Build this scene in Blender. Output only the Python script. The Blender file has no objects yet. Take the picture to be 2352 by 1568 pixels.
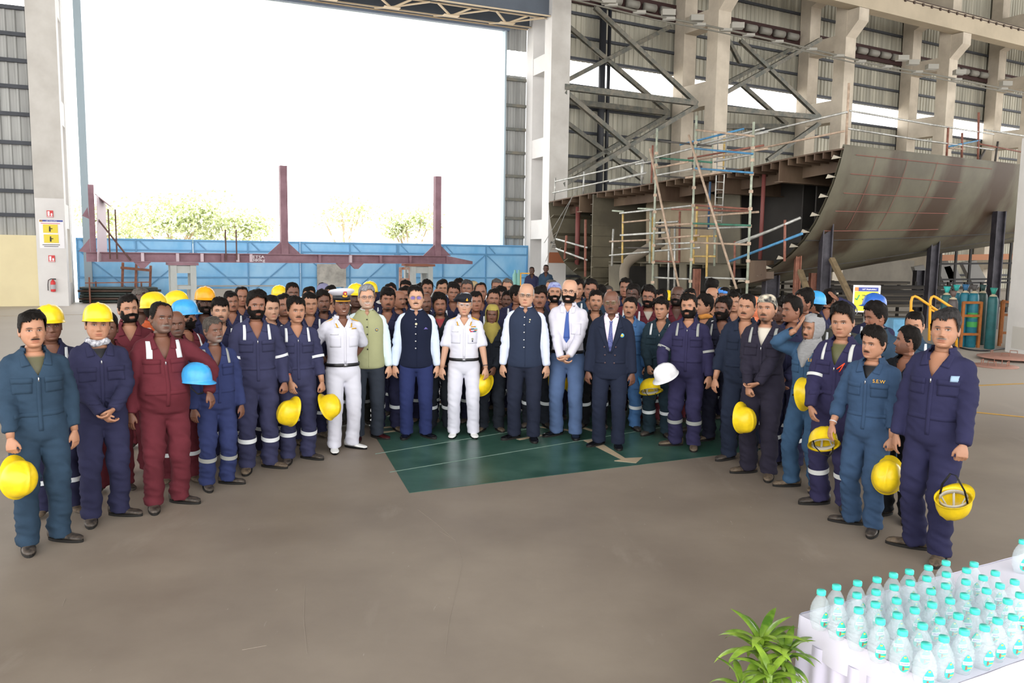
import bpy, math, random
import numpy as np
from mathutils import Vector, Matrix, noise
from mathutils.bvhtree import BVHTree
random.seed(7)
PI = math.pi
COL = bpy.context.scene.collection
# ---------------------------------------------------------------- camera
F = 1850.0; CH = 2.15
TH = math.atan(204 / F); RO = 0.0138
CM = Matrix.Rotation(PI/2 - TH, 3, 'X') @ Matrix.Rotation(RO, 3, 'Z')
CP = Vector((0, 0, CH))
def ray(x, y): return CM @ Vector(((x-1176)/F, -(y-784)/F, -1))
def onz(x, y, z=0.0):
    d = ray(x, y); return CP + d*((z-CH)/d.z)
def atY(x, y, Y):
    d = ray(x, y); return CP + d*(Y/d.y)
def onplane(x, y, p, n):
    d = ray(x, y); return CP + d*((Vector(p)-CP).dot(Vector(n))/d.dot(Vector(n)))
cam = bpy.data.cameras.new('camera'); cam.sensor_width = 36; cam.lens = F/2352*36
cam.clip_end = 500
co = bpy.data.objects.new('camera', cam); COL.objects.link(co)
co.matrix_world = Matrix.Translation(CP) @ CM.to_4x4()
bpy.context.scene.camera = co
# ---------------------------------------------------------------- materials
def lin(h):
    if isinstance(h, str):
        h = h.lstrip('#'); c = [int(h[i:i+2], 16)/255 for i in (0, 2, 4)]
    else: c = list(h)
    return [x/12.92 if x <= .04045 else ((x+.055)/1.055)**2.4 for x in c]
MATS = {}
def mat(name, col, rough=.6, metal=0., var=0., vs=6., bump=0., bs=40., col2=None, spec=.5, alpha=1., emit=None, trans=0., stretch=(1,1,1), det=4, sheen=0., ior=1.45):
    if name in MATS: return MATS[name]
    m = bpy.data.materials.new(name); m.use_nodes = True; MATS[name] = m
    nt = m.node_tree; N = nt.nodes; L = nt.links; b = N['Principled BSDF']
    c = lin(col) + [1]
    b.inputs['Base Color'].default_value = c; b.inputs['Roughness'].default_value = rough
    b.inputs['Metallic'].default_value = metal; b.inputs['Specular IOR Level'].default_value = spec
    b.inputs['Alpha'].default_value = alpha; b.inputs['Transmission Weight'].default_value = trans
    b.inputs['IOR'].default_value = ior
    if sheen: b.inputs['Sheen Weight'].default_value = sheen
    if emit:
        b.inputs['Emission Color'].default_value = c; b.inputs['Emission Strength'].default_value = emit
    if var or col2 or bump:
        tc = N.new('ShaderNodeTexCoord'); mp = N.new('ShaderNodeMapping'); mp.inputs['Scale'].default_value = stretch
        L.new(tc.outputs['Object'], mp.inputs['Vector'])
    if var or col2:
        n = N.new('ShaderNodeTexNoise'); n.inputs['Scale'].default_value = vs; n.inputs['Detail'].default_value = det; n.inputs['Roughness'].default_value = .6
        L.new(mp.outputs[0], n.inputs['Vector'])
        r = N.new('ShaderNodeValToRGB'); r.color_ramp.elements[0].position = .36; r.color_ramp.elements[1].position = .66
        r.color_ramp.elements[0].color = [x*(1-var) for x in c[:3]] + [1]
        r.color_ramp.elements[1].color = (lin(col2)+[1]) if col2 else [min(1, x*(1+var)) for x in c[:3]] + [1]
        L.new(n.outputs['Fac'], r.inputs['Fac']); L.new(r.outputs['Color'], b.inputs['Base Color'])
    if bump:
        n2 = N.new('ShaderNodeTexNoise'); n2.inputs['Scale'].default_value = bs; n2.inputs['Detail'].default_value = 3
        L.new(mp.outputs[0], n2.inputs['Vector'])
        bp = N.new('ShaderNodeBump'); bp.inputs['Strength'].default_value = bump; bp.inputs['Distance'].default_value = .02
        L.new(n2.outputs['Fac'], bp.inputs['Height']); L.new(bp.outputs[0], b.inputs['Normal'])
    return m
# ---------------------------------------------------------------- mesh builder
class G:
    def __init__(s): s.v = []; s.f = []; s.m = []; s.c = None
    def add(s, vs, fs, mi=0):
        o = len(s.v); s.v += [tuple(p) for p in vs]; s.f += [tuple(i+o for i in f) for f in fs]; s.m += [mi]*len(fs); return s
    def box(s, a, b, mi=0, M=None):
        x0, y0, z0 = a; x1, y1, z1 = b
        vs = [(x0,y0,z0),(x1,y0,z0),(x1,y1,z0),(x0,y1,z0),(x0,y0,z1),(x1,y0,z1),(x1,y1,z1),(x0,y1,z1)]
        if M is not None: vs = [tuple(M @ Vector(p)) for p in vs]
        return s.add(vs, [(3,2,1,0),(4,5,6,7),(0,1,5,4),(1,2,6,5),(2,3,7,6),(3,0,4,7)], mi)
    def beam(s, p, q, w, h, mi=0, up=(0,0,1)):      # rectangular bar
        p = Vector(p); q = Vector(q); d = (q-p).normalized(); u = Vector(up)
        if abs(d.dot(u)) > .98: u = Vector((0,1,0))
        a = d.cross(u).normalized(); b = a.cross(d)
        vs = [e + a*w/2*i + b*h/2*j for e in (p, q) for i, j in ((-1,-1),(1,-1),(1,1),(-1,1))]
        return s.add(vs, [(0,1,2,3),(7,6,5,4),(0,4,5,1),(1,5,6,2),(2,6,7,3),(3,7,4,0)], mi)
    def ibeam(s, p, q, w, h, t=.02, mi=0, up=(0,0,1)):
        p = Vector(p); q = Vector(q); d = (q-p).normalized(); u = Vector(up)
        if abs(d.dot(u)) > .98: u = Vector((0,1,0))
        a = d.cross(u).normalized(); b = a.cross(d)
        s.beam(p, q, t, h-2*t, mi, up); s.beam(p+b*(h/2-t/2), q+b*(h/2-t/2), w, t, mi, up); return s.beam(p-b*(h/2-t/2), q-b*(h/2-t/2), w, t, mi, up)
    def tube(s, pts, rs, n=10, mi=0, cap=True):
        pts = [Vector(p) for p in pts]
        if not hasattr(rs, '__len__'): rs = [rs]*len(pts)
        rings = []; prev = None
        for i, p in enumerate(pts):
            d = (pts[min(i+1, len(pts)-1)] - pts[max(i-1, 0)]).normalized()
            if prev is None:
                u = Vector((0,1,0)) if abs(d.y) < .9 else Vector((1,0,0)); a = d.cross(u).normalized()
            else: a = (prev - d*prev.dot(d)).normalized()
            prev = a; b = d.cross(a); r = rs[i]; ra, rb = r if hasattr(r, '__len__') else (r, r)
            rings.append([p + a*math.cos(2*PI*k/n)*ra + b*math.sin(2*PI*k/n)*rb for k in range(n)])
        return s.loft(rings, mi, cap)
    def loft(s, rings, mi=0, cap=True):
        n = len(rings[0]); vs = [p for r in rings for p in r]; fs = []
        for i in range(len(rings)-1):
            for k in range(n):
                a = i*n+k; b = i*n+(k+1) % n; fs.append((a, b, b+n, a+n))
        if cap: fs += [tuple(range(n))[::-1], tuple(range((len(rings)-1)*n, len(rings)*n))]
        return s.add(vs, fs, mi)
    def lathe(s, prof, n=24, c=(0,0,0), mi=0, cap=True, ax=None):
        c = Vector(c)
        return s.loft([[c + Vector((r*math.cos(2*PI*k/n), r*math.sin(2*PI*k/n), z)) for k in range(n)] for r, z in prof], mi, cap)
    def prism(s, poly, d, mi=0):                     # polygon (3D points) extruded by vector d
        n = len(poly); d = Vector(d); vs = [Vector(p) for p in poly] + [Vector(p)+d for p in poly]
        return s.add(vs, [tuple(range(n))[::-1], tuple(range(n, 2*n))] + [(i, (i+1) % n, (i+1) % n+n, i+n) for i in range(n)], mi)
    def build(s, name, mats, parent=None, smooth=False, loc=None):
        me = bpy.data.meshes.new(name); me.from_pydata([tuple(p) for p in s.v], [], s.f)
        mats = mats if isinstance(mats, (list, tuple)) else [mats]
        for m in mats: me.materials.append(m)
        if len(mats) > 1: me.polygons.foreach_set('material_index', s.m)
        if smooth: me.polygons.foreach_set('use_smooth', [True]*len(me.polygons))
        me.update(); return link(name, me, parent, loc)
def link(name, me, parent=None, loc=None):
    o = bpy.data.objects.new(name, me); COL.objects.link(o)
    if parent is not None: o.parent = parent
    if loc is not None: o.location = loc
    return o
def np_mesh(name, V, Fq, mats, smooth=True, col=None):
    me = bpy.data.meshes.new(name)
    me.from_pydata([tuple(x) for x in np.asarray(V, float).tolist()], [], [tuple(f) for f in Fq])
    for m in (mats if isinstance(mats, (list, tuple)) else [mats]): me.materials.append(m)
    if smooth: me.polygons.foreach_set('use_smooth', [True]*len(me.polygons))
    if col is not None:
        ca = me.color_attributes.new('tint', 'FLOAT_COLOR', 'POINT')
        c4 = np.ones((len(V), 4), np.float32); c4[:, :3] = col; ca.data.foreach_set('color', c4.ravel())
    me.update(); return me
def tag(o, label=None, cat=None, group=None, kind=None):
    if label: o['label'] = label
    if cat: o['category'] = cat
    if group: o['group'] = group
    if kind: o['kind'] = kind
    return o
def empty(name, loc=(0,0,0), rz=0., label=None, cat=None, group=None):
    o = bpy.data.objects.new(name, None); COL.objects.link(o); o.location = loc; o.rotation_euler = (0,0,rz)
    o.empty_display_size = .1
    return tag(o, label, cat, group)
def copy_tree(o, parent=None):
    c = o.copy(); COL.objects.link(c); c.parent = parent
    for ch in list(o.children): copy_tree(ch, c)
    return c
def text_mesh(body, size, m, extrude=.001, space=1., bold=0.):
    cu = bpy.data.curves.new('t', 'FONT'); cu.body = body; cu.size = size; cu.extrude = extrude; cu.align_x = 'CENTER'; cu.align_y = 'CENTER'; cu.space_character = space; cu.offset = bold
    cu.resolution_u = 3
    o = bpy.data.objects.new('t', cu); COL.objects.link(o)
    dg = bpy.context.evaluated_depsgraph_get(); me = bpy.data.meshes.new_from_object(o.evaluated_get(dg))
    bpy.data.objects.remove(o); me.materials.clear(); me.materials.append(m); return me
def remesh(g, voxel, smooth=6, fac=.5):
    me = bpy.data.meshes.new('tmp'); me.from_pydata([tuple(p) for p in g.v], [], g.f)
    o = bpy.data.objects.new('tmp', me); COL.objects.link(o)
    r = o.modifiers.new('r', 'REMESH'); r.mode = 'VOXEL'; r.voxel_size = voxel
    if smooth:
        s = o.modifiers.new('s', 'SMOOTH'); s.iterations = smooth; s.factor = fac
    dg = bpy.context.evaluated_depsgraph_get(); m2 = bpy.data.meshes.new_from_object(o.evaluated_get(dg))
    n = len(m2.vertices); V = np.empty(n*3, np.float32); m2.vertices.foreach_get('co', V); V = V.reshape(-1, 3).astype(float)
    NN = np.empty(n*3, np.float32); m2.vertex_normals.foreach_get('vector', NN); NN = NN.reshape(-1, 3).astype(float)
    Fq = [tuple(p.vertices) for p in m2.polygons]
    bpy.data.objects.remove(o); bpy.data.meshes.remove(me); bpy.data.meshes.remove(m2)
    return V, NN, Fq
# ================================================================ people
def g2(x, s): return np.exp(-(x/s)**2)
def smooth_rows(ctrl, n):
    c = np.array(ctrl, float); m = len(c); out = []
    ts = np.concatenate([np.linspace(0, 4, int(n*.26), endpoint=False), np.linspace(4, 12, int(n*.58), endpoint=False), np.linspace(12, m-1, n-int(n*.26)-int(n*.58))])
    for t in ts:
        i = min(int(t), m-2); u = t-i; p0, p1, p2, p3 = c[max(i-1,0)], c[i], c[i+1], c[min(i+2,m-1)]
        out.append(.5*((2*p1)+(-p0+p2)*u+(2*p0-5*p1+4*p2-p3)*u*u+(-p0+3*p1-3*p2+p3)*u**3))
    return np.array(out)
HEADROWS = [(.012,.118,.012,.118,.0005),(-.022,.115,.045,.113,.036),(-.052,.100,.076,.093,.058),(-.071,.075,.093,.062,.070),(-.079,.048,.100,.032,.0745),
 (-.081,.024,.101,.006,.0760),(-.079,.0,.098,-.018,.0755),(-.080,-.022,.091,-.036,.0735),(-.081,-.045,.082,-.051,.0705),(-.081,-.066,.073,-.063,.0655),
 (-.079,-.086,.066,-.073,.0585),(-.076,-.105,.062,-.081,.049),(-.064,-.115,.060,-.087,.043),(-.040,-.116,.060,-.093,.046),(-.024,-.124,.062,-.103,.051),(-.020,-.150,.064,-.128,.053)]
def head_grid(nr, nc, fw=1., jaw=1., nose=1., lipf=1., smile=0.):
    R = smooth_rows(HEADROWS, nr)
    u = np.linspace(-1, 1, nc, endpoint=False)
    th = PI*(.42*u + .58*np.sign(u)*np.abs(u)**2.2) if nc > 40 else PI*u   # 0 = front, denser at the face
    yf, zf, yb, zb, w = [R[:, i:i+1] for i in range(5)]
    c = np.cos(th)[None]; s = np.sin(th)[None]
    cc = np.sign(c)*np.abs(c)**.88; ss = np.sign(s)*np.abs(s)**.92
    t = (1-c)/2
    X = w*ss*fw; Y = (yf+yb)/2 - (yb-yf)/2*cc; Z = zf*(1-t) + zb*t
    jawk = np.clip((-.03-Z)/.06, 0, 1)*(Y < .03); X = X*(1+(jaw-1)*jawk)
    fr = (c > .05)*np.clip(-Y/.03, 0, 1)
    ax = np.abs(X)
    gz = np.where(Z > -.036, np.clip((.012-Z)/.048, 0, 1)**1.15, np.clip((Z+.050)/.014, 0, 1))
    d = .023*nose*g2(X, .0105)*gz
    d = d + .010*nose*g2(ax-.0135, .0065)*g2(Z+.040, .0085)
    d = d - .0100*g2(ax-.031, .0165)*g2(Z-.001, .0115) + .0050*g2(ax-.031, .0105)*g2(Z, .0065)
    d = d + .0045*g2(Z-.0185, .007)*np.exp(-(X/.047)**4)
    d = d + lipf*(.0062*g2(Z+.0655, .0048)+.0072*g2(Z+.0775, .0052))*np.exp(-(X/.0235)**4) - .0050*g2(Z+.0715, .0022)*np.exp(-(X/.024)**4)
    d = d - .0035*g2(Z+.057, .004)*g2(X, .004)
    d = d + .0045*g2(ax-.046, .015)*g2(Z+.028, .016) + .0065*g2(X, .019)*g2(Z+.101, .012) - .003*g2(Z+.088, .005)*g2(X, .02)
    d = d - .003*g2(ax-.028-.008*np.clip(-(Z+.03)/.03, 0, 1), .004)*g2(Z+.056, .014)
    d = d + smile*.004*g2(ax-.036, .010)*g2(Z+.048, .012)
    Y = Y - d*fr
    return X, Y, Z, np.broadcast_to(th[None], X.shape)
def grid_faces(nr, nc, mask=None):
    fs = []
    for i in range(nr-1):
        for k in range(nc):
            k2 = (k+1) % nc
            if mask is None or (mask[i,k] and mask[i,k2] and mask[i+1,k] and mask[i+1,k2]): fs.append((i*nc+k, i*nc+k2, (i+1)*nc+k2, (i+1)*nc+k))
    return fs
def compact(V, Fq, C=None):
    used = sorted({i for f in Fq for i in f}); mp = {o: n for n, o in enumerate(used)}
    return V[used], [tuple(mp[i] for i in f) for f in Fq], (C[used] if C is not None else None)
SKINS = {}
def skin_mat(rough=.5):
    if 'skin' in MATS: return MATS['skin']
    m = mat('skin', '#805040', .48, bump=.12, bs=160)
    b = m.node_tree.nodes['Principled BSDF']; a = m.node_tree.nodes.new('ShaderNodeVertexColor'); a.layer_name = 'tint'
    m.node_tree.links.new(a.outputs['Color'], b.inputs['Base Color']); return m
def hair_mat(c='#15110f'):
    return mat('hair '+c, c, .6, var=.4, vs=90, bump=.5, bs=170, stretch=(1,1,.25), spec=.12)
TONES = {'d': '#6f4a3a', 'dd': '#50352a', 'm': '#8d604b', 'l': '#a87a60', 'll': '#be9278'}
# ---- hands
def hand_geo(pose, vox=.0045):
    g = G()
    curl = {'relax': (.30,.42,.30), 'flat': (.05,.08,.05), 'grip': (.75,1.15,.7), 'pinch': (.55,.6,.4)}[pose]
    # wrist at origin, fingers along -Z, palm faces -X... (palm normal = -X), thumb towards -Y
    g.tube([(0,0,.03),(0,0,.0),(0,-.002,-.025),(.001,-.002,-.05),(0,0,-.082)], [(.018,.024),(.018,.025),(.0165,.036),(.0155,.041),(.012,.040)], 14)
    for j, (y, L, r) in enumerate([(-.030,.072,.0086),(-.010,.080,.0090),(.010,.075,.0087),(.029,.058,.0076)]):
        p = Vector((0, y, -.078)); a = 0; pts = [p + Vector((0,0,.012)), p]; seg = (.45, .31, .24); sp = (y+.0)*.9
        cj = [c*(1+.12*j) for c in curl]
        for q, cc in zip(seg, cj):
            a += cc; p = p + Vector((-math.sin(a), sp*math.cos(a)*.6, -math.cos(a)))*L*q; pts.append(p)
        g.tube(pts, [r*1.05, r, r*1.0, r*.92, r*.72], 8)
    # thumb from the side of the palm near its base
    k = {'relax': .0, 'flat': -.2, 'grip': .5, 'pinch': .4}[pose]
    g.tube([(0,-.020,-.012),(-.006,-.038,-.034),(-.012-.012*k,-.050,-.058),(-.018-.022*k,-.053+.006*k,-.082)], [.0135,.0125,.0105,.0082], 8)
    return remesh(g, vox, 2, .4)
_H = {}
def hand(pose, lo=False):
    k = (pose, lo)
    if k not in _H: _H[k] = hand_geo(pose, .008 if lo else .0048)
    return _H[k]
# ---- limbs
def ik(S, W, a, b, pole):
    S = Vector(S); W = Vector(W); d = W-S; L = min(d.length, (a+b)*.999); d.normalize()
    W = S + d*L; x = (a*a-b*b+L*L)/(2*L); h = math.sqrt(max(a*a-x*x, 0))
    p = Vector(pole); p = (p-d*p.dot(d)).normalized(); return S + d*x + p*h, W
def path(pts, n):
    P = [Vector(p) for p in pts]; out = []
    seg = [(P[i+1]-P[i]).length for i in range(len(P)-1)]; T = sum(seg)
    for k in range(n):
        s = T*k/(n-1); i = 0
        while i < len(seg)-1 and s > seg[i]: s -= seg[i]; i += 1
        out.append(P[i].lerp(P[i+1], min(1, s/seg[i])))
    # soften bends
    for _ in range(2): out = [out[0]] + [(out[i-1]+out[i]*2+out[i+1])/4 for i in range(1, n-1)] + [out[-1]]
    return out
def sell(cx, cy, z, w, d, n=28, e=.85, tilt=0):
    r = []
    for k in range(n):
        a = 2*PI*k/n; c = math.cos(a); s = math.sin(a)
        r.append(Vector((cx + w*math.copysign(abs(s)**e, s), cy - d*math.copysign(abs(c)**e, c), z + tilt*c)))
    return r
TORSO = [(.80,.0,.158,.112),(.86,.0,.174,.124),(.93,.005,.172,.126),(1.0,.0,.160,.116),(1.07,-.004,.155,.112),(1.15,-.004,.162,.116),(1.24,-.003,.174,.122),(1.32,.0,.178,.120),(1.375,.006,.172,.104),(1.415,.012,.146,.086),(1.445,.016,.108,.072),(1.485,.018,.074,.064)]
def torso_rings(z0, z1, infl=0., fat=0., flare=0.):
    T = np.array(TORSO); zs = np.linspace(z0, z1, max(3, int((z1-z0)/.035)+1)); out = []
    for z in zs:
        cy, w, d = [np.interp(z, T[:,0], T[:,i]) for i in (1,2,3)]
        k = fat*math.exp(-((z-1.04)/.14)**2)
        fl = flare*max(0, (1.0-z)/.2)
        out.append(sell(0, cy-k*.05, z, w+infl+k*.035+fl, d+infl+k*.075+fl))
    return out
class Pose: pass
def make_pose(sp):
    P = Pose(); P.fat = sp.get('fat', 0.)
    st = sp.get('stance', .11); fy = sp.get('fy', (0, 0)); 
    P.hip = {}; P.leg = {}; P.arm = {}; P.wr = {}
    P.foot = {-1: Vector((-st-.0, fy[0], .09)), 1: Vector((st, fy[1], .09))}
    for s in (-1, 1):
        hip = Vector((.092*s, 0, .90)); ft = P.foot[s]; kn, an = ik(hip, ft, .43, .41, (.1*s, -1, 0))
        P.leg[s] = [hip, kn, ft]
        sh = Vector((.170*s, .014, 1.372))
        w = sp.get('wl' if s < 0 else 'wr') or (.245*s, -.05, .845)
        pole = sp.get('pl' if s < 0 else 'pr') or (.35*s, .9, -.1)
        el, W = ik(sh, w, .285, .25, pole)
        P.arm[s] = [sh, el, W]
    return P
def limb(g, pts, rs, n=24, npt=14, infl=0.):
    ps = path(pts, npt); t = np.linspace(0, 1, npt); T = [a for a, _ in rs]; R = [b for _, b in rs]
    return g.tube(ps, [float(np.interp(x, T, R))+infl for x in t], n)
SLEEVE = [(0,.062),(.1,.066),(.25,.064),(.5,.056),(.54,.056),(1,.046)]
SKINARM = [(0,.048),(.2,.047),(.45,.041),(.6,.043),(1,.026)]
LEGR = [(0,.100),(.15,.098),(.5,.075),(.56,.074),(.85,.073),(1,.082)]
LEGT = [(0,.100),(.15,.096),(.5,.074),(.8,.069),(1,.077)]
def trimmed(pts, t):
    ps = path(pts, 41); k = max(2, int(round(t*40))); return ps[:k+1]
def wrinkle(V, NN, amt, seed, P):
    out = V.copy(); n = len(V)
    kn = np.array([[P.leg[s][1].x, P.leg[s][1].y, P.leg[s][1].z] for s in (-1,1)]); el = np.array([list(P.arm[s][1]) for s in (-1,1)])
    w = np.full(n, .45)
    for q, r in [(kn[0],.16),(kn[1],.16),(el[0],.12),(el[1],.12),(np.array([0,0,.84]),.13),(np.array([.18,0,1.33]),.10),(np.array([-.18,0,1.33]),.10),(np.array([P.foot[1].x,P.foot[1].y,.14]),.13),(np.array([P.foot[-1].x,P.foot[-1].y,.14]),.13),(np.array([0,0,1.02]),.10)]:
        w += 1.0*np.exp(-(((V-q)**2).sum(1))/r**2)
    ns = noise.noise; d = np.empty(n)
    for i, (x, y, z) in enumerate(V.tolist()):
        sk = x*3.1+y*1.5
        d[i] = ns((x*5+seed, y*5, z*9+sk)) + .8*(1-2*abs(ns((x*7+seed*2, y*7, z*15+sk*2)))) - .2
    return out + NN*(d*w*amt)[:, None]
def sleeve_rs(rs, t): return [(a/t, b) for a, b in rs if a < t] + [(1, float(np.interp(t, [a for a,_ in rs], [b for _,b in rs])))]
def garment(kind, P, sl=1., infl=0., vox=.014):
    g = G(); fat = P.fat
    if kind in ('coverall', 'shirt', 'jacket', 'vest'):
        z0 = {'coverall': .84, 'shirt': .93, 'jacket': .78, 'vest': .83}[kind]
        i2 = infl + {'coverall': .012, 'shirt': .002, 'jacket': .020, 'vest': .012}[kind]
        g.loft(torso_rings(z0, 1.485, i2, fat, .012 if kind != 'shirt' else 0))
    if kind in ('coverall', 'shirt', 'jacket'):
        for s in (-1, 1):
            k = {'coverall': .001, 'shirt': -.006, 'jacket': .004}[kind] + infl
            ps = trimmed(P.arm[s], sl); rs = sleeve_rs(SLEEVE, sl)
            if sl < .6: rs[-1] = (1, rs[-1][1]+.010)
            ps = [ps[0]-Vector((.06*s,0,-.022))] + ps
            g.tube(path(ps, 16), [float(np.interp(x, [a for a,_ in rs], [b for _,b in rs]))+k for x in np.linspace(0, 1, 16)], 22)
    if kind in ('coverall', 'trousers'):
        if kind == 'trousers': g.loft(torso_rings(.84, 1.00, .004, fat*.8))
        g.loft([sell(0, .0, z, w, d) for z, w, d in ((.79,.150,.105),(.83,.178,.125),(.87,.186,.135),(.90,.187,.135))])
        for s in (-1, 1):
            hip, kn, an = P.leg[s]; a2 = an + Vector((0, -.012, -.035))
            R = LEGR if kind == 'coverall' else LEGT
            limb(g, [hip+Vector((0,0,.0)), kn, a2], R, 24, 16, infl)
    V, NN, Fq = remesh(g, vox, 5)
    V = V + NN*.004
    return V, NN, Fq
def band(P, which, s, t0, t1, base, off=.008, n=24, R=None):
    """open ring round a sleeve or trouser leg"""
    if which == 'arm': pts = path(P.arm[s], 41); R = R or SLEEVE
    else:
        hip, kn, an = P.leg[s]; pts = path([hip, kn, an+Vector((0,-.012,-.035))], 41); R = R or LEGR
    T = [a for a,_ in R]; B = [b for _,b in R]; i0 = int(t0*40); i1 = max(i0+1, int(round(t1*40)))
    g = G(); ps = pts[i0:i1+1]; rs = [float(np.interp(i/40, T, B))+off+base for i in range(i0, i1+1)]
    if len(ps) < 2: return g
    g.tube(ps, rs, n, cap=False); return g
def surf_patch(bvh, quad, nx=6, nz=6, off=.004, origin=-1.2, jitter=0):
    """sheet laid on the front of a garment; quad = 4 (x,z) corners, bl br tr tl"""
    (x0,z0),(x1,z1),(x2,z2),(x3,z3) = quad; P = []; ok = []
    for j in range(nz+1):
        v = j/nz
        for i in range(nx+1):
            u = i/nx
            x = (x0*(1-u)+x1*u)*(1-v)+(x3*(1-u)+x2*u)*v; z = (z0*(1-u)+z1*u)*(1-v)+(z3*(1-u)+z2*u)*v
            h = bvh.ray_cast(Vector((x, origin, z)), Vector((0, 1, 0)), 3)
            if h[0] is None: P.append(Vector((x,0,z))); ok.append(False)
            else: P.append(h[0] + Vector((0,-off,0))); ok.append(h[0].y < .12)
    g = G(); n = (nx+1)*(nz+1)
    fs = []
    for j in range(nz):
        for i in range(nx):
            a = j*(nx+1)+i; q = (a, a+1, a+nx+2, a+nx+1)
            if all(ok[k] for k in q): fs.append(q)
    bk = [p + Vector((0, off*1.5, 0)) for p in P]
    E = {}
    for f in fs:
        for k in range(4):
            e = (f[k], f[(k+1) % 4]); E[e] = 1
    side = [(b, a, a+n, b+n) for a, b in E if (b, a) not in E]
    if fs:
        V, Fq, _ = compact(np.array([list(p) for p in P+bk]), fs + side)
        g.add(V.tolist(), Fq)
    return g
SHOE = None
def shoe_geo(style):
    g = G(); secs = []
    b = style == 'boot'
    top = [( .085,.030,.095),(.065,.036,.105),(.03,.039,.105 if b else .080),(-.02,.038,.090 if b else .065),(-.06,.041,.070 if b else .055),(-.11,.047,.058 if b else .046),(-.155,.045,.054 if b else .040),(-.185,.034,.046 if b else .033),(-.20,.014,.034 if b else .026)]
    for y, w, h in top:
        n = 14; ring = []
        for k in range(n):
            a = 2*PI*k/n; c = math.cos(a); s = math.sin(a)
            ring.append(Vector((w*math.copysign(abs(c)**.7, c), y, .018 + (h-.018)*(.5+.5*s) if s > 0 else .018+(h-.018)*.5*(1+s))))
        secs.append(ring)
    g.loft(secs)
    so = G(); so.loft([[Vector((w*1.08*math.copysign(abs(math.cos(2*PI*k/20))**.9, math.cos(2*PI*k/20)), -.055-(.150)*math.sin(2*PI*k/20), z)) for k in range(20)] for z, w in ((0,.040),(.004,.045),(.022,.046))])
    return g, so
# ---- hard hat (dome rim plane z=0, brim towards -Y)
def hat_geo():
    g = G(); n = 40; rings = []
    for r, z in [(1.0,-.004),(.995,.012),(.985,.035),(.95,.065),(.86,.098),(.70,.124),(.45,.142),(.2,.149),(.02,.150)]:
        ring = []
        for k in range(n):
            a = 2*PI*k/n; x = .118*r*math.sin(a); y = -.140*r*math.cos(a)
            rib = .011*math.exp(-(x/.016)**2) + .006*math.exp(-((abs(x)-.045)/.009)**2)
            ring.append(Vector((x, y, z + rib*(z > .07))))
        rings.append(ring)
    brim = []
    for e, z in ((.0,-.004),(1,-.012)):
        ring = []
        for k in range(n):
            a = 2*PI*k/n; fr = max(0, math.cos(a))**2; w = .009+.036*fr
            ring.append(Vector(((.118+w*e*.6)*math.sin(a), -(.140+w*e)*math.cos(a), z-.012*fr*e)))
        brim.append(ring)
    br = brim[1]; brd = [p + Vector((0,0,-.004)) for p in br]
    inn = [[Vector((p.x*.955, p.y*.955, p.z-.004)) for p in r] for r in rings]
    g.loft([[Vector((p.x*.96,p.y*.96,p.z)) for p in r] for r in rings[::-1][:1]] , cap=False)
    g = G(); g.loft(rings[::-1]+[br]+[brd]+inn, cap=False); g.add(rings[-1], [tuple(range(n))]); g.add(inn[-1], [tuple(range(n))[::-1]])
    return g
def band_geo():      # inner head band and cradle of a hard hat
    g = G(); n = 28
    r = [[Vector((.094*math.sin(2*PI*k/n), -.112*math.cos(2*PI*k/n), z)) for k in range(n)] for z in (-.012, .020)]
    r2 = [[Vector((.090*math.sin(2*PI*k/n), -.108*math.cos(2*PI*k/n), z)) for k in range(n)] for z in (.020, -.012)]
    g.loft(r+r2, cap=False)
    for a in (0, 1, 2):
        an = PI*a/3+.5
        g.tube([(.092*math.sin(an)*c, -.110*math.cos(an)*c, .015+.095*(1-c*c)) for c in (-1,-.6,-.2,.2,.6,1)], [(.010,.0015)]*6, 8)
    return g
_HAT = {}
def hat_meshes(colname, hexc):
    if colname not in _HAT:
        m = mat('hard hat '+colname, hexc, .32, var=.10, vs=14, bump=.03, bs=20)
        if 'g' not in _HAT: _HAT['g'] = hat_geo(); _HAT['b'] = band_geo()
        o = _HAT['g'].build('hard_hat', m, smooth=True); me = o.data; bpy.data.objects.remove(o)
        _HAT[colname] = me
    if 'bm' not in _HAT:
        o = _HAT['b'].build('b', mat('hat harness white', '#cfcbc0', .5), smooth=True); _HAT['bm'] = o.data; bpy.data.objects.remove(o)
        o = _HAT['b'].build('b', mat('hat harness black', '#1b1b1d', .5), smooth=True); _HAT['bk'] = o.data; bpy.data.objects.remove(o)
    return _HAT[colname]
HATC = {'yellow': '#e9c81e', 'orange': '#e2a012', 'blue': '#3f9fdc', 'white': '#eeeef2', 'dblue': '#2f62b8'}
def vcut(V, Fq, zb, wt, yc=0.02, ztop=1.485):
    keep = []
    for f in Fq:
        x = sum(V[i][0] for i in f)/len(f); y = sum(V[i][1] for i in f)/len(f); z = sum(V[i][2] for i in f)/len(f)
        if y < yc and z > zb and abs(x) < wt*((z-zb)/(ztop-zb))**.85: continue
        if z > 1.46 and abs(x) < .072 and abs(y-.018) < .062: continue
        keep.append(f)
    V2, F2, _ = compact(V, keep); cnt = {}
    for f in F2:
        for k in range(len(f)):
            e = (f[k], f[(k+1) % len(f)]); e = (min(e), max(e)); cnt[e] = cnt.get(e, 0)+1
    bv = {i for e, c in cnt.items() if c == 1 for i in e}
    for i in bv:
        x, y, z = V2[i]
        if y < yc and z > zb-.02:
            zz = min(z, ztop-.02); w = wt*(max(zz-zb, 0)/(ztop-zb))**.85
            if abs(abs(x)-w) < .022: V2[i][0] = math.copysign(w, x)
    return V2, F2
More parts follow.
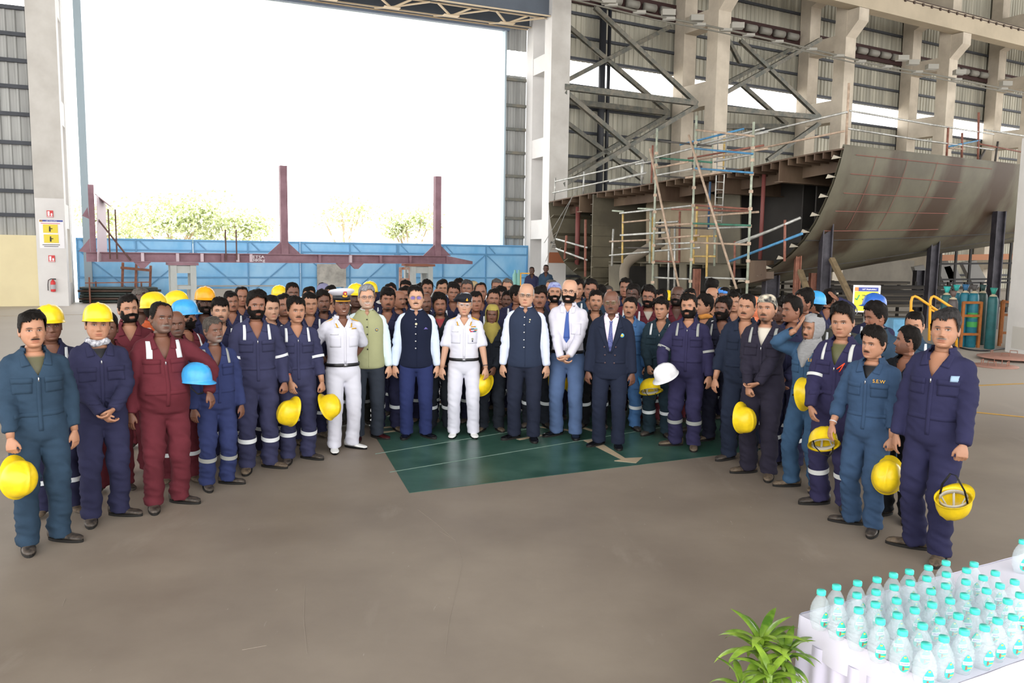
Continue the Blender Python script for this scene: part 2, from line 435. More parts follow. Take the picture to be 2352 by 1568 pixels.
def arc_collar(lo=40, hi=320, h=.045, fold=True, r=(.078, .070), z0=1.462):
    g = G(); n = 26; R = []
    prof = [(0, 0, 0), (-.004, h, 1)] + ([(.003, h+.004, 1), (.014, h*.25, .8), (.012, h*.22, .8)] if fold else [(.001, h, 1), (.005, 0, 0)])
    for dr, dz, k in prof:
        row = []
        for i in range(n):
            a = math.radians(lo + (hi-lo)*i/(n-1)); c = math.cos(a)
            row.append(Vector(((r[0]+dr)*math.sin(a), .018-(r[1]+dr)*c, z0+dz - .012*max(0, c)*k)))
        R.append(row)
    fs = []; vs = [p for q in R for p in q]
    for j in range(len(R)-1):
        for i in range(n-1): fs.append((j*n+i, j*n+i+1, (j+1)*n+i+1, (j+1)*n+i))
    g.add(vs, fs); return g
def box_at(g, c, s, M=None):
    x, y, z = c; a, b, d = s
    return g.box((x-a/2, y-b/2, z-d/2), (x+a/2, y+b/2, z+d/2))
def disc(g, p, r, t=.006, n=10, rb=None):
    x, y, z = p; rb = rb or r
    return g.loft([[Vector((x+r*k*math.cos(2*PI*i/n), yy, z+rb*k*math.sin(2*PI*i/n))) for i in range(n)] for k, yy in ((1, y+.004), (1, y-t*.6), (.7, y-t))])
_OUT = {}
def outfit(sp, P, hi):
    kind = sp.get('out', 'cov'); key = sp.get('share')
    if key and key in _OUT: return _OUT[key]
    parts = []; vox = .0135 if hi else .021
    def fin(name, g, slot, smooth=True):
        if not g.f: return
        o = g.build(name, MATS['_blank'] if '_blank' in MATS else mat('_blank', '#888888'), smooth=smooth); me = o.data; bpy.data.objects.remove(o); parts.append((name, me, slot))
    def np_(name, V, Fq, slot): parts.append((name, np_mesh(name, V, Fq, mat('_blank', '#888888')), slot))
    seed = sp.get('seed', 1.0); sl = sp.get('sl', 1.)
    def gar(gk, slot, name, infl=0., zb=None, wt=.075, w=.010, sl_=None):
        V, NN, Fq = garment(gk, P, sl if sl_ is None else sl_, infl, vox)
        V = wrinkle(V, NN, w, seed, P)
        if zb is not None: V, Fq = vcut(V, Fq, zb, wt)
        b = BVHTree.FromPolygons([Vector(v) for v in V.tolist()], Fq); np_(name, V, Fq, slot); return b
    def slab(name, b, quad, slot, nx=4, nz=6, off=.004): fin(name, surf_patch(b, quad, nx, nz, off), slot)
    def pocket(b, x, z, w=.062, h=.105, slot='main'):
        slab('pocket', b, [(x-w, z-h),(x+w, z-h),(x+w, z),(x-w, z)], slot, 6, 5, .005)
        slab('pocket_flap', b, [(x-w-.003, z-.032),(x+w+.003, z-.032),(x+w+.003, z+.008),(x-w-.003, z+.008)], slot, 6, 2, .009)
    def feet():
        for s in (-1, 1):
            g, so = shoe_geo(sp.get('shoe', 'boot')); yaw = math.radians(sp.get('ft', (18, 18))[0 if s < 0 else 1])*s
            M = Matrix.Translation((P.foot[s].x, P.foot[s].y, 0)) @ Matrix.Rotation(yaw, 4, 'Z')
            for q in (g, so): q.v = [tuple(M @ Vector(p)) for p in q.v]
            fin('shoe', g, 'shoe'); parts.append(('>sole', None, so))
    vz = sp.get('vz', 1.33); vw = sp.get('vw', .078)
    if kind == 'cov':
        b = gar('coverall', 'main', 'coverall', zb=vz, wt=vw, w=.0145)
        fin('collar', arc_collar(46, 314), 'main')
        for s in (-1, 1):
            q = [(.042*s, 1.385), (.098*s, 1.372), (.102*s, 1.452), (.066*s, 1.470)]
            slab('collar_flap', b, q if s > 0 else [q[1], q[0], q[3], q[2]], 'main', 5, 6, .010)
            if hi or sp.get('stripS', 0):
                pass
        if hi:
            slab('placket', b, [(-.013, .90), (.015, .90), (.015, vz+.005), (-.013, vz+.005)], 'main', 2, 16, .005)
            pocket(b, -.105, 1.285); pocket(b, .105, 1.285)
            slab('waistband', b, [(-.17, 1.005), (.17, 1.005), (.17, 1.04), (-.17, 1.04)], 'main', 18, 2, .003)
            if sp.get('zip', 1):
                g = G(); 
                h = b.ray_cast(Vector((0, -1, vz-.02)), Vector((0, 1, 0)), 2)[0]
                if h: box_at(g, (0, h.y-.011, vz-.028), (.008, .004, .030)); fin('zip_pull', g, 'metal')
        st = sp.get('strips', 'sal')
        if 's' in st:
            for s in (-1, 1):
                x = .118*s; w = .013*sp.get('stripw', 1); slab('reflective_strip', b, [(x-w, 1.30), (x+w, 1.30), (x*.93+w, 1.44), (x*.93-w, 1.44)], 'refl', 2, 8, .007)
        if 'a' in st and sl > .5:
            for s in (-1, 1):
                o = band(P, 'arm', s, .45, .50, .004, .016); fin('reflective_strip', o, 'refl')
        if 'l' in st:
            for s in (-1, 1): fin('reflective_strip', band(P, 'leg', s, .66, .71, 0, .0145), 'refl')
        if 'm' in st:
            for s in (-1, 1): fin('reflective_strip', band(P, 'leg', s, .56, .60, 0, .0145), 'refl')
        feet()
    else:
        vest = kind == 'vest'; suit = kind == 'suit'
        top_z = {'vest': 1.40, 'shirt': 1.40, 'uniform': 1.375, 'suit': 1.42}[kind]
        tb = gar('trousers', 'trouser', 'trousers', w=.007)
        b = gar('shirt', 'shirt', 'shirt', zb=top_z, wt=.055 if kind != 'uniform' else .07, w=.010)
        if kind in ('shirt', 'uniform', 'suit'):
            fin('collar', arc_collar(34, 326, .042, True, (.074, .068)), 'shirt')
            for s in (-1, 1):
                q = [(.036*s, 1.388), (.078*s, 1.392), (.090*s, 1.455), (.050*s, 1.470)]
                if kind == 'uniform': q = [(.052*s, 1.372), (.104*s, 1.380), (.098*s, 1.455), (.066*s, 1.468)]
                slab('collar_flap', b, q if s > 0 else [q[1], q[0], q[3], q[2]], 'shirt', 5, 6, .009)
        if vest:
            fin('shirt_collar', arc_collar(18, 342, .040, False, (.070, .064)), 'shirt')
            vb = gar('vest', 'vest', 'vest', zb=1.425, wt=.04, w=.004)
            fin('collar', arc_collar(14, 346, .034, False, (.079, .072)), 'vest')
            slab('front_edge', vb, [(.006, .85), (.010, .85), (.010, 1.43), (.006, 1.43)], 'vest', 1, 20, .004)
            for i in range(5):
                z = 1.385-.082*i; h = vb.ray_cast(Vector((-.006, -1, z)), Vector((0, 1, 0)), 2)[0]
                if h: g = G(); disc(g, (-.006, h.y-.002, z), .0085); fin('button', g, 'button')
            b2 = vb
        elif suit:
            vb = gar('jacket', 'vest', 'jacket', zb=1.08, wt=.088, w=.005)
            fin('collar', arc_collar(60, 300, .040, True, (.080, .074)), 'vest')
            for s in (-1, 1):
                q = [(.004*s, 1.075), (.016*s, 1.07), (.145*s, 1.345), (.075*s, 1.345)]
                q2 = [(.072*s, 1.335), (.135*s, 1.36), (.098*s, 1.462), (.074*s, 1.470)]
                for qq in (q, q2): slab('lapel', vb, qq if s > 0 else [qq[1], qq[0], qq[3], qq[2]], 'vest', 5, 10, .010)
                slab('pocket_flap', vb, [(.105*s-.06, .955), (.105*s+.06, .955), (.105*s+.06, .99), (.105*s-.06, .99)], 'vest', 6, 2, .006)
            for x, z in ((-.055, 1.05), (.055, 1.05), (-.062, 1.14), (.062, 1.14), (-.05, .965), (.05, .965)):
                h = vb.ray_cast(Vector((x, -1, z)), Vector((0, 1, 0)), 2)[0]
                if h: g = G(); disc(g, (x, h.y-.004, z), .010); fin('button', g, 'button')
            b2 = vb
        else: b2 = b
        if kind in ('shirt', 'uniform'):
            bt = G(); bt.loft([sell(0, 0, z, w, d) for z, w, d in ((.948, .186+.0*P.fat, .139+.06*P.fat), (.952, .190, .143+.06*P.fat), (.980, .189, .142+.065*P.fat), (.984, .184, .137+.065*P.fat))], cap=False); fin('belt', bt, 'belt')
            g = G(); g.box((-.024, -.152-.06*P.fat, .948), (.024, -.138, .984)); fin('belt_buckle', g, 'buckle')
        if sp.get('tie'):
            w = .036
            for qd in ([(-.012, 1.385), (.012, 1.385), (.019, 1.425), (-.019, 1.425)], [(-.030-.004, 1.12), (.034, 1.12), (.013, 1.388), (-.013, 1.388)], [(-.003, 1.07), (.003, 1.07), (.034, 1.122), (-.034, 1.122)]):
                if suit: qd = [(x, z) for x, z in qd]
                slab('tie', b, qd, 'tie', 4, 8, .012)
        if kind in ('shirt', 'uniform'):
            slab('placket', b, [(-.012, .99), (.014, .99), (.014, top_z), (-.012, top_z)], 'shirt', 2, 12, .004)
            for x in ((.10,) if kind == 'shirt' else (-.10, .10)):
                slab('pocket', b, [(x-.055, 1.16), (x+.055, 1.16), (x+.055, 1.28), (x-.055, 1.28)], 'shirt', 5, 5, .004)
        if kind == 'uniform':
            for s in (-1, 1):
                g = G(); g.beam((.082*s, .018, 1.470), (.178*s, .014, 1.430), .052, .010); fin('epaulette', g, 'gold')
                q = [(.074*s-.008, 1.375), (.074*s+.008, 1.375), (.088*s+.007, 1.42), (.088*s-.007, 1.42)]
                slab('collar_tab', b, q, 'gold', 2, 4, .014)
            slab('name_plate', b, [(-.15, 1.297), (-.07, 1.297), (-.07, 1.315), (-.15, 1.315)], 'plate', 4, 1, .006)
            slab('wings_badge', b, [(.075, 1.355), (.145, 1.355), (.135, 1.367), (.085, 1.367)], 'gold', 4, 1, .006)
            cols = sp.get('ribbons', [])
            for r, row in enumerate(cols):
                n = len(row); x0 = .110-.0095*n
                for i, c in enumerate(row):
                    slab('ribbon', b, [(x0+i*.019, 1.328-r*.0145), (x0+i*.019+.0185, 1.328-r*.0145), (x0+i*.019+.0185, 1.341-r*.0145), (x0+i*.019, 1.341-r*.0145)], c, 1, 1, .007)
        for bd in sp.get('badges', []):
            bx, bz, br, cc = bd
            h = b2.ray_cast(Vector((bx, -1, bz)), Vector((0, 1, 0)), 2)[0]
            if h:
                g = G(); disc(g, (bx, h.y-.003, bz), br); fin('badge', g, cc[0])
                if len(cc) > 1: g = G(); disc(g, (bx, h.y-.008, bz), br*.6); fin('badge', g, cc[1])
        if sp.get('hanky'):
            slab('pocket_square', b2, [(.085, 1.275), (.135, 1.275), (.113, 1.297), (.105, 1.297)], 'hanky', 3, 2, .006)
        feet()
    if kind == 'cov':
        for ex in sp.get('extra', []):
            slab(ex[0], b, ex[1], ex[2], 4, 3, .014)
    if sp.get('sew'):
        h = b.ray_cast(Vector((.105, -1, 1.315)), Vector((0, 1, 0)), 2)[0]
        me = text_mesh('S.E.W', .040, mat('_blank', '#888888'), .001)
        me.transform(Matrix.Translation((.105, h.y-.010, 1.318)) @ Matrix.Rotation(math.radians(12), 4, 'Z') @ Matrix.Rotation(PI/2, 4, 'X')); parts.append(('lettering', me, 'gold'))
    if key: _OUT[key] = parts
    return parts
def person(sp):
    hi = sp.get('hi', False); P = make_pose(sp); H = sp['H']; S = H/1.75
    if sp.get('P2'): S = S
    pos = sp['pos']; base = -math.atan2(pos[0], pos[1]); yaw = base + math.radians(sp.get('yaw', 0))
    tone = np.array(lin(TONES[sp.get('tone', 'm')])); rnd = random.Random(sp['id']*13+5)
    tone = tone*(1+rnd.uniform(-.08, .08))
    # --- head
    nr, nc = (92, 84) if hi else (64, 56)
    fw = sp.get('fw', 1.03+rnd.uniform(-.03, .05)); jaw = sp.get('jaw', 1+rnd.uniform(-.08, .10))
    X, Y, Z, T = head_grid(nr, nc, fw, jaw, sp.get('nose', 1+rnd.uniform(-.15, .25)), rnd.uniform(.8, 1.2), sp.get('smile', 0))
    C = np.ones(X.shape + (3,))*tone; ax = np.abs(X); front = (np.cos(T) > .1) & (Y < 0)
    hc = np.array(lin(sp.get('hc', '#15110f')))
    def put(mask, col, a=1.):
        nonlocal C
        m = (np.clip(mask, 0, 1)*front*a)[..., None]; C = C*(1-m) + np.asarray(col)*m
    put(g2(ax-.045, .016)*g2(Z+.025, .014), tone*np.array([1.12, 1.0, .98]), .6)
    put(g2(ax-.031, .017)*g2(Z-.002, .010), tone*np.array([.66, .60, .60]), .75)  # brow shade painted into the eye-socket skin colour
    lipm = np.exp(-(X/.0225)**6)*np.clip(g2(Z+.0715, .0095)*1.6, 0, 1)
    lc = tone*np.array([1.02, .72, .74]) if tone[0] > .2 else tone*np.array([.95, .75, .8])
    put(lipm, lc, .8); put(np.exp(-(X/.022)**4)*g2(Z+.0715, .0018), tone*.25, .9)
    if sp.get('smile', 0) > .5: put((np.exp(-(X/.0165)**6) > .4)*(np.abs(Z+.0712-X*X*16) < .0030), np.array([.62,.58,.54]), 1)
    bd = sp.get('beard', 'n'); bc = np.array(lin(sp.get('bc', sp.get('hc', '#15110f'))))
    mou = (np.exp(-(X/.029)**6))*g2(Z+.0575+.12*np.clip(ax-.018, 0, 1), .0052)
    jawm = 1/(1+np.exp(-(-.052-Z - .25*np.clip(ax-.05, -.05, 0))/.004)); jawm = np.maximum(jawm, 1/(1+np.exp(-(-.02-Z)/.006))*(ax > .058)*(Y < .012))
    jawm = jawm*(1-.95*lipm)*(Z > -.118)*(Y < .02)
    stub = {'n': 0, 'mou': .0, 'stub': .45, 'full': .9, 'goatee': .25, 'gstub': .4}[bd]
    allf = front.copy(); front = (Y < .03)
    put(jawm, bc, stub)
    if bd in ('mou', 'full', 'goatee', 'stub', 'gstub'): put(mou*1.3, bc, .92 if bd != 'stub' else .7)
    if bd == 'goatee': put(g2(X, .026)*np.clip((-.078-Z)/.01, 0, 1)*(1-lipm), bc, .85)
    front = allf
    put(np.clip(1.5*np.exp(-((ax-.031)/.0175)**6)*g2(Z-.0195-.10*(ax-.03)*(ax < .03) + .25*np.clip(ax-.036, 0, 1), .0036), 0, 1), hc*1.2, .92)
    eye = ((ax-.031)/.0132)**2 + (Z/.0038)**2
    put(eye < 1, np.array([.30, .27, .25])); put((((ax-.031)**2 + (Z-.0005)**2) < .0056**2)*(eye < 1.1), np.array([.02, .012, .008]))
    put((np.abs(((ax-.031)/.0150)**2 + ((Z-.001)/.0060)**2 - 1.1) < .35)*(Z > -.0005), hc*.5, .95)
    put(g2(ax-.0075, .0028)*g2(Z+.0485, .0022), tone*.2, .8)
    if sp.get('bindi'): put(((X/.004)**2 + ((Z-.045)/.006)**2) < 1, np.array(lin(sp['bindi'])))
    if sp.get('out', 'cov') == 'n/a': pass
    hy, hp, hr = sp.get('hy', rnd.uniform(-8, 8)), sp.get('hp', rnd.uniform(-4, 5)), sp.get('hr', rnd.uniform(-4, 4))
    R = np.array(Matrix.Rotation(math.radians(hy), 3, 'Z') @ Matrix.Rotation(math.radians(hp), 3, 'X') @ Matrix.Rotation(math.radians(hr), 3, 'Y'))
    piv = np.array([0, .022, -.130]); off = np.array([0, .000, 1.6235])
    def tf(V, wt=None):
        V = V*K
        q = (V-piv) @ R.T + piv
        if wt is not None: q = V*(1-wt) + q*wt
        return q + off
    V = np.stack([X, Y, Z], -1); K = 1.07; wrow = np.clip((np.arange(nr)[:, None, None] < nr)*1. - np.clip((-.112-Z[..., None])/.03, 0, 1)*(np.arange(nr)[:, None, None] > nr*.80), 0, 1)
    HV = tf(V.reshape(-1, 3), wrow.reshape(-1, 1)); HC = C.reshape(-1, 3)
    # --- neck and trunk, same columns, one surface
    ths = T[0]; cc = np.cos(ths); ss = np.sin(ths); rows = []; rc = []
    Ta = np.array(TORSO)
    for z, w, d, cy in [(1.475,.060,.056,.020),(1.462,.068,.058,.018),(1.448,.085,.060,.016),(1.43,.115,.066,.014),(1.405,.138,.078,.01),(1.375,.152,.090,.006),(1.33,.160,.102,.002)] + [(z, float(np.interp(z, Ta[:,0], Ta[:,2]))-.018, float(np.interp(z, Ta[:,0], Ta[:,3]))-.022, 0) for z in (1.26, 1.16, 1.06, .96, .86)]:
        rows.append(np.stack([w*ss, cy-d*cc, np.full_like(ss, z)], -1)); 
        uc = np.array(lin(sp['under'])) if sp.get('under') and z < 1.445 else tone*np.array([1.02, .98, .96])
        rc.append(np.ones((nc, 3))*uc)
    VV = np.concatenate([HV] + rows); CC = np.concatenate([HC] + rc); ntot = nr + len(rows)
    FF = grid_faces(ntot, nc)
    FF.append(tuple(range((ntot-1)*nc, ntot*nc)))
    gb = G(); n0 = 0
    # ears
    for s in (-1, 1):
        e = []
        for j, (k, dx) in enumerate([(.1, .004), (.55, .010), (1.0, .013), (.95, .004), (.8, -.006)]):
            e.append([Vector((s*(.073*fw+dx*(1+.3*(math.cos(a))))-s*.004, .012+.017*k*math.cos(a)+.006*k*math.sin(a), -.010+.031*k*math.sin(a))) for a in [2*PI*i/14 for i in range(14)]])
        gb.loft(e)
    ne = len(gb.v); EV = tf(np.array(gb.v)); gb.v = [tuple(x) for x in EV.tolist()]
    for s in (-1, 1):
        pa = path([P.arm[s][0]-Vector((.06*s,0,.0)), P.arm[s][0], P.arm[s][1], P.arm[s][2]], 12)
        gb.tube(pa, [float(np.interp(x, [a for a,_ in SKINARM], [b for _,b in SKINARM])) for x in np.linspace(0,1,12)], 14)
        hip, kn, an = P.leg[s]; gb.tube([hip, kn, an, an-Vector((0,0,.03))], [.075, .05, .036, .034], 10)
        hv, hn, hf = hand(sp.get('hl' if s < 0 else 'hrt', 'relax'), not hi)
        if s < 0: hv = hv*np.array([-1, 1, 1]); hf = [f[::-1] for f in hf]
        fd = (P.arm[s][2]-P.arm[s][1]).normalized(); hd = Vector(sp.get('dl' if s < 0 else 'dr') or fd*.8+Vector((0,0,-.35))).normalized()
        tw = math.radians(sp.get('twl' if s < 0 else 'twr', 48)); td = Vector((-s*math.sin(tw), -math.cos(tw), 0)); 
        tdx = sp.get('tl' if s < 0 else 'tr')
        if tdx: td = Vector(tdx)
        zx = -hd; td = (td - zx*td.dot(zx)).normalized(); yx = -td; xx = yx.cross(zx)
        M = np.array([list(xx), list(yx), list(zx)]).T
        gb.add(((hv @ M.T) + np.array(list(P.arm[s][2]+hd*.004))).tolist(), hf)
        sp.setdefault('_hand', {})[s] = (P.arm[s][2].copy(), hd, td, xx*(-1 if s > 0 else 1))
    ac = np.ones((len(gb.v), 3))*tone
    o0 = len(VV); VV = np.concatenate([VV, np.array(gb.v)]); FF += [tuple(i+o0 for i in f) for f in gb.f]; CC = np.concatenate([CC, ac])
    body = link('person', np_mesh('person', VV, FF, skin_mat(), True, CC))
    body.location = (pos[0], pos[1], sp.get('z0', 0)); body.rotation_euler = (0, 0, yaw); body.scale = (S, S, S)
    tag(body, sp['label'], 'person', sp.get('group'))
    # --- hair
    hs = sp.get('hair', 'short')
    def shell(name, M, thick, m, lump=0., clamp=None):
        W = np.clip(M, 0, 1); P3 = V.copy(); cen = np.array([0, .012, -.005]); dirv = P3-cen; dirv /= np.linalg.norm(dirv, axis=-1, keepdims=True)
        th = thick*np.minimum(1, W*2.2)[..., None]
        if lump:
            sd = sp['id']*3.7
            lm = np.array([noise.noise((x*26+sd, y*26, z*22)) + .6*noise.noise((x*60+sd, y*60, z*50)) for x, y, z in P3.reshape(-1, 3).tolist()]).reshape(X.shape)[..., None]
            th = th*(1+lump*lm)
        P3 = P3 + dirv*(th-.0015*(W[..., None] < .12)) 
        F2 = grid_faces(nr, nc, M > 0.02)
        if not F2: return
        v2, f2, _ = compact(tf(P3.reshape(-1, 3)), F2); link(name, np_mesh(name, v2, f2, m), body)
    hatted = sp.get('hat') or hs in ('bandana',)
    A = np.abs(T)
    if hs != 'none':
        fl = {'short': .066, 'thick': .060, 'fringe': .046, 'long': .058, 'buzz': .070, 'recede': .090, 'balding': .14, 'side': .064}.get(hs, .066)
        side = np.interp(A, [0, .45, .75, 1.0, 1.25, 1.5, 1.75, 2.1, PI], [fl, fl+.001, fl-.002, fl-.022, -.005, -.018, -.004, -.060, -.088])
        if hs == 'long': side = np.interp(A, [0, .5, .85, 1.1, 1.4, 1.7, 2.1, PI], [fl, fl-.006, .035, -.01, -.05, -.06, -.095, -.105])
        ph = sp['id']*1.7; wv = .006*np.sin(T*3+ph)+.004*np.sin(T*7+ph*2)+.003*np.sin(T*15+ph*3); side = side + wv*(A < 1.1)
        M = np.clip((Z-side)/.010, 0, 1)
        if hs == 'recede': M = np.clip((Z-np.interp(A, [0, .4, .8, 1.0, 1.25, 1.5, 1.75, 2.1, PI], [.088, .100, .085, .03, -.005, -.018, -.004, -.060, -.088]))/.010, 0, 1)
        if hs == 'balding': M = M*np.clip((.062 + .02*(A > 1.6) - Z)/.012, 0, 1)*(A > 1.0)
        th = {'short': .013, 'thick': .024, 'fringe': .021, 'long': .024, 'buzz': .005, 'recede': .011, 'balding': .008, 'side': .017}.get(hs, .013)
        topw = (np.clip((Z+.02)/.12, .25, 1)*(1+.45*np.sin(T+sp['id']*2.1)*(Z > .03)+.35*(hs in ('thick', 'fringe', 'side'))*np.clip(-Y/.06, 0, 1)))[..., None]
        if hatted: th = .004; topw = 1
        shell('hair', M, th*topw, hair_mat(sp.get('hc', '#15110f')), .0 if hs == 'buzz' else .42)
    if bd == 'full':
        shell('beard', np.maximum(jawm*(ax < .074), mou*.7)*(1-1.0*(lipm > .35))*(Y < .02), sp.get('bt', .008), hair_mat(sp.get('bc', sp.get('hc', '#15110f'))), .3)
    elif bd in ('mou', 'goatee'):
        shell('moustache', (mou > .42)*mou*allf, .0045, hair_mat(sp.get('bc', sp.get('hc', '#15110f'))))
    HM = Matrix.Translation(Vector(off)) @ Matrix.Translation(Vector(piv)) @ Matrix([list(r) for r in R.tolist()]).to_4x4() @ Matrix.Translation(-Vector(piv)) @ Matrix.Scale(1.07, 4)
    def hput(name, g, m, smooth=True):
        g.v = [tuple(HM @ Vector(p)) for p in g.v]; return g.build(name, m, body, smooth)
    if sp.get('glasses'):
        g = G(); r = .0016; cl = sp['glasses']; y0 = -.097
        for s in (-1, 1):
            pts = [(s*.033+.0225*math.copysign(abs(math.cos(a))**.7, math.cos(a)), y0+.004*abs(math.cos(a)), .0015+.0165*math.copysign(abs(math.sin(a))**.8, math.sin(a))) for a in [2*PI*i/20 for i in range(21)]]
            g.tube(pts, r, 6); g.tube([(s*.056, y0+.004, .006), (s*.073*fw, -.06, .006), (s*.078*fw, .015, .002)], r, 6)
        g.tube([(-.011, y0, .004), (0, y0-.003, .006), (.011, y0, .004)], r, 6)
        fr = hput('glasses', g, mat('glasses frame '+cl[0], cl[0], .3))
        if len(cl) > 1:
            g = G()
            for s in (-1, 1): g.loft([[Vector((s*.033+.0215*math.copysign(abs(math.cos(a))**.7, math.cos(a)), y0+.003+d, .0015+.0155*math.copysign(abs(math.sin(a))**.8, math.sin(a)))) for a in [2*PI*i/16 for i in range(16)]] for d in (0, .001)])
            l = hput('lens', g, mat('lens '+cl[1], cl[1], .08, alpha=float(cl[2]))); l.parent = fr
    if sp.get('hat'):
        hm = hat_meshes(sp['hat'], HATC[sp['hat']]); h = link('hard_hat', hm, body); tl = math.radians(sp.get('hattilt', -6))
        h.matrix_local = HM @ Matrix.Translation((0, .010, .036)) @ Matrix.Rotation(math.radians(sp.get('hatyaw', 0)), 4, 'Z') @ Matrix.Rotation(tl, 4, 'X') @ Matrix.Diagonal((.88, .90, .84, 1))
    cap = sp.get('cap')
    def wrap(name, zlo, th, m, zf=None, m2=None):
        side = np.interp(A, [0, .6, 1.2, 1.8, PI], zlo); M = np.clip((Z-side)/.006, 0, 1)
        shell(name, M, th, m, .12)
    if cap == 'bandana': wrap('bandana', [.052, .050, .030, .0, -.03], .009, sp['capm'])
    if cap in ('hood', 'turban'):
        cm = sp['capm']
        M = np.clip((Z-.055)/.006, 0, 1); M = np.maximum(M, np.clip((A-.92)/.1, 0, 1))
        M = np.maximum(M, np.clip((-.104-Z)/.006, 0, 1)) if cap == 'hood' else M*(Z > -.06)
        shell('head_scarf', M, .016, cm, .25)
        if cap == 'hood':
            g = G(); rr = []
            for z, w, d, cy in ((1.52, .078, .080, .0), (1.49, .088, .092, -.005), (1.45, .115, .108, -.01), (1.40, .128, .128, -.012), (1.34, .110, .142, -.012), (1.27, .060, .150, -.012), (1.24, .02, .150, -.012)):
                rr.append([Vector((w*math.sin(a)*(1+.06*math.sin(a*5+z*40)), cy-d*math.cos(a)*(1+.05*math.sin(a*7+z*60)) if math.cos(a) > 0 else cy-min(d, .09)*math.cos(a), z+.02*(math.cos(a) < 0))) for a in [2*PI*i/40 for i in range(40)]])
            rr = [r for r in rr]; g.loft(rr, cap=False); g.build('scarf_drape', cm, body, True)
    if sp.get('scarf'):
        g = G(); rr = []
        for z, w, d in ((1.455, .075, .078), (1.47, .092, .096), (1.50, .090, .094), (1.515, .074, .074)): rr.append([Vector((w*math.sin(a)*(1+.06*math.sin(a*6+z*50)), .010-d*math.cos(a)*(1+.07*math.sin(a*5+z*70)), z+.008*math.sin(3*a))) for a in [2*PI*i/36 for i in range(36)]])
        g.loft(rr, cap=False); g.build('scarf', sp['scarf'], body, True)
        if sp.get('scarfdrop'):
            g = G(); g.loft([[Vector((x0+.05*w*math.cos(a), y-.015*math.sin(a), z)) for a in [2*PI*i/12 for i in range(12)]] for z, w, y, x0 in ((1.49, .9, -.09, 0), (1.42, 1.3, -.125, 0), (1.33, 1.1, -.145, .01), (1.25, .6, -.15, .02), (1.22, .2, -.15, .02))]); g.build('scarf_end', sp['scarf'], body, True)
    if cap == 'peaked':
        g = G(); n = 36
        def er(w, d, z, cy=0, tilt=0): return [Vector((w*math.sin(2*PI*i/n), cy-d*math.cos(2*PI*i/n), z+tilt*math.cos(2*PI*i/n))) for i in range(n)]
        hput('cap_crown', G().loft([er(.083, .105, .085, .01), er(.125, .140, .118, .005, .015), (er(.132, .148, .128, .005, .02)), er(.12, .135, .142, .005, .022), er(.06, .07, .146, .005, .018)]), mat('white cloth', '#f0f0f6', .7))
        hput('cap_band', G().loft([er(.083, .104, .040, .01), er(.086, .107, .042, .01), er(.087, .109, .090, .01), er(.080, .10, .092, .01)]), mat('black cap band', '#12131a', .5))
        vz = G(); a0 = [math.radians(t) for t in range(-62, 63, 6)]
        vz.loft([[Vector((.085*math.sin(a), .01-.108*math.cos(a), .046)) for a in a0] + [Vector((.088*math.sin(a), .004-(.108+.048*max(0, math.cos(a*1.35)))*math.cos(a), .030)) for a in a0[::-1]], [Vector((.085*math.sin(a), .01-.108*math.cos(a), .042)) for a in a0] + [Vector((.088*math.sin(a), .004-(.108+.048*max(0, math.cos(a*1.35)))*math.cos(a), .026)) for a in a0[::-1]]]); hput('visor', vz, mat('visor black', '#0c0c10', .25), False)
        gl = G(); gl.loft([[Vector((.088*math.sin(a), .002-(dd+.048*max(0, math.cos(a*1.35)))*math.cos(a), zz)) for a in a0] for dd, zz in ((.110, .0325), (.094, .0405), (.094, .038), (.110, .029))]); hput('gold_trim', gl, mat('gold braid', '#d9a52c', .4, .4), False)
        em = G(); disc(em, (0, -.128, .112), .020, .006, 14, .026); hput('cap_badge', em, mat('badge red', '#9c2230', .5)); em = G(); disc(em, (0, -.117, .084), .026, .010, 14, .016); disc(em, (0, -.130, .106), .010, .008, 12, .014); hput('cap_badge', em, mat('gold braid', '#d9a52c', .4, .4))
    if cap == 'beret':
        n = 36
        def er(w, d, z, cx=0, cy=0): return [Vector((cx+w*math.sin(2*PI*i/n), cy-d*math.cos(2*PI*i/n), z)) for i in range(n)]
        g = G(); g.loft([er(.079, .102, .036, 0, .01), er(.082, .105, .052, 0, .01), er(.104, .120, .070, -.022, .012), er(.108, .122, .088, -.026, .012), er(.085, .10, .112, -.012, .01), er(.04, .05, .128, 0, 0), er(.005, .005, .130, 0, 0)])
        g.v = [(x-(.02*max(0, .06-z)*8 if x < -.05 else 0), y, z-(.035 if x < -.09 else 0)) for x, y, z in g.v]; hput('beret', g, mat('navy felt', '#14161f', .85))
        em = G(); disc(em, (.026, -.104, .066), .013, .006, 12, .012); disc(em, (.026, -.106, .080), .005, .006, 8, .010); hput('beret_badge', em, mat('gold braid', '#d9a52c', .4, .4))
    if cap == 'cloth':
        side = np.interp(A, [0, 1, 2, PI], [.050, .04, .02, .01]); shell('cloth_cap', np.clip((Z-side)/.006, 0, 1), .014, sp['capm'], .2)
    # --- clothes
    ms = {'main': sp.get('c1'), 'refl': mat('reflective tape', '#dfe3e6', .35, emit=None), 'metal': mat('bright metal', '#cfcfd2', .3, .8), 'shoe': sp.get('shm') or mat('dusty black boot', '#2c2825', .55, var=.4, vs=25), 'trouser': sp.get('c2'), 'shirt': sp.get('c1'), 'vest': sp.get('c3'), 'button': sp.get('bm') or mat('bright metal', '#cfcfd2', .3, .8), 'belt': mat('black leather', '#16161a', .35), 'buckle': mat('steel buckle', '#9a9aa0', .3, .8), 'gold': mat('gold braid', '#d9a52c', .4, .4), 'tie': sp.get('tie'), 'plate': mat('name plate', '#d8d8e2', .4), 'hanky': mat('purple silk', '#6a60a8', .5)}
    if sp.get('reflm'): ms['refl'] = sp['reflm']
    last = None
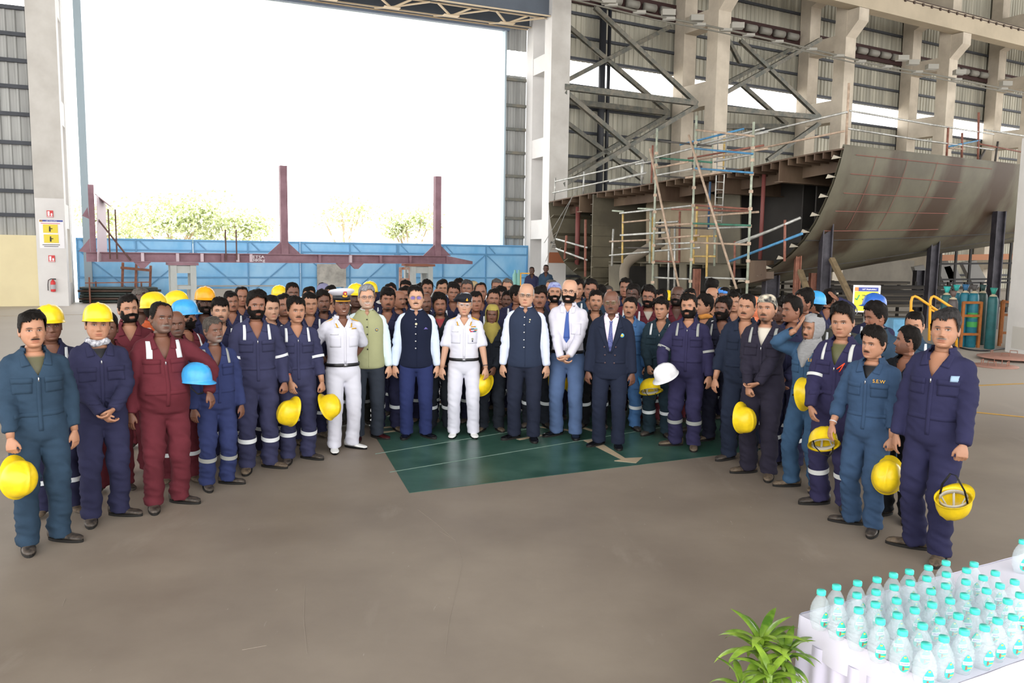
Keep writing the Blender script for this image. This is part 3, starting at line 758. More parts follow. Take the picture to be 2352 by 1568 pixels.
    for name, me, slot in outfit(sp, P, hi):
        if name == '>sole':
            so = G(); so.v = slot.v; so.f = slot.f; so.m = slot.m
            if hi: so.build('sole', sp.get('solem') or mat('dark rubber sole', '#1a1816', .8), last)
            continue
        o = link(name, me, body); last = o; m = ms.get(slot) if isinstance(slot, str) else slot
        if m is None and isinstance(slot, str) and slot.startswith('#'): m = mat('ribbon '+slot, slot, .6)
        if m is not None:
            o.material_slots[0].link = 'OBJECT'; o.material_slots[0].material = m
    for bnd in sp.get('bands', []):    # bracelets and watches: side, t, colour
        s, t0, hx, w = bnd; g = G(); pts = path(P.arm[s], 61); i = int(t0*60)
        g.tube([pts[i], pts[i].lerp(pts[min(i+1,60)], 1) if i < 60 else pts[i]+(pts[i]-pts[i-1])*w], [.033, .033], 18, cap=False)
        g.build('bracelet' if hx != '#2a2a30' else 'wristwatch', mat('wristband '+hx, hx, .4), body, True)
    body['_'] = 0; del body['_']
    return body
# ================================================================ the shed
def rzof(v): return math.atan2(v[1], v[0])
DO = Vector((-16.15, 29.27, 0)); DD = Vector((.918, .397, 0)).normalized(); DR = rzof(DD)      # doorway line
WO = Vector((2.0, 37.3, 0)); WD = Vector((.872, .489, 0)).normalized(); WR = rzof(WD); WN = Vector((-WD.y, WD.x, 0))   # right-hand wall line
conc = mat('raw concrete', '#bdb2a1', .85, var=.10, vs=.8, bump=.05, bs=6, col2='#cdc2b1')
gconc = mat('grey column concrete', '#bcb8b2', .85, var=.07, vs=.8, bump=.05, bs=6, col2='#c8c5c0')
gclad = mat('grey cladding sheet', '#9a9b99', .6, var=.16, vs=1.1, stretch=(2.5, 1, .12), col2='#b2b3b1', metal=.1)
whitew = mat('whitewashed concrete', '#d8d6d4', .8, var=.04, vs=1.2)
cladm = mat('weathered cladding sheet', '#a3a092', .6, var=.18, vs=1.1, stretch=(2.5, 1, .12), col2='#b8b4a4', metal=.1)
steeld = mat('dark girt steel', '#3e4148', .6, var=.15, vs=2)
steelg = mat('grey painted steel', '#6d726f', .6, var=.15, vs=2, col2='#7d786c')
primer = mat('red oxide primer', '#84626c', .6, var=.12, vs=2, col2='#92707b')
def put(g, name, m, O, R, kind=None, label=None, cat=None, parent=None, smooth=False, group=None):
    o = g.build(name, m, parent, smooth)
    if parent is None: o.location = O; o.rotation_euler = (0, 0, R)
    return tag(o, label, cat, group, kind)
# floor
def floor_mat():
    m = bpy.data.materials.new('shed floor concrete'); m.use_nodes = True; nt = m.node_tree; N = nt.nodes; L = nt.links; b = N['Principled BSDF']
    tc = N.new('ShaderNodeTexCoord')
    def ns(scale, det, st=(1,1,1)):
        mp = N.new('ShaderNodeMapping'); mp.inputs['Scale'].default_value = st; L.new(tc.outputs['Object'], mp.inputs['Vector'])
        n = N.new('ShaderNodeTexNoise'); n.inputs['Scale'].default_value = scale; n.inputs['Detail'].default_value = det; n.inputs['Roughness'].default_value = .62; L.new(mp.outputs[0], n.inputs['Vector']); return n
    n1 = ns(.35, 8); r1 = N.new('ShaderNodeValToRGB'); r1.color_ramp.elements[0].position = .35; r1.color_ramp.elements[1].position = .68
    r1.color_ramp.elements[0].color = lin('#7a6e63')+[1]; r1.color_ramp.elements[1].color = lin('#9c9082')+[1]; L.new(n1.outputs['Fac'], r1.inputs['Fac'])
    n2 = ns(1.6, 9, (1, .35, 1)); r2 = N.new('ShaderNodeValToRGB'); r2.color_ramp.elements[0].position = .60; r2.color_ramp.elements[1].position = .78
    mx = N.new('ShaderNodeMixRGB'); mx.inputs['Color2'].default_value = lin('#a89d90')+[1]; L.new(n2.outputs['Fac'], r2.inputs['Fac']); mf = N.new('ShaderNodeMath'); mf.operation = 'MULTIPLY'; mf.inputs[1].default_value = .55
    L.new(r2.outputs['Color'], mf.inputs[0]); L.new(mf.outputs[0], mx.inputs['Fac']); L.new(r1.outputs['Color'], mx.inputs['Color1'])
    n3 = ns(28, 4, (1, .15, 1)); r3 = N.new('ShaderNodeValToRGB'); r3.color_ramp.elements[0].position = .70; r3.color_ramp.elements[1].position = .76
    m2 = N.new('ShaderNodeMath'); m2.operation = 'MULTIPLY'; m2.inputs[1].default_value = .45; L.new(n3.outputs['Fac'], r3.inputs['Fac']); L.new(r3.outputs['Color'], m2.inputs[0])
    mx2 = N.new('ShaderNodeMixRGB'); mx2.inputs['Color2'].default_value = lin('#c9c0b4')+[1]; L.new(m2.outputs[0], mx2.inputs['Fac']); L.new(mx.outputs[0], mx2.inputs['Color1'])
    # sun glare on the floor towards the door, painted in as a paler colour
    sp_ = N.new('ShaderNodeSeparateXYZ'); L.new(tc.outputs['Object'], sp_.inputs[0])
    mr = N.new('ShaderNodeMapRange'); mr.inputs['From Min'].default_value = 9.5; mr.inputs['From Max'].default_value = 14; L.new(sp_.outputs['Y'], mr.inputs['Value'])
    mx3 = N.new('ShaderNodeMixRGB'); mx3.inputs['Color2'].default_value = lin('#b3aaa0')+[1]; L.new(mr.outputs[0], mx3.inputs['Fac']); L.new(mx2.outputs[0], mx3.inputs['Color1'])
    L.new(mx3.outputs[0], b.inputs['Base Color'])
    rr = N.new('ShaderNodeMapRange'); rr.inputs['To Min'].default_value = .38; rr.inputs['To Max'].default_value = .7; L.new(n1.outputs['Fac'], rr.inputs['Value']); L.new(rr.outputs[0], b.inputs['Roughness'])
    bp = N.new('ShaderNodeBump'); bp.inputs['Strength'].default_value = .08; bp.inputs['Distance'].default_value = .01; L.new(n2.outputs['Fac'], bp.inputs['Height']); L.new(bp.outputs[0], b.inputs['Normal'])
    return m
g = G(); g.box((-60, -25, -.3), (75, 75, 0)); tag(g.build('floor', floor_mat()), kind='structure')
def flat(name, pts, m, z=.004, h=.004, kind='structure', **k):
    g = G(); g.prism([(p[0], p[1], z-h) for p in pts], (0, 0, h)); return tag(g.build(name, m), kind=kind, **k)
green = mat('green floor paint', '#2d5548', .30, var=.22, vs=1.6, col2='#4b6e62', bump=.04, bs=8, det=8)
gp = [onz(x, y) for x, y in ((940, 1132), (1690, 1040))]; e1 = (gp[1]-gp[0]).normalized(); e2 = Vector((-e1.y, e1.x, 0))
L1 = (onz(850, 985)-gp[0]).length
e2 = (onz(852, 985)-gp[0]).normalized()
flat('trim_1', [gp[0], gp[0]+e1*4.6, gp[0]+e1*4.6+e2*4.6, gp[0]+e2*4.6], green)
cream = mat('cream floor paint', '#b9a78c', .5, var=.12, vs=4)
ar = [onz(x, y) for x, y in ((1340, 1012), (1366, 1009), (1436, 1053), (1476, 1051), (1461, 1064), (1411, 1059), (1427, 1056))]
flat('trim_2', ar, cream, .007)
for i, (a, b_) in enumerate([((864, 995), (940, 986)), ((860, 985), (905, 980)), ((1190, 1010), (1245, 1000)), ((1243, 981), (1335, 992)), ((1265, 993), (1275, 985)), ((1340, 983), (1362, 990)), ((2190, 888), (2352, 881)), ((2190, 942), (2352, 958)), ((0, 726), (200, 722))]):
    p, q = onz(*a), onz(*b_); d = (q-p).normalized(); s = Vector((-d.y, d.x, 0))*.03
    flat('trim_%d' % (i+3), [p-s, q-s, q+s, p+s], cream if i < 6 or i == 8 else mat('yellow floor line', '#c79a3e', .5), .007)
for i, (a, b_) in enumerate([((862, 1043), (1245, 980)), ((895, 1085), (1560, 975))]):
    p, q = onz(*a), onz(*b_); d = (q-p).normalized(); s = Vector((-d.y, d.x, 0))*.004
    flat('trim_%d' % (i+12), [p-s, q-s, q+s, p+s], mat('pale floor joint', '#7f968c', .6), .007)
ck = mat('pale floor crack', '#978c80', .7)
for j, cr in enumerate((((960, 1170), (1000, 1200), (1045, 1240), (1062, 1290), (1050, 1350), (1032, 1420), (1022, 1500)), ((700, 1345), (697, 1420), (705, 1500)), ((556, 1492), (612, 1482)), ((150, 1375), (143, 1392)), ((1010, 1220), (1046, 1240)))):
    g = G()
    for a, b_ in zip(cr, cr[1:]):
        p, q = onz(*a), onz(*b_); d = (q-p).normalized(); s = Vector((-d.y, d.x, 0))*.0016; g.prism([p-s, q-s, q+s, p+s], (0, 0, .0015))
    tag(g.build('trim_%d' % (40+j), ck), kind='structure')
# cladding sheets with real ribs
def clad(name, O, R, x0, x1, q, z0, z1, m=None, pitch=.30, kind='structure'):
    g = G(); xs = []; x = x0
    while x < x1: xs += [(x, 0), (x+pitch*.55, 0), (x+pitch*.68, -.05), (x+pitch*.87, -.05)]; x += pitch
    xs.append((x1, 0)); xs = [(min(a, x1), b) for a, b in xs]; n = len(xs)
    vs = [(a, q+b, z0) for a, b in xs] + [(a, q+b, z1) for a, b in xs] + [(a, q+b+.03, z0) for a, b in xs] + [(a, q+b+.03, z1) for a, b in xs]
    fs = []
    for i in range(n-1): fs += [(i, i+1, n+i+1, n+i), (2*n+i+1, 2*n+i, 3*n+i, 3*n+i+1)]
    g.add(vs, fs); return put(g, name, m or cladm, O, R, kind=kind)
def girts(name, O, R, x0, x1, q, zs, m=steeld, h=.13):
    g = G()
    for z in zs: g.beam((x0, q-.10, z), (x1, q-.10, z), .14, h)
    return put(g, name, m, O, R, kind='structure')
def column(name, O, R, x0, x1, d0, dw, q1, ztop, m, webs, zb=0, foot=None, ms=None):
    g = G(); g.box((x0, d0, 0), (x1, d0+dw, ztop)); g.box((x0, q1-dw, 0), (x1, q1, ztop))
    for a, b in webs: g.box((x0+.02, d0+dw-.02, a), (x1-.02, q1-dw+.02, b))
    return put(g, name, m, O, R, kind='structure')
WEB = [(0, .8), (2.8, 3.68), (6.55, 7.4), (10.35, 11.1), (14.0, 14.8)]
column('wall_left_column', DO, DR, -.93, 0, 0, .62, 2.25, 19, whitew, WEB)
column('wall_back_column', DO, DR, 19.31, 20.25, 0, .70, 2.65, 19, whitew, WEB)
# rough upper concrete casing on both door columns faces us
for i, (a, b) in enumerate(((-.93, 0), (19.31, 20.25))):
    g = G(); g.box((a+.004, -.006, 3.85), (b-.004, .0, 19)); put(g, 'trim_%d' % (20+i), gconc, DO, DR, kind='structure')
# left wall
clad('wall_left', DO, DR, -22, -.9, .75, 2.5, 10.5, gclad); clad('wall_left_upper', DO, DR, -22, -.9, .75, 11.65, 19, gclad)
girts('trim_22', DO, DR, -22, -.9, .75, [3.25, 4.1, 4.95, 5.8, 6.8, 7.75, 8.65, 9.55, 10.45])
cream_w = mat('cream painted wall', '#e2d5ac', .8, var=.04, vs=1, col2='#d8cba4')
g = G(); g.box((-22, .15, 0), (-.9, .45, 2.53)); put(g, 'wall_left_lower', cream_w, DO, DR, kind='structure')
# narrow cladding return at the right of the doorway
clad('wall_back', DO, DR, 18.3, 19.4, 2.95, 0, 10.5, gclad); clad('wall_back_upper', DO, DR, 18.3, 19.4, 2.95, 11.65, 12.7, gclad)
girts('trim_23', DO, DR, 18.3, 19.4, 2.95, [2.9, 3.8, 4.7, 5.8, 6.9, 8.0, 9.1, 10.3], steelg)
g = G(); g.box((18.22, 2.7, 0), (18.30, 3.1, 12.6)); g.box((.35, 2.45, 0), (.62, 2.75, 12.6)); put(g, 'trim_24', mat('pale blue door guide', '#9fb0ba', .5), DO, DR, kind='structure')
# door header: two plate girders with lacing between and the folded door head
hb = mat('slate blue girder paint', '#59616c', .6, var=.08, vs=1); lac = mat('cream lacing angle', '#c9b79a', .6)
def beam_obj(name, p, q, w, h, m, O, R, label, cat, t=.03, grp=None):
    g = G(); g.ibeam(p, q, w, h, t); return put(g, name, m, O, R, label=label, cat=cat, group=grp)
beam_obj('plate_girder', (.02, .30, 13.0), (19.29, .30, 13.0), .40, .80, hb, DO, DR, 'front slate blue plate girder spanning above the open doorway', 'girder')
beam_obj('plate_girder', (.02, 2.35, 13.1), (19.29, 2.35, 13.1), .40, 1.0, hb, DO, DR, 'rear slate blue plate girder just above the doorway head', 'girder')
g = G()
for y in (.10, .50, 2.15, 2.55): g.beam((.02, y, 12.57), (19.28, y, 12.57), .05, .05)
put(g, 'girder_edge_angle', lac, DO, DR, label='cream steel angles edging the undersides of the doorway girders', cat='steel angle')
for k in range(7):
    t = empty('lacing_bay', DO + Matrix.Rotation(DR, 3, 'Z') @ Vector((.9+k*2.65, 0, 12.53)), DR, 'cream V-shaped lacing angle between the two doorway girders', 'bracing', 'lacing bays between the doorway girders')
    for a, b in (((0, .35, 0), (.9, 1.45, -.1)), ((.9, 1.45, -.1), (2.3, .35, 0)), ((1.0, 1.45, -.1), (1.5, .45, 0)), ((.9, 1.45, -.1), (.4, 2.2, 0))):
        g = G(); g.beam(a, b, .09, .05); g.build('lacing_angle', lac, t)
    g = G(); g.box((.6, 1.30, -.13), (1.3, 1.60, -.10)); g.build('node_plate', lac, t)
g = G(); g.box((-.2, 2.85, 12.55), (18.4, 3.05, 19)); g.box((-.2, 2.62, 12.45), (18.4, 2.84, 12.55)); put(g, 'wall_back_header', mat('blue grey door head', '#6f7d92', .6, var=.06, vs=1), DO, DR, kind='structure')
g = G(); g.box((-.2, 2.80, 12.44), (18.4, 2.9, 12.55)); put(g, 'trim_25', mat('pale door track', '#b9c8cf', .5), DO, DR, kind='structure')
# right-hand wall
NB = 6; S_ = 9.35
clad('wall_right', WO, WR, .2, S_*NB, 3.05, 0, 10.5); clad('wall_right_upper', WO, WR, .2, S_*NB, 3.05, 11.65, 21)
girts('trim_26', WO, WR, .2, S_*NB, 3.05, [1.0, 2.2, 3.4, 4.6, 5.8, 7.0, 8.2, 9.4, 10.45, 11.75, 12.8, 13.9, 15.0, 16.2, 17.3, 18.4])
for k in range(1, NB+1):
    x = k*S_
    g = G(); g.box((x-.42, -.4, 0), (x+.42, .35, 19.5)); g.box((x-.42, 2.1, 0), (x+.42, 2.85, 21))
    for a, b in ((1.5, 2.3), (5.6, 6.5), (9.7, 10.9), (13.6, 14.4), (17.6, 18.5)): g.box((x-.40, .3, a), (x+.40, 2.15, b))
    # corbel with sloping underside
    g.prism([(x-.40, -.4, 14.2), (x-.40, -1.15, 14.95), (x-.40, -1.15, 15.6), (x-.40, -.4, 15.6)], (.8, 0, 0))
    g.prism([(x-.42, .34, 17.1), (x-.42, 2.12, 16.4), (x-.42, 2.12, 18.4), (x-.42, .34, 18.4)], (.84, 0, 0))
    put(g, 'wall_right_column', conc, WO, WR, kind='structure')
g = G(); g.box((-.7, -1.15, 15.62), (S_*NB, -.42, 16.65)); put(g, 'crane_girder', mat('warm concrete beam', '#b5a892', .8, var=.08, vs=.6), WO, WR, label='long concrete crane girder resting on the column corbels', cat='girder')
g = G(); g.beam((-.7, -1.0, 16.72), (S_*NB, -1.0, 16.72), .08, .10); g.beam((-.7, -1.14, 16.55), (S_*NB, -1.14, 16.55), .04, .06)
rl = put(g, 'crane_rail', mat('brown crane rail', '#4a3a30', .6), WO, WR, label='dark brown crane rail fixed along the concrete girder top', cat='rail')
for k in range(70):
    g = G(); g.box((-.4+k*.8, -1.22, 16.45), (-.28+k*.8, -1.10, 16.60)); put(g, 'rail_clip', mat('brown crane rail', '#4a3a30', .6), WO, WR, parent=rl)
# ventilator row under the girder
g = G(); g.box((.4, 2.8, 14.35), (S_*NB, 2.9, 15.2)); put(g, 'trim_27', mat('dark red louvre backing', '#3a2422', .8), WO, WR, kind='structure')
for k in range(NB):
    for j in range(7):
        x = k*S_+1.15+j*1.1
        g = G(); g.tube([(x, 2.62, 14.75), (x+.72, 2.62, 14.75)], .20, 12); put(g, 'wall_ventilator', mat('pale ventilator', '#8f8c84', .6), WO, WR, label='pale drum ventilator in the dark red row under the crane girder', cat='ventilator', group='drum ventilators under the crane girder', smooth=True)
# bracing, placed on the planes of the front and rear column legs
def wp(x, y, q): return onplane(x, y, WO+WN*q, WN)
br_f = [(1366, 17, 1600, 238), (1293, 425, 1600, 243), (1297, 210, 1483, 368), (1295, 200, 1597, 237), (1700, 93, 1882, 269), (1640, 228, 1885, 90), (1882, 283, 1762, 368), (1640, 248, 1882, 270), (1640, 90, 1700, 93)]
br_r = [(1299, 186, 1540, 61), (1297, 54, 1533, 256), (1295, 277, 1475, 412), (1295, 403, 1535, 264), (1295, 232, 1535, 260), (1660, 68, 1700, 145), (1645, 203, 1818, 112), (1700, 191, 1807, 286), (1655, 290, 1806, 290), (1640, 10, 1818, 120)]
brm = mat('grey green brace', '#5f635c', .6, var=.2, vs=3, col2='#7c7568')
for L_, q, nm in ((br_f[:8], -.1, 'front'), (br_r[:9], 2.2, 'rear')):
    for i, (a, b, c, d) in enumerate(L_):
        w = .20 if abs(b-d) > 45 else .26
        P, Q = wp(a, b, q), wp(c, d, q)
        g = G(); g.ibeam(P, Q, w, w, .03, up=(WN.x, WN.y, 0)); o = g.build('wall_brace', brm)
        sl_ = 'rising to the right' if d < b-10 else ('falling to the right' if d > b+45 else 'running level')
        tag(o, 'grey green steel brace of the %s column row, %s' % (nm, sl_), 'brace', 'steel braces of the %s row %s' % (nm, sl_))
P, Q = wp(1386, 30, 2.52), wp(1380, 440, 2.52); g = G(); g.tube([(P.x, P.y, 17), (P.x, P.y, 0)], .17, 12); g.tube([(P.x+.35, P.y+.2, 17), (P.x+.35, P.y+.2, 0)], .09, 10)
tag(g.build('drain_pipe', mat('black pipe', '#22242a', .5), smooth=True), 'pair of black drain pipes running down the cladding', 'pipe')
# light bar along the wall
lb = [(1250, -26), (1370, 2), (1500, 35), (1640, 62), (1745, 85), (1900, 121), (2000, 146), (2140, 170), (2352, 213), (2420, 226)]
pts = [wp(a, b, -1.6) for a, b in lb]; t = empty('light_gantry', pts[0], 0, 'long cable tray carrying small floodlights across the bay columns', 'light rail')
g = G(); g.tube([p-pts[0] for p in pts], .05, 8); g.tube([p-pts[0]+Vector((0, 0, -.18)) for p in pts], .035, 6); g.build('tray', mat('dusty tray', '#77746a', .6), t)
for i in range(len(pts)-1):
    for u in (.25, .75):
        p = pts[i].lerp(pts[i+1], u)-pts[0]
        g = G(); g.box((p.x-.28, p.y-.12, p.z-.08), (p.x+.28, p.y+.12, p.z+.04)); g.build('floodlight', mat('dusty lamp body', '#a5a299', .5), t)
for a, b in ((1398, 10), (1535, 38), (1600, 50), (1693, 67), (2072, 140), (2096, 150), (2140, 160), (2203, 172), (2310, 198)):
    p = wp(a, b, -1.6)-pts[0]; g = G(); g.box((p.x-.3, p.y-.2, p.z+.02), (p.x+.3, p.y+.2, p.z+.28)); g.build('switch_box', mat('dusty lamp body', '#a5a299', .5), t)
# solid unseen roof; its rear is left open so sky light fills the faces
roofm = mat('roof sheet', '#7a7c7c', .7)
for k, (x0, x1) in enumerate(((-62, -16.5), (-16.5, 2.1), (2.1, 30), (30, 62))):
    def yl(x): return (29.27+(x+16.15)*DD.y/DD.x + 3.1) if x <= 2.1 else (37.3+(x-2.0)*WD.y/WD.x + 3.4)
    g = G(); g.prism([(x0, -13, 20.6), (x1, -13, 20.6), (x1, yl(x1-.001), 20.6), (x0, yl(x0+.001), 20.6)], (0, 0, .2)); tag(g.build('ceiling', roofm), kind='structure')
# ================================================================ outside and doorway
blue = mat('blue painted gate sheet', '#74bdf0', .45, var=.07, vs=.7, col2='#a2d4f8', stretch=(1, 1, .6)); blued = mat('blue gate frame', '#6098c4', .5)
gA = onz(188, 692); gA = Vector((gA.x, gA.y, 0)); gB = Vector(((1213-1176)/F*39.0, 39.0, 0))
GD = (gB-gA).normalized(); GR = rzof(GD); GN = Vector((-GD.y, GD.x, 0))
def gx(px, y=600): p = onplane(px, y, gA, GN); return (p-gA).dot(GD)
cuts = [178, 446, 691, 914, 1213]; zt = 2.5
names = ['leftmost blue steel gate leaf beside the white door column', 'second blue steel gate leaf behind the left grey stool', 'third blue steel gate leaf behind the red steel frame', 'rightmost long blue steel gate leaf ending at the centre column']
for i in range(4):
    a = gx(cuts[i]); b = gx(cuts[i+1])-.06; t = empty('gate_leaf', gA+GD*a, GR, names[i], 'gate', 'blue gate leaves across the doorway'); W = b-a
    g = G(); g.box((0, 0, .12), (W, .02, zt)); g.build('gate_sheet', blue, t)
    g = G(); 
    for z in (.15, .95, 2.05, zt-.05): g.beam((0, -.03, z), (W, -.03, z), .05, .06)
    n = max(2, int(round(W/2.1)))
    for j in range(n+1): g.beam((W*j/n, -.03, .12), (W*j/n, -.03, zt), .05, .06, up=(0, 1, 0))
    for j in range(n):
        x0, x1 = W*j/n, W*(j+1)/n
        if j % 2: g.beam((x0, -.03, .2), (x1, -.03, 2.05), .04, .04)
        else: g.beam((x0, -.03, 2.05), (x1, -.03, .2), .04, .04)
        g.beam((x0+.5, -.03, 2.05), (x0+.15, -.03, zt-.1), .04, .04)
    g.build('gate_frame', blued, t)
leafm = mat('sunlit leaves', '#c4d196', .6, var=.2, vs=3, col2='#e8efc8'); barkm = mat('pale bark', '#c9b49c', .8)
def tree(px, py_top, dist, w, dens, label):
    p = atY(px, 640, dist); ztop = atY(px, py_top, dist).z; rnd = random.Random(px); t = empty('tree', (p.x, p.y, 0), 0, label, 'tree')
    g = G(); tips = []
    for k in range(7):
        a = rnd.uniform(0, 2*PI); r = rnd.uniform(.3, .8)*w; q = Vector((r*math.cos(a), r*math.sin(a)*.6, rnd.uniform(.55, .9)*ztop)); m_ = Vector((q.x*.3, q.y*.3, ztop*.35))
        g.tube([(0, 0, 0), m_, q], [.16, .10, .03], 6); tips.append(q)
    g.build('trunk', barkm, t, True); g = G()
    for i in range(dens):
        c = rnd.choice(tips); s = .45*w; p = c+Vector((rnd.gauss(0, s*.55), rnd.gauss(0, s*.45), rnd.gauss(0, s*.30)))
        p.z = min(p.z, ztop); d = Vector((rnd.uniform(-1, 1), rnd.uniform(-1, 1), rnd.uniform(-1, 1))).normalized()*rnd.uniform(.08, .19); e = d.cross(Vector((rnd.uniform(-1, 1), rnd.uniform(-1, 1), 1))).normalized()*.08
        g.add([p-d, p-e, p+d, p+e], [(0, 1, 2, 3)])
    g.build('foliage', leafm, t)
tree(270, 462, 52, 2.8, 2600, 'sparse pale tree behind the gate beside the left door column')
tree(400, 436, 50, 3.2, 4200, 'fullest leafy green tree behind the blue gate')
tree(545, 478, 52, 2.6, 2800, 'low bushy tree between the full tree and the red upright')
tree(790, 432, 56, 2.4, 1000, 'thin airy tree between the two red uprights')
tree(945, 470, 54, 2.0, 1700, 'small leafy tree just left of the second red upright')
# red oxide frame on grey stools
rA = Vector(((200-1176)/F*27.8, 27.8, 0)); rB = Vector(((1080-1176)/F*34.6, 34.6, 0)); RD = (rB-rA).normalized(); RR = rzof(RD); RN = Vector((-RD.y, RD.x, 0))
def rx(px, y=600): return (onplane(px, y, rA, RN)-rA).dot(RD)
def rz_(px, py): return onplane(px, py, rA, RN).z
zb = 1.64; ht = .34; Lr = (rB-rA).length
t = empty('steel_lifting_frame', rA, RR, 'long red oxide steel frame lying on grey stools before the gate', 'steel frame')
g = G(); g.ibeam((0, 0, zb+ht/2), (Lr-1.2, 0, zb+ht/2), .30, ht, .03); g.prism([(Lr-1.2, -.15, zb), (Lr, -.15, zb), (Lr, -.15, zb+.12), (Lr-1.2, -.15, zb+ht)], (0, .3, 0)); g.build('main_beam', primer, t)
for px, top in ((653, 381), (1004, 405)):
    x = rx(px, 580); z1 = rz_(px, top); g = G(); g.box((x-.13, -.13, zb+ht), (x+.13, .13, z1)); g.build('upright', primer, t)
    for s in (-1, 1): g = G(); g.prism([(x+.13*s, -.02, zb+ht), (x+.62*s, -.02, zb+ht), (x+.13*s, -.02, zb+ht+.45)], (0, .04, 0)); g.build('gusset_plate', primer, t)
x = rx(214, 560); z1 = rz_(214, 424); g = G(); g.box((x-.09, -.02, zb+.05), (x+.09, .30, z1)); g.prism([(x-.09, 0, 3.1), (x-.30, 0, 3.2), (x-.12, 0, 3.5)], (0, .05, 0)); g.prism([(x-.1, 0, zb+.3), (x-.45, 0, zb+.35), (x-.1, 0, zb+.8)], (0, .05, 0)); g.build('end_post', primer, t)
g = G(); g.prism([(x+.10, -.30, zb), (x+.16, -.30, 3.9), (x+.42, .5, 3.7), (x+.40, .5, zb)], (.03, .0, 0)); g.build('end_plate', mat('pale primed plate', '#c4b2bb', .5), t)
g = G(); g.prism([(x+.1, -.3, 3.93), (x+.55, .1, 3.55), (x+.62, .45, 3.55), (x+.16, .3, 3.93)], (0, 0, .03)); g.build('end_cap_plate', primer, t)
for px in (252, 268, 1588*.2339+170, 517):
    xx = rx(px, 580); g = G(); g.tube([(xx, -.2, zb+.1), (xx, -.2, zb+1.2+(.6 if px < 300 else 0))], .025, 6); g.build('threaded_rod', mat('rusty rod', '#5b403c', .7), t)
g = G(); g.tube([(rx(224, 500), -.2, 3.1), (rx(300, 600), -.2, zb+.05)], .03, 6); g.build('stay_rod', mat('rusty rod', '#5b403c', .7), t)
for px in (327, 407, 463, 510, 545, 575, 732, 803, 872, 940):
    xx = rx(px, 592); g = G(); g.box((xx-.05, -.17, zb+.03), (xx+.05, -.01, zb+ht-.02)); g.build('stiffener', mat('pale primed plate', '#c4b2bb', .5) if px % 2 else primer, t)
for px in (327, 788, 818):
    xx = rx(px, 610); g = G(); g.prism([(xx-.28, -.1, zb), (xx+.28, -.1, zb), (xx+.06, -.1, zb-.22), (xx-.06, -.1, zb-.22)], (0, .2, 0)); g.build('lug', primer, t)
for s_, dz in (('ETSA', .075), ('380kg', -.045)):
    me = text_mesh(s_, .15, mat('white paint mark', '#e6e0e6', .6)); o = link('lettering', me, t); xx = rx(592, 597); o.location = (xx, -.17, zb+ht*.5+dz-.03); o.rotation_euler = (PI/2, 0, 0); o.scale = (1.3, 1, 1)
stoolm = mat('pale grey stool paint', '#aeb2b0', .55, var=.06, vs=2)
def stool(px0, px1, dz, label, rusty=False):
    a, b = rx(px0, 640), rx(px1, 640); t = empty('steel_stool', rA+RD*a, RR, label, 'stool'); W = b-a; z1 = zb-.10
    for sx in (0, 1):
        for sy in (-.35, .35):
            g = G(); x = sx*(W-.2); g.box((x, sy-.1, 0), (x+.2, sy+.1, z1)); g.build('leg', stoolm, t)
    for sy in (-.35, .35):
        for z in (z1-.28, .68):
            g = G(); g.box((.2, sy-.06, z), (W-.2, sy+.06, z+(.26 if z > .7 else .13))); g.build('rail', stoolm, t)
    for x in (.05, W-.15):
        g = G(); g.box((x, -.25, .68), (x+.1, .25, .81)); g.box((x, -.25, z1-.28), (x+.1, .25, z1)); g.build('side_rail', stoolm, t)
    g = G(); g.box((-.08, -.5, z1), (W+.08, .5, z1+.09)); g.build('packing_plate', primer if not rusty else mat('rusty packing', '#8a5a48', .8), t)
stool(390, 448, 0, 'left grey steel stool carrying the red oxide frame'); stool(936, 985, 0, 'right grey steel stool carrying the red oxide frame end', True)
g = G(); p = onz(922, 700); 
for dx in (0, .42): g.beam((dx, 0, 0), (dx, 0, 1.5), .10, .12, up=(0, 1, 0))
for z in (.5, 1.0, 1.45): g.beam((0, 0, z), (.42, 0, z), .08, .10)
o = g.build('trestle', mat('peeling cream paint', '#cbbcae', .7, var=.3, vs=6, col2='#9a5f4a')); o.location = rA+RD*(rx(916, 640))+RN*-.2; o.rotation_euler = (0, 0, RR); tag(o, 'narrow rust stained cream trestle beside the right grey stool', 'trestle')
# rusty rack, pipe stack, sheet against the gate
rust = mat('rusty brown steel', '#8b5d4c', .8, var=.25, vs=5)
t = empty('rusty_rack', gA+GD*gx(281, 650)-GN*.7, GR, 'leaning rusty brown rack frame in front of the blue gate', 'rack')
for x in (0, .48, 1.0): g = G(); g.beam((x, 0, 0), (x+.08, .25, 1.55-.12*x), .09, .09, up=(0, 1, 0)); g.build('rack_post', rust, t)
for z in (.45, 1.35): g = G(); g.beam((0, .1, z), (1.08, .1, z-.1), .09, .10); g.build('rack_rail', rust, t)
pp = gA+GD*gx(194, 690)-GN*1.2
sticks = []
for i in range(46):
    rr = random.Random(i); x = pp.x; r, c = divmod(i, 8)
    g = G(); g.tube([(rr.uniform(-.1, .1), c*.11, .07+r*.10), (2.55+rr.uniform(-.25, .25), c*.11, .07+r*.10)], .045, 8)
    o = g.build('steel_pipe', mat('stacked pipe %d' % (i % 3), ('#2f3a38', '#3f4744', '#4f3e36')[i % 3], .5), smooth=True); o.location = pp; o.rotation_euler = (0, 0, GR-.12)
    tag(o, 'dark steel pipe in the low stack before the leftmost gate leaf', 'pipe', 'dark pipes stacked by the gate')
g = G()
for x in (.35, 2.0): g.beam((x, -.10, 0), (x, -.10, 1.0), .05, .05, up=(0, 1, 0)); g.beam((x, .92, 0), (x, .92, .8), .05, .05, up=(0, 1, 0))
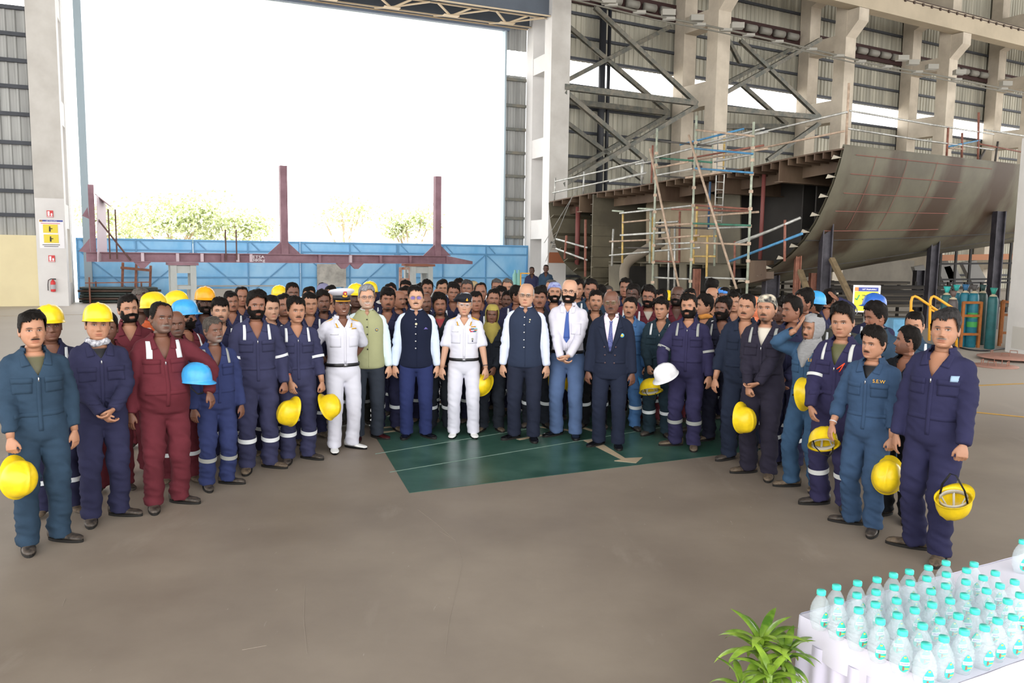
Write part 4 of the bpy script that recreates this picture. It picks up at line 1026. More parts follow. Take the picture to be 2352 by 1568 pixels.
g.beam((.2, -.10, .78), (2.5, -.10, .82), .04, .04); o = g.build('pipe_rack', rust); o.location = pp; o.rotation_euler = (0, 0, GR-.12); tag(o, 'thin rusty rack posts holding the dark pipe stack', 'rack')
a, b = gx(727, 650), gx(793, 650); g = G(); g.box((a, -.22, .55), (b, -.14, 1.55)); g.box((a+.05, -.2, 0), (a+.12, -.14, .55)); g.box((b-.12, -.2, 0), (b-.05, -.14, .55)); o = g.build('steel_sheet', mat('scuffed grey sheet', '#a5a39c', .5, var=.15, vs=3, col2='#c0beb6')); o.location = gA; o.rotation_euler = (0, 0, GR); tag(o, 'scuffed grey metal board leaning near the third gate leaf', 'board')
# low clutter rail along the gate
g = G(); g.beam((gx(430, 680), -.5, .62), (gx(640, 680), -.5, .62), .06, .05); g.box((gx(430, 690), -.7, .0), (gx(560, 690), -.35, .50)); o = g.build('low_bench', mat('pale dusty bench', '#a7a39c', .7)); o.location = gA; o.rotation_euler = (0, 0, GR); tag(o, 'low pale bench with rust rail beside the left grey stool', 'bench')
# signs and extinguisher on the left door column
def on_d(x, z, w, h, m, name, label=None, cat=None, y=-.02, parent=None, t=.012):
    g = G(); g.box((x-w/2, y-t, z-h/2), (x+w/2, y, z+h/2)); return put(g, name, m, DO, DR, label=label, cat=cat, parent=parent)
def dz(px, py): p = onplane(px, py, DO, Vector((-DD.y, DD.x, 0))); return (p-DO).dot(DD), p.z
redm = mat('sign red', '#cf3a3c', .5); wht = mat('sign white', '#ecebee', .5); yel = mat('sign yellow', '#e3cf3e', .5); navyb = mat('sign navy', '#3c4a9a', .5); blk = mat('sign black', '#1d1d20', .5)
for (px, py), lb_ in (((115, 491), 'upper red fire point sign high on the left door column'), ((119, 594), 'lower red fire point sign above the extinguisher')):
    x, z = dz(px, py); s_ = on_d(x, z, .20, .24, redm, 'fire_sign', lb_, 'sign')
    g = G(); g.box((x-.075, -.036, z-.07), (x-.01, -.033, z+.09)); g.box((x+.02, -.036, z-.07), (x+.075, -.033, z+.02)); g.box((x-.09, -.036, z-.11), (x+.09, -.033, z-.09)); put(g, 'pictogram', wht, DO, DR, parent=s_)
x, z = dz(119, 537); ps_ = on_d(x, z, .78, 1.02, wht, 'safety_poster', 'white safety poster with two yellow pictures on the left door column', 'poster', -.006)
for (px, py), w, h, m, nm in (((118, 507), .72, .06, navyb, 'poster_header'), ((94, 507), .10, .07, mat('sign gold', '#dcae5a', .5), 'poster_emblem'), ((116, 525), .46, .30, yel, 'picture'), ((118, 548), .46, .30, yel, 'picture'), ((118, 562), .55, .02, blk, 'poster_line'), ((118, 566), .45, .02, blk, 'poster_line'), ((116, 513), .60, .018, redm, 'poster_line')):
    xx, zz = dz(px, py); on_d(xx, zz, w, h, m, nm, y=-.024, parent=ps_, t=.006)
for px, py in ((115, 526), (117, 549)):
    xx, zz = dz(px, py); g = G(); g.box((xx-.03, -.036, zz-.09), (xx+.02, -.031, zz+.05)); g.box((xx+.0, -.036, zz+.0), (xx+.08, -.031, zz+.03)); g.tube([(xx-.005, -.036, zz+.075), (xx-.005, -.030, zz+.075)], .025, 10); put(g, 'pictogram', blk, DO, DR, parent=ps_)
me = text_mesh('L&T Shipbuilding', .05, wht); o = link('lettering', me, ps_); xx, zz = dz(118, 507); o.location = (xx, -.034, zz); o.rotation_euler = (PI/2, 0, 0)
x, z = dz(123, 657); t = empty('fire_extinguisher', DO+DD*x+Vector((.397, -.918, 0))*.12+Vector((0, 0, z-.2)), DR, 'red fire extinguisher hung low on the left door column', 'fire extinguisher')
g = G(); g.lathe([(.02, 0), (.075, .01), (.08, .03), (.08, .34), (.05, .40), (.025, .42), (.025, .45)], 16); g.build('cylinder', redm, t, True)
g = G(); g.lathe([(.082, .10), (.082, .26)], 16, cap=False); g.build('extinguisher_label', mat('silver label', '#a9aab0', .4), t, True)
g = G(); g.tube([(0, 0, .45), (-.05, 0, .47), (-.14, 0, .42), (-.16, 0, .25), (-.16, 0, .05)], .014, 8); g.box((-.03, -.02, .44), (.10, .02, .48)); g.build('hose', blk, t)
# ================================================================ ship block
SA = Vector((8.6, 21.0, 0)); SB = Vector((1.4, 31.0, 0)); SU = (SB-SA).normalized(); SN = Vector((-.811, -.584, 0)).normalized(); SL = Vector((.875, .483, 0)).normalized()
def sp(x, y, off=0.): return onplane(x, y, SA+SN*off, SN)
plate = mat('mill scale plate', '#5f594b', .55, var=.22, vs=.55, col2='#77705d', det=7, bump=.03, bs=1.2)
rustp = mat('rust streaked plate', '#5c4638', .6, var=.3, vs=.9, col2='#6f5d4b', stretch=(1, 1, .3), det=7)
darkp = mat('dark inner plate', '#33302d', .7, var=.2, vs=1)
beigep = mat('beige primed bulkhead', '#a08d74', .6, var=.12, vs=1.1, col2='#b3a58c', stretch=(1, 1, .4), det=7)
hull = empty('ship_hull_block', SA, 0, 'unfinished brown steel ship hull block on props, its open end facing the crowd', 'ship hull')
def shp(g, name, m, smooth=False, parent=None):
    g.v = [(p[0]-SA.x, p[1]-SA.y, p[2]) for p in g.v]; return g.build(name, m, parent or hull, smooth)
def sheet(curve, length, n, fn=None, thick=.05):
    g = G(); rows = []
    for i in range(n+1):
        t = length*i/n; rows.append([(fn(p, t, k/(len(curve)-1)) if fn else p+SL*t) for k, p in enumerate(curve)])
    m_ = len(curve)
    for d in (0, thick):
        vs = [p-SU*0+SN*0+Vector((0, 0, 0)) + Vector((0, 0, d)) + SU*d for r in rows for p in r]
        g.add(vs, [(i*m_+k, i*m_+k+1, (i+1)*m_+k+1, (i+1)*m_+k) for i in range(n) for k in range(m_-1)])
    return g
cv = [sp(*q) for q in ((1940, 335), (1930, 375), (1914, 425), (1895, 470), (1873, 515), (1848, 552), (1818, 584), (1785, 609), (1752, 629), (1722, 643), (1690, 655), (1650, 668))]
def bow(p, t, w):
    k = (t/11)**1.25
    return p + SL*t + Vector((0, 0, 1.85*k*w**1.6)) + SU*(-1.5*k*w*w) 
shell = sheet(cv, 13, 16, bow)
def shellmat():
    m = mat('starboard shell plating', '#645f50', .5, var=.14, vs=.5, col2='#74705e', det=6, bump=.02, bs=.8)
    nt = m.node_tree; N = nt.nodes; L = nt.links; b = N['Principled BSDF']; tc = N.new('ShaderNodeTexCoord')
    src = b.inputs['Base Color'].links[0].from_socket
    mp = N.new('ShaderNodeMapping'); mp.inputs['Rotation'].default_value = (0, .25, 0); mp.inputs['Scale'].default_value = (.55, .55, .10); L.new(tc.outputs['Object'], mp.inputs['Vector'])
    n = N.new('ShaderNodeTexNoise'); n.inputs['Scale'].default_value = 1.0; n.inputs['Detail'].default_value = 6; L.new(mp.outputs[0], n.inputs['Vector'])
    r = N.new('ShaderNodeValToRGB'); r.color_ramp.elements[0].position = .50; r.color_ramp.elements[1].position = .62; L.new(n.outputs['Fac'], r.inputs['Fac'])
    mx = N.new('ShaderNodeMixRGB'); mx.inputs['Color2'].default_value = lin('#3f2a1c')+[1]; L.new(src, mx.inputs['Color1'])
    mu = N.new('ShaderNodeMath'); mu.operation = 'MULTIPLY'; mu.inputs[1].default_value = .85; L.new(r.outputs['Color'], mu.inputs[0]); L.new(mu.outputs[0], mx.inputs['Fac']); L.new(mx.outputs[0], b.inputs['Base Color']); return m
shp(shell, 'starboard_shell', shellmat(), True)
# red chalk grid, drawn as thin paint strips that follow the plating
def onshell(t, w):
    x = w*(len(cv)-1); i = min(int(x), len(cv)-2); return bow(cv[i].lerp(cv[i+1], x-i), t, w)
chalk = mat('red chalk line', '#85544a', .8); g = G()
def strip(pts, wd, up):
    for a, b in zip(pts, pts[1:]):
        nrm = SN*.012 + SU*-.02; s = up*wd
        g.add([a+nrm-s, b+nrm-s, b+nrm+s, a+nrm+s], [(0, 1, 2, 3)])
for w in (.04, .13, .215, .30, .40): strip([onshell(.5+.4*i, w) for i in range(13 if w > .05 else 16)], .009, Vector((0, 0, 1)))
for t in (1.3, 2.6, 3.9): strip([onshell(t, .03+.045*i) for i in range(9)], .009, SL)
shp(g, 'chalk_lines', chalk)
g = G(); n_ = 14; rw = [[bow(cv[-1], 13*i/n_, 1), bow(cv[-1], 13*i/n_, 1)+SU*3.2+Vector((0, 0, -.35)), bow(cv[-1], 13*i/n_, 1)+SU*7+Vector((0, 0, -.2))] for i in range(n_+1)]
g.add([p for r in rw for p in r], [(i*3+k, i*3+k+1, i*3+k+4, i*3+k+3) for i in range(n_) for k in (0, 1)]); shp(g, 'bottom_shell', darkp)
g = G()
for w in (.455, .74): strip([onshell(.0+.55*i, w-.012*i*(w > .7)) for i in range(24)], .012, Vector((0, 0, 1)))
shp(g, 'weld_seams', darkp)
dk = [sp(*q) for q in ((1938, 343), (1880, 352), (1800, 368), (1730, 385), (1660, 398), (1590, 405), (1520, 418), (1440, 434), (1350, 446), (1262, 465))]
g = G(); n = len(dk)
for i in range(n-1):
    a, b = dk[i], dk[i+1]; g.prism([a, b, b+SL*10, a+SL*10], (0, 0, .04))
shp(g, 'deck', rustp)
brk = [sp(1275+i*19.6, 0) for i in range(35)]
def deck_z(px):
    xs = [1262, 1350, 1440, 1520, 1590, 1660, 1730, 1800, 1880, 1938]; ys = [465, 446, 434, 418, 405, 398, 385, 368, 352, 343]
    return float(np.interp(px, xs, ys))
for i in range(33):
    px = 1272+i*20; p = sp(px, deck_z(px)); g = G(); big = i in (3, 12, 19, 26)
    h = .55 if big else .16
    g.prism([p, p+SL*9, p+SL*9+Vector((0, 0, -h)), p+Vector((0, 0, -h))], SU*.03)
    if big: g.prism([p+Vector((0, 0, -h))-SU*.12, p+Vector((0, 0, -h))+SU*.15, p+SL*9+Vector((0, 0, -h))+SU*.15, p+SL*9+Vector((0, 0, -h))-SU*.12], (0, 0, -.03))
    shp(g, 'deck_girder' if big else 'deck_stiffener', rustp)
for t in (.9, 3.2, 5.5):
    g = G()
    for i in range(1, n-1): a, b = dk[i]+SL*t, dk[i+1]+SL*t; g.prism([a, b, b+Vector((0, 0, -.42)), a+Vector((0, 0, -.42))], SL*.03)
    shp(g, 'deck_beam', rustp)
pc = [sp(*q) for q in ((1260, 465), (1263, 500), (1270, 540), (1280, 575), (1294, 600), (1316, 622), (1345, 640), (1385, 656), (1430, 668), (1480, 680))]
shp(sheet(pc, 7, 6, None, -.05), 'port_shell', plate, True)
for i in range(1, 9):
    p = pc[i]; q = sp(1360, 460+i*24); g = G(); d = (pc[min(i+1, 9)]-pc[i-1]).normalized(); nr = Vector((0, 0, 1))*.12 - SU*.22
    g.prism([p, p+nr, p+nr+SL*6, p+SL*6], d*.03); shp(g, 'side_stiffener', plate)
# longitudinal bulkheads and the pale transverse bulkhead
def vplate(px, yt, yb, t0, t1, m, name, th=.04):
    a = sp(px, yt); b = sp(px, yb); b.x, b.y = a.x, a.y
    g = G(); g.prism([a+SL*t0, a+SL*t1, b+SL*t1, b+SL*t0], SU*th); return shp(g, name, m)
vplate(1363, 446, 650, 0, 5, plate, 'longitudinal_bulkhead')
for k in range(8):
    p = sp(1362, 468+k*24); g = G(); g.prism([p, p+SU*.13, p+SU*.13+SL*5, p+SL*5], (0, 0, -.02)); shp(g, 'bulkhead_stiffener', plate)
def tplate(pts, t, m, name, th=.05):
    g = G(); P = [sp(*q) for q in pts]; P = [p+SL*t for p in P]; g.prism(P, SL*th); return shp(g, name, m)
def tp(x, y, t):                                   # pixel on the plane t metres in from the open end
    return onplane(x, y, SA+SL*t, SN)
def tplate2(pts, t, m, name, th=.05):
    g = G(); g.prism([tp(x, y, t) for x, y in pts], SL*th); return shp(g, name, m)
tplate2([(1484, 470), (1500, 442), (1560, 436), (1640, 446), (1648, 470), (1648, 605), (1484, 605)], 2.0, beigep, 'transverse_bulkhead')
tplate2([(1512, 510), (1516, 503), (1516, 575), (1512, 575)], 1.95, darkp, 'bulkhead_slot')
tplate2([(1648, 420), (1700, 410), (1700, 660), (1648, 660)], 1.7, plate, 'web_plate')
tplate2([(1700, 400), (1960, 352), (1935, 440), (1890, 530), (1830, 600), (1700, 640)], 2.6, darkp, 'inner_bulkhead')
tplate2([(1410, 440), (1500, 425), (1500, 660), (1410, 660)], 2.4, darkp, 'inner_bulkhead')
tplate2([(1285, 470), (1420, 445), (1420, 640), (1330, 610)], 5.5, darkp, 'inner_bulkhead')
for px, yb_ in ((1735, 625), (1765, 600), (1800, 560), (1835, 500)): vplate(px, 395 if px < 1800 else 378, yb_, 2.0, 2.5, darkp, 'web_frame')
for px, m in ((1755, None), ): 
    a = sp(px, 400, -.5); g = G(); g.tube([(a.x, a.y, sp(px, 596, -.5).z), a], .06, 10); shp(g, 'red_pillar', mat('red oxide pillar', '#7a4440', .6), True)
a = sp(1328, 475, -.5); g = G(); g.tube([(a.x, a.y, sp(px, 640, -.5).z), a], .09, 10); shp(g, 'red_pillar', mat('red oxide pillar', '#7a4440', .6), True)
g = G(); a, b = sp(1398, 605), sp(1655, 606); a.z = b.z = (a.z+b.z)/2; g.prism([a, b, b+SL*3, a+SL*3], (0, 0, .04)); shp(g, 'inner_bottom', plate)
for i in range(11):
    p = a.lerp(b, (i+.5)/11); g = G(); g.prism([p, p+SL*2.5, p+SL*2.5+Vector((0, 0, -.10)), p+Vector((0, 0, -.10))], SU*.02); shp(g, 'bottom_stiffener', plate)
for px, w in ((1398, 30), (1484, 26), (1560, 16), (1625, 50)):
    g = G(); p = [sp(px, 607), sp(px+w, 607), sp(px+w, 668), sp(px, 668)]; g.prism(p, SL*.04); shp(g, 'floor_plate', plate)
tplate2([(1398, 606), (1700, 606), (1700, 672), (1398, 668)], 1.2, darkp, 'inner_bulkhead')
for i in range(11):
    w = (i+.7)/11.5; p = onshell(.0, w); q = p + SU*.16 + Vector((0, 0, .05)); g = G(); g.prism([p, p+SU*.30+Vector((0, 0, -.02)), p+SU*.24+Vector((0, 0, .09))], SL*.03); shp(g, 'edge_bracket', mat('bright cut edge', '#b3ab9a', .6))
    g = G(); q0, q1 = onshell(.02, w), onshell(7, w); ins = SU*.25+Vector((0, 0, .10)); g.add([q0, q0+ins, q1+ins, q1], [(0, 1, 2, 3)]); shp(g, 'shell_stiffener', darkp)
p = [sp(1720, 598), sp(1760, 598), sp(1760, 640), sp(1720, 650)]; g = G(); g.prism(p, SL*.3); shp(g, 'foundation_box', rustp)
# props below
post = mat('steel prop', '#3a3840', .55, var=.15, vs=3, col2='#514e56')
for px, yt, Y, w, nm in ((1898, 540, 22.2, .28, 'broad grey steel prop under the near hull edge'), (2146, 545, 25.0, .26, 'dark steel prop under the middle of the hull'), (2294, 508, 25.0, .28, 'dark steel prop beside the white column'), (1832, 612, 22.6, .16, 'thin rust brown prop under the hull edge'), (1868, 650, 24.0, .22, 'short dark prop behind the broad grey prop'), (2110, 640, 29, .3, 'far dark prop deep under the hull'), (1600, 640, 24.5, .2, 'short prop below the beige bulkhead'), (1770, 655, 23.6, .4, 'wide dark prop behind the orange scarf man')):
    p = atY(px, yt, Y); g = G(); g.ibeam((p.x, p.y, 0), (p.x, p.y, p.z+.3), w, w, .03, up=(1, 0, 0)); tag(g.build('hull_prop', post if w > .25 else rust), nm, 'prop')
for a, b, nm in (((1910, 594), (1962, 700), 'slanting timber shore leaning from the broad prop'), ((1838, 622), (1862, 690), 'thin slanting shore beside the rust brown prop')):
    P, Q = atY(*a, 22.0), atY(*b, 20.9); g = G(); g.beam(P, Q, .14, .10); tag(g.build('timber_shore', mat('worn timber', '#75654c', .8, var=.2, vs=6)), nm, 'shore')
# duct hose
P = [sp(*q, .15) for q in ((1440, 668), (1433, 640), (1434, 612), (1446, 597), (1466, 584), (1490, 570), (1520, 555))]; g = G(); g.tube(path(P, 22), .17, 14); tag(g.build('ventilation_duct', mat('grey canvas duct', '#83796b', .8, bump=.2, bs=12), smooth=True), 'fat grey ventilation duct bending up into the ship block', 'duct')
# clutter under the hull: staging planks on trestles
rn = random.Random(3)
stag = empty('staging', atY(1900, 700, 27), 0, 'dark staging of trestles and planks stretching under the hull', 'staging'); so_ = stag.location
def stp(x, y, Y): return atY(x, y, Y)-so_
for i in range(26):
    y = 648+i*4.2+rn.uniform(-1, 1); x0 = 1700+rn.uniform(0, 250); x1 = x0+rn.uniform(150, 420); Y = 27.5-i*.08
    if x1 > 2320: x1 = 2320
    g = G(); g.beam(stp(x0, y, Y), stp(x1, y+rn.uniform(-1, 3), Y+.3), .25, .05 + rn.uniform(0, .05)); g.build('plank', mat('dusty plank %d' % (i % 3), ('#3d3833', '#575046', '#2f2c2a')[i % 3], .8), stag)
for i in range(16):
    x = 1720+i*38; g = G(); p = stp(x, 690, 27.8); g.beam((p.x, p.y, 0-so_.z), (p.x, p.y, 1.35-so_.z), .08, .08, up=(0, 1, 0)); g.build('trestle_post', mat('dusty plank 2', '#2f2c2a', .8), stag)
g = G(); a, b = atY(1700, 700, 32), atY(2345, 640, 44); g.box((0, 0, 0), ((b-a).length, .1, 2.0)); o = g.build('wall_right_lower', mat('dim lower wall', '#6b655b', .8, var=.15, vs=.8)); o.location = (WO+WD*4-WN*.0).to_tuple(); o.rotation_euler = (0, 0, WR); tag(o, kind='structure')
g = G(); p, q = atY(2155, 592, 34), atY(2330, 589, 36); g.beam(p, q, .1, .25); tag(g.build('orange_beam', mat('orange primed beam', '#a56a42', .6)), 'orange primed beam on props beyond the hull', 'beam')
g = G()
for x in (2160, 2195, 2228, 2320): p = atY(x, 600, 33); g.beam((p.x, p.y, 0), (p.x, p.y, 3.0), .08, .08, up=(0, 1, 0))
for y in (606, 642, 650): g.beam(atY(2155, y, 33), atY(2330, y-2, 33), .06, .07)
tag(g.build('far_scaffold', mat('dark tube', '#2c2b2c', .6)), 'dark tube scaffold beyond the hull between the props', 'scaffold')
for i, (x, y, s_) in enumerate(((2172, 625, .9), (2192, 640, .8), (2120, 640, .7), (2240, 630, 1.0))):
    p = atY(x, y, 35); g = G(); g.prism([(p.x-s_*.6, p.y, p.z+.5), (p.x, p.y, p.z+.6), (p.x+s_*.5, p.y, p.z-.2), (p.x+s_*.1, p.y, p.z-.7)], (0, .3, 0)); g.box((p.x-.1, p.y+.1, 0), (p.x+.1, p.y+.2, p.z)); tag(g.build('steel_offcut', mat('pale steel part', '#8d8b88', .5)), ('pale slanted steel part nearest the yellow hand rails', 'pale slanted steel part just above the teal cylinders', 'pale steel part deep below the dark hull', 'largest pale steel part left of the white column')[i], 'steel part')
# ================================================================ scaffold
SC = {'s': ('#b9b9b4', .45, .5), 'g': ('#a4ab9a', .6, 0), 'p': ('#b09a86', .7, 0), 'r': ('#8a5a4c', .75, 0), 'b': ('#4a86b0', .5, 0), 'd': ('#4b4642', .6, 0), 'y': ('#c9ab6a', .6, 0), 'gr': ('#3f7460', .6, 0), 'db': ('#3b5878', .5, 0)}
def scm(k): c, r, mt = SC[k]; return mat('scaffold tube '+k, c, r, mt, var=.25, vs=7)
scaf = empty('scaffold', sp(1580, 640, 1.2), 0, 'tall tube scaffold of many coloured pipes before the open hull end', 'scaffold')
scaf.location.z = 0
def pipe(o, x0, y0, x1, y1, k, off, nm, r=.028, plank=False, pl=sp):
    P, Q = pl(x0, y0, off), pl(x1, y1, off); g = G(); b = o.location
    if plank: g.beam(P-b, Q-b, .25, .05)
    else:
        g.tube([P-b, Q-b], r, 8)
    ob = g.build(nm, scm(k), o, not plank)
    return P, Q
def c4(x, y): return 1400+.2614*x, 250+.2614*y
V4 = [(418,170,375,1640,'g',1.5),(765,60,705,1640,'g',1.5),(1268,115,1205,1640,'g',1.5),(380,320,368,650,'r',.2),(290,440,280,660,'s',.0),(118,900,112,1355,'y',.9),(35,1055,20,1380,'s',.9),(362,890,352,1355,'g',.8),(378,950,372,1350,'y',.7),(905,225,890,555,'g',.3),(1010,245,1003,540,'y',.3),(884,640,868,1060,'db',.5),(770,845,760,1160,'y',.3),(617,900,612,1350,'r',.1),(860,1110,852,1475,'y',.5),(740,1115,738,1360,'y',.4),(575,1030,570,1640,'s',.5),(525,1040,515,1640,'s',.5),(1102,1160,1095,1480,'r',.4),(928,1060,920,1380,'g',.3),(695,230,1115,1580,'p',1.7),(355,350,612,1580,'p',1.7)]
Hh = [(0,525,290,455,'s',0),(0,640,315,565,'s',0),(230,488,370,462,'s',.1),(400,432,730,345,'s',1.5),(410,520,690,465,'p',1.5),(415,585,730,525,'s',1.5),(620,315,1180,175,'b',1.3),(760,322,1360,170,'s',1.1),(780,335,1390,202,'s',1.1),(690,435,1355,320,'r',1.1),(740,450,1390,348,'p',1.1),(920,465,1250,400,'s',1.1),(415,280,895,325,'d',1.4),(760,185,1270,240,'p',1.5),(750,348,1260,395,'b',1.5),(440,432,900,470,'gr',1.4),(755,522,1260,562,'b',1.5),(420,585,690,610,'d',1.2),(90,918,720,850,'s',1.0),(25,895,125,902,'g',.9),(250,875,380,880,'g',.9),(545,880,1240,900,'r',1.0),(740,845,1230,880,'r',1.4),(780,945,1310,905,'p',1.2),(115,998,350,975,'p',.9),(400,1030,720,1008,'p',1.4),(735,1005,1240,1025,'gr',1.5),(400,1002,600,990,'s',1.2),(395,1040,870,1048,'d',1.2),(870,1050,1230,1035,'s',1.2),(0,1165,355,1150,'p',.9),(390,1145,790,1110,'p',1.4),(390,1190,740,1175,'s',1.4),(740,1175,1225,1192,'p',1.5),(80,1220,340,1222,'d',.8),(0,1288,350,1255,'s',.9),(395,1250,795,1218,'s',1.3),(740,1295,930,1295,'y',.4),(745,1120,940,1118,'y',.4),(390,1335,615,1345,'r',.5),(380,1480,700,1495,'s',1.4),(845,1482,1210,1495,'s',1.4),(1105,1180,1400,1070,'s',1.2),(1060,1340,1400,1208,'b',1.2)]
for a in V4: pipe(scaf, *c4(a[0], a[1]), *c4(a[2], a[3]), a[4], a[5], 'standard' if a[0] not in (695, 355) else 'raker', .034)
for a in Hh: pipe(scaf, *c4(a[0], a[1]), *c4(a[2], a[3]), a[4], a[5]+.06, 'ledger')
for a in ((690,608,1050,552,'p',1.3),(115,1110,510,1085,'s',1.0)): pipe(scaf, *c4(a[0], a[1]), *c4(a[2], a[3]), a[4], a[5], 'plank', plank=True)
la = empty('access_ladder', scaf.location.copy(), 0, 'pale metal ladder rising through the middle of the scaffold', 'ladder')
for a in ((955,220,915,1150),(1030,230,985,1000)): pipe(la, *c4(a[0], a[1]), *c4(a[2], a[3]), 's', .6, 'ladder_rail', .02)
for i in range(11): y = 300+i*68; pipe(la, *c4(952-i*3, y), *c4(1026-i*4, y+4), 's', .6, 'rung', .013)
# clamps
for a in V4[:3]:
    for u in (.15, .22, .30, .40, .50, .60, .70, .80, .92):
        x, y = c4(a[0]+(a[2]-a[0])*u, a[1]+(a[3]-a[1])*u); p = sp(x, y, a[5])-scaf.location; g = G(); g.box((p.x-.045, p.y-.045, p.z-.04), (p.x+.045, p.y+.045, p.z+.04)); g.build('clamp', scm('p'), scaf)
rl = empty('deck_guard_rail', sp(1300, 460), 0, 'pale tube guard rail along the left deck edge of the ship', 'guard rail'); rl.location.z = 0
for x0, y0, x1, y1, k in ((1275, 417, 1479, 371, 's'), (1269, 443, 1484, 396, 's')): pipe(rl, x0, y0, x1, y1, k, -.1, 'rail')
for x0, y0, x1, y1, k in ((1276, 408, 1273, 461, 's'), (1342, 394, 1339, 446, 's'), (1477, 367, 1474, 424, 's')): pipe(rl, x0, y0, x1, y1, k, -.12, 'rail_post')
def slp(x, y, off=0): return onplane(x, y, SA+SU*.3, SU)
rr2 = empty('bow_guard_rail', SA.copy(), 0, 'rust and grey tube guard rail along the top of the curved hull', 'guard rail')
for x0, y0, x1, y1, k in ((1951, 254, 2138, 286, 's'), (2138, 286, 2282, 308, 's'), (2260, 298, 2352, 312, 's'), (1947, 295, 2105, 320, 's'), (2105, 320, 2282, 344, 's'), (2247, 330, 2352, 350, 'r'), (2177, 337, 2250, 322, 'b'), (2180, 340, 2216, 343, 'p')): pipe(rr2, x0, y0, x1, y1, k, 0, 'rail', .026, pl=slp)
for x0, y0, x1, y1, k in ((1950, 191, 1943, 335, 'p'), (2178, 292, 2174, 362, 'r'), (2210, 305, 2209, 366, 'r'), (2248, 258, 2246, 372, 'r'), (2292, 325, 2285, 374, 'd'), (2262, 345, 2248, 372, 'd')): pipe(rr2, x0, y0, x1, y1, k, 0, 'rail_post', .034, pl=slp)
r3 = empty('deck_edge_rail', sp(1800, 370), 0, 'long sloping tube rail from the scaffold up to the hull corner', 'guard rail'); r3.location.z = 0
for x0, y0, x1, y1, k in ((1690, 318, 1946, 257, 's'), (1690, 352, 1940, 301, 'p')): pipe(r3, x0, y0, x1, y1, k, -.1, 'rail', .028)
p2 = empty('stair_rail', sp(1300, 600, .5), 0, 'white double hand rail on rust posts at the left hull corner', 'hand rail'); p2.location.z = 0
def c6(x, y): return 1250+.1467*x, 430+.1467*y
for a, nm in (((190,810,672,945,'s'), 'rail'), ((185,960,675,1140,'s'), 'rail'), ((648,505,642,1400,'r'), 'rail_post'), ((350,755,320,1120,'r'), 'rail_post')): pipe(p2, *c6(a[0], a[1]), *c6(a[2], a[3]), a[4], .6, nm, .035 if nm == 'rail' else .045)
g = G()
for a in ((520, 20, 0, 870), (420, 190, 20, 1160)): g.tube([sp(*c6(a[0], a[1]), .4), sp(*c6(a[2], a[3]), 2.5)], .012, 5)
tag(g.build('guy_wire', scm('s')), 'two thin guy wires slanting down from the deck rail', 'wire')
r4 = empty('sloping_hand_rail', sp(1830, 520, .8), 0, 'grey and blue sloping hand rails at the dark hull opening', 'hand rail'); r4.location.z = 0
for a in ((1690, 563, 1838, 500, 's'), (1676, 600, 1843, 536, 'b')): pipe(r4, *a, 1.3, 'rail', .035)
pipe(r4, 1803, 505, 1802, 600, 'r', 1.3, 'rail_post', .035)
r5 = empty('yellow_hand_rail', atY(2120, 760, 13), 0, 'pair of yellow stair hand rails behind the man with greying hair', 'hand rail'); r5.location.z = 0
yr = mat('yellow rail paint', '#e0a22c', .45)
def c5(x, y): return 2000+.1913*x, 560+.1913*y
for pts_, in (([(470,1100),(485,690),(500,640),(530,628),(570,645),(800,800)],), ([(700,1160),(715,680),(730,640),(755,628),(790,645),(990,775),(1030,835),(1028,1240)],)):
    g = G(); g.tube([atY(*c5(*q), 13.5)-r5.location for q in pts_], .022, 10); g.build('rail', yr, r5, True)
for a, b in (((480, 790), (560, 840)), ((710, 780), (760, 810))): g = G(); g.tube([atY(*c5(*a), 13.5)-r5.location, atY(*c5(*b), 13.5)-r5.location], .018, 8); g.build('mid_rail', yr, r5, True)
g = G(); p = atY(2052, 745, 14.5); g.box((p.x, p.y, .55), (p.x+.5, p.y+.4, 1.05)); g.box((p.x, p.y, 0), (p.x+.08, p.y+.4, .6)); g.box((p.x+.42, p.y, 0), (p.x+.5, p.y+.4, .6)); tag(g.build('blue_cabinet', mat('chipped blue paint', '#5b93b5', .6, var=.2, vs=6)), 'chipped pale blue metal cabinet at the foot of the yellow rails', 'cabinet')
# ================================================================ gas cylinders
tl = {'t': '#23595c', 'b': '#1f6b7d', 'd': '#2d4a48', 'k': '#4b4443'}
def cyl(px, yb, k, guard, label, h=1.30, bands=False):
    p = onz(px, yb); t = empty('gas_cylinder', p, 0, label, 'gas cylinder'); r = .115
    m = mat('cylinder paint '+k, tl[k], .45, var=.2, vs=5, bump=.05, bs=20)
    g = G(); g.lathe([(r*.9, 0), (r, .02), (r, h-.17), (r*.93, h-.09), (r*.72, h-.03)], 22); g.build('cylinder_body', m, t, True)
    g = G(); g.lathe([(r*.75, h-.035), (r*.62, h-.01), (.035, h+.01), (.03, h+.05)], 22); g.build('cylinder_shoulder', mat('faded cream collar', '#b8ab90', .6), t, True)
    if bands:
        g = G(); g.lathe([(r+.003, .72), (r+.003, .85)], 22, cap=False); g.lathe([(r+.003, .50), (r+.003, .63)], 22, cap=False); g.build('green_band', mat('green band', '#3f9a4c', .5), t, True)
    g = G(); g.lathe([(.035, h+.02), (.05, h+.06), (.085, h+.17), (.080, h+.17), (.04, h+.06)], 16); g.build('valve_guard', mat('valve guard '+guard, guard, .5), t, True)
    return t
cyl(2272, 801, 't', '#2c8a7c', 'dark teal gas cylinder standing nearest the white column')
cyl(2166, 794, 't', '#2fa6a0', 'leftmost teal gas cylinder with a bright turquoise valve guard')
cyl(2188, 787, 'b', '#2fa6a0', 'blue teal cylinder behind the brown one with a turquoise guard', 1.32)
cyl(2181, 800, 'k', '#5b4a44', 'brown black gas cylinder in front of the two turquoise guards', 1.22)
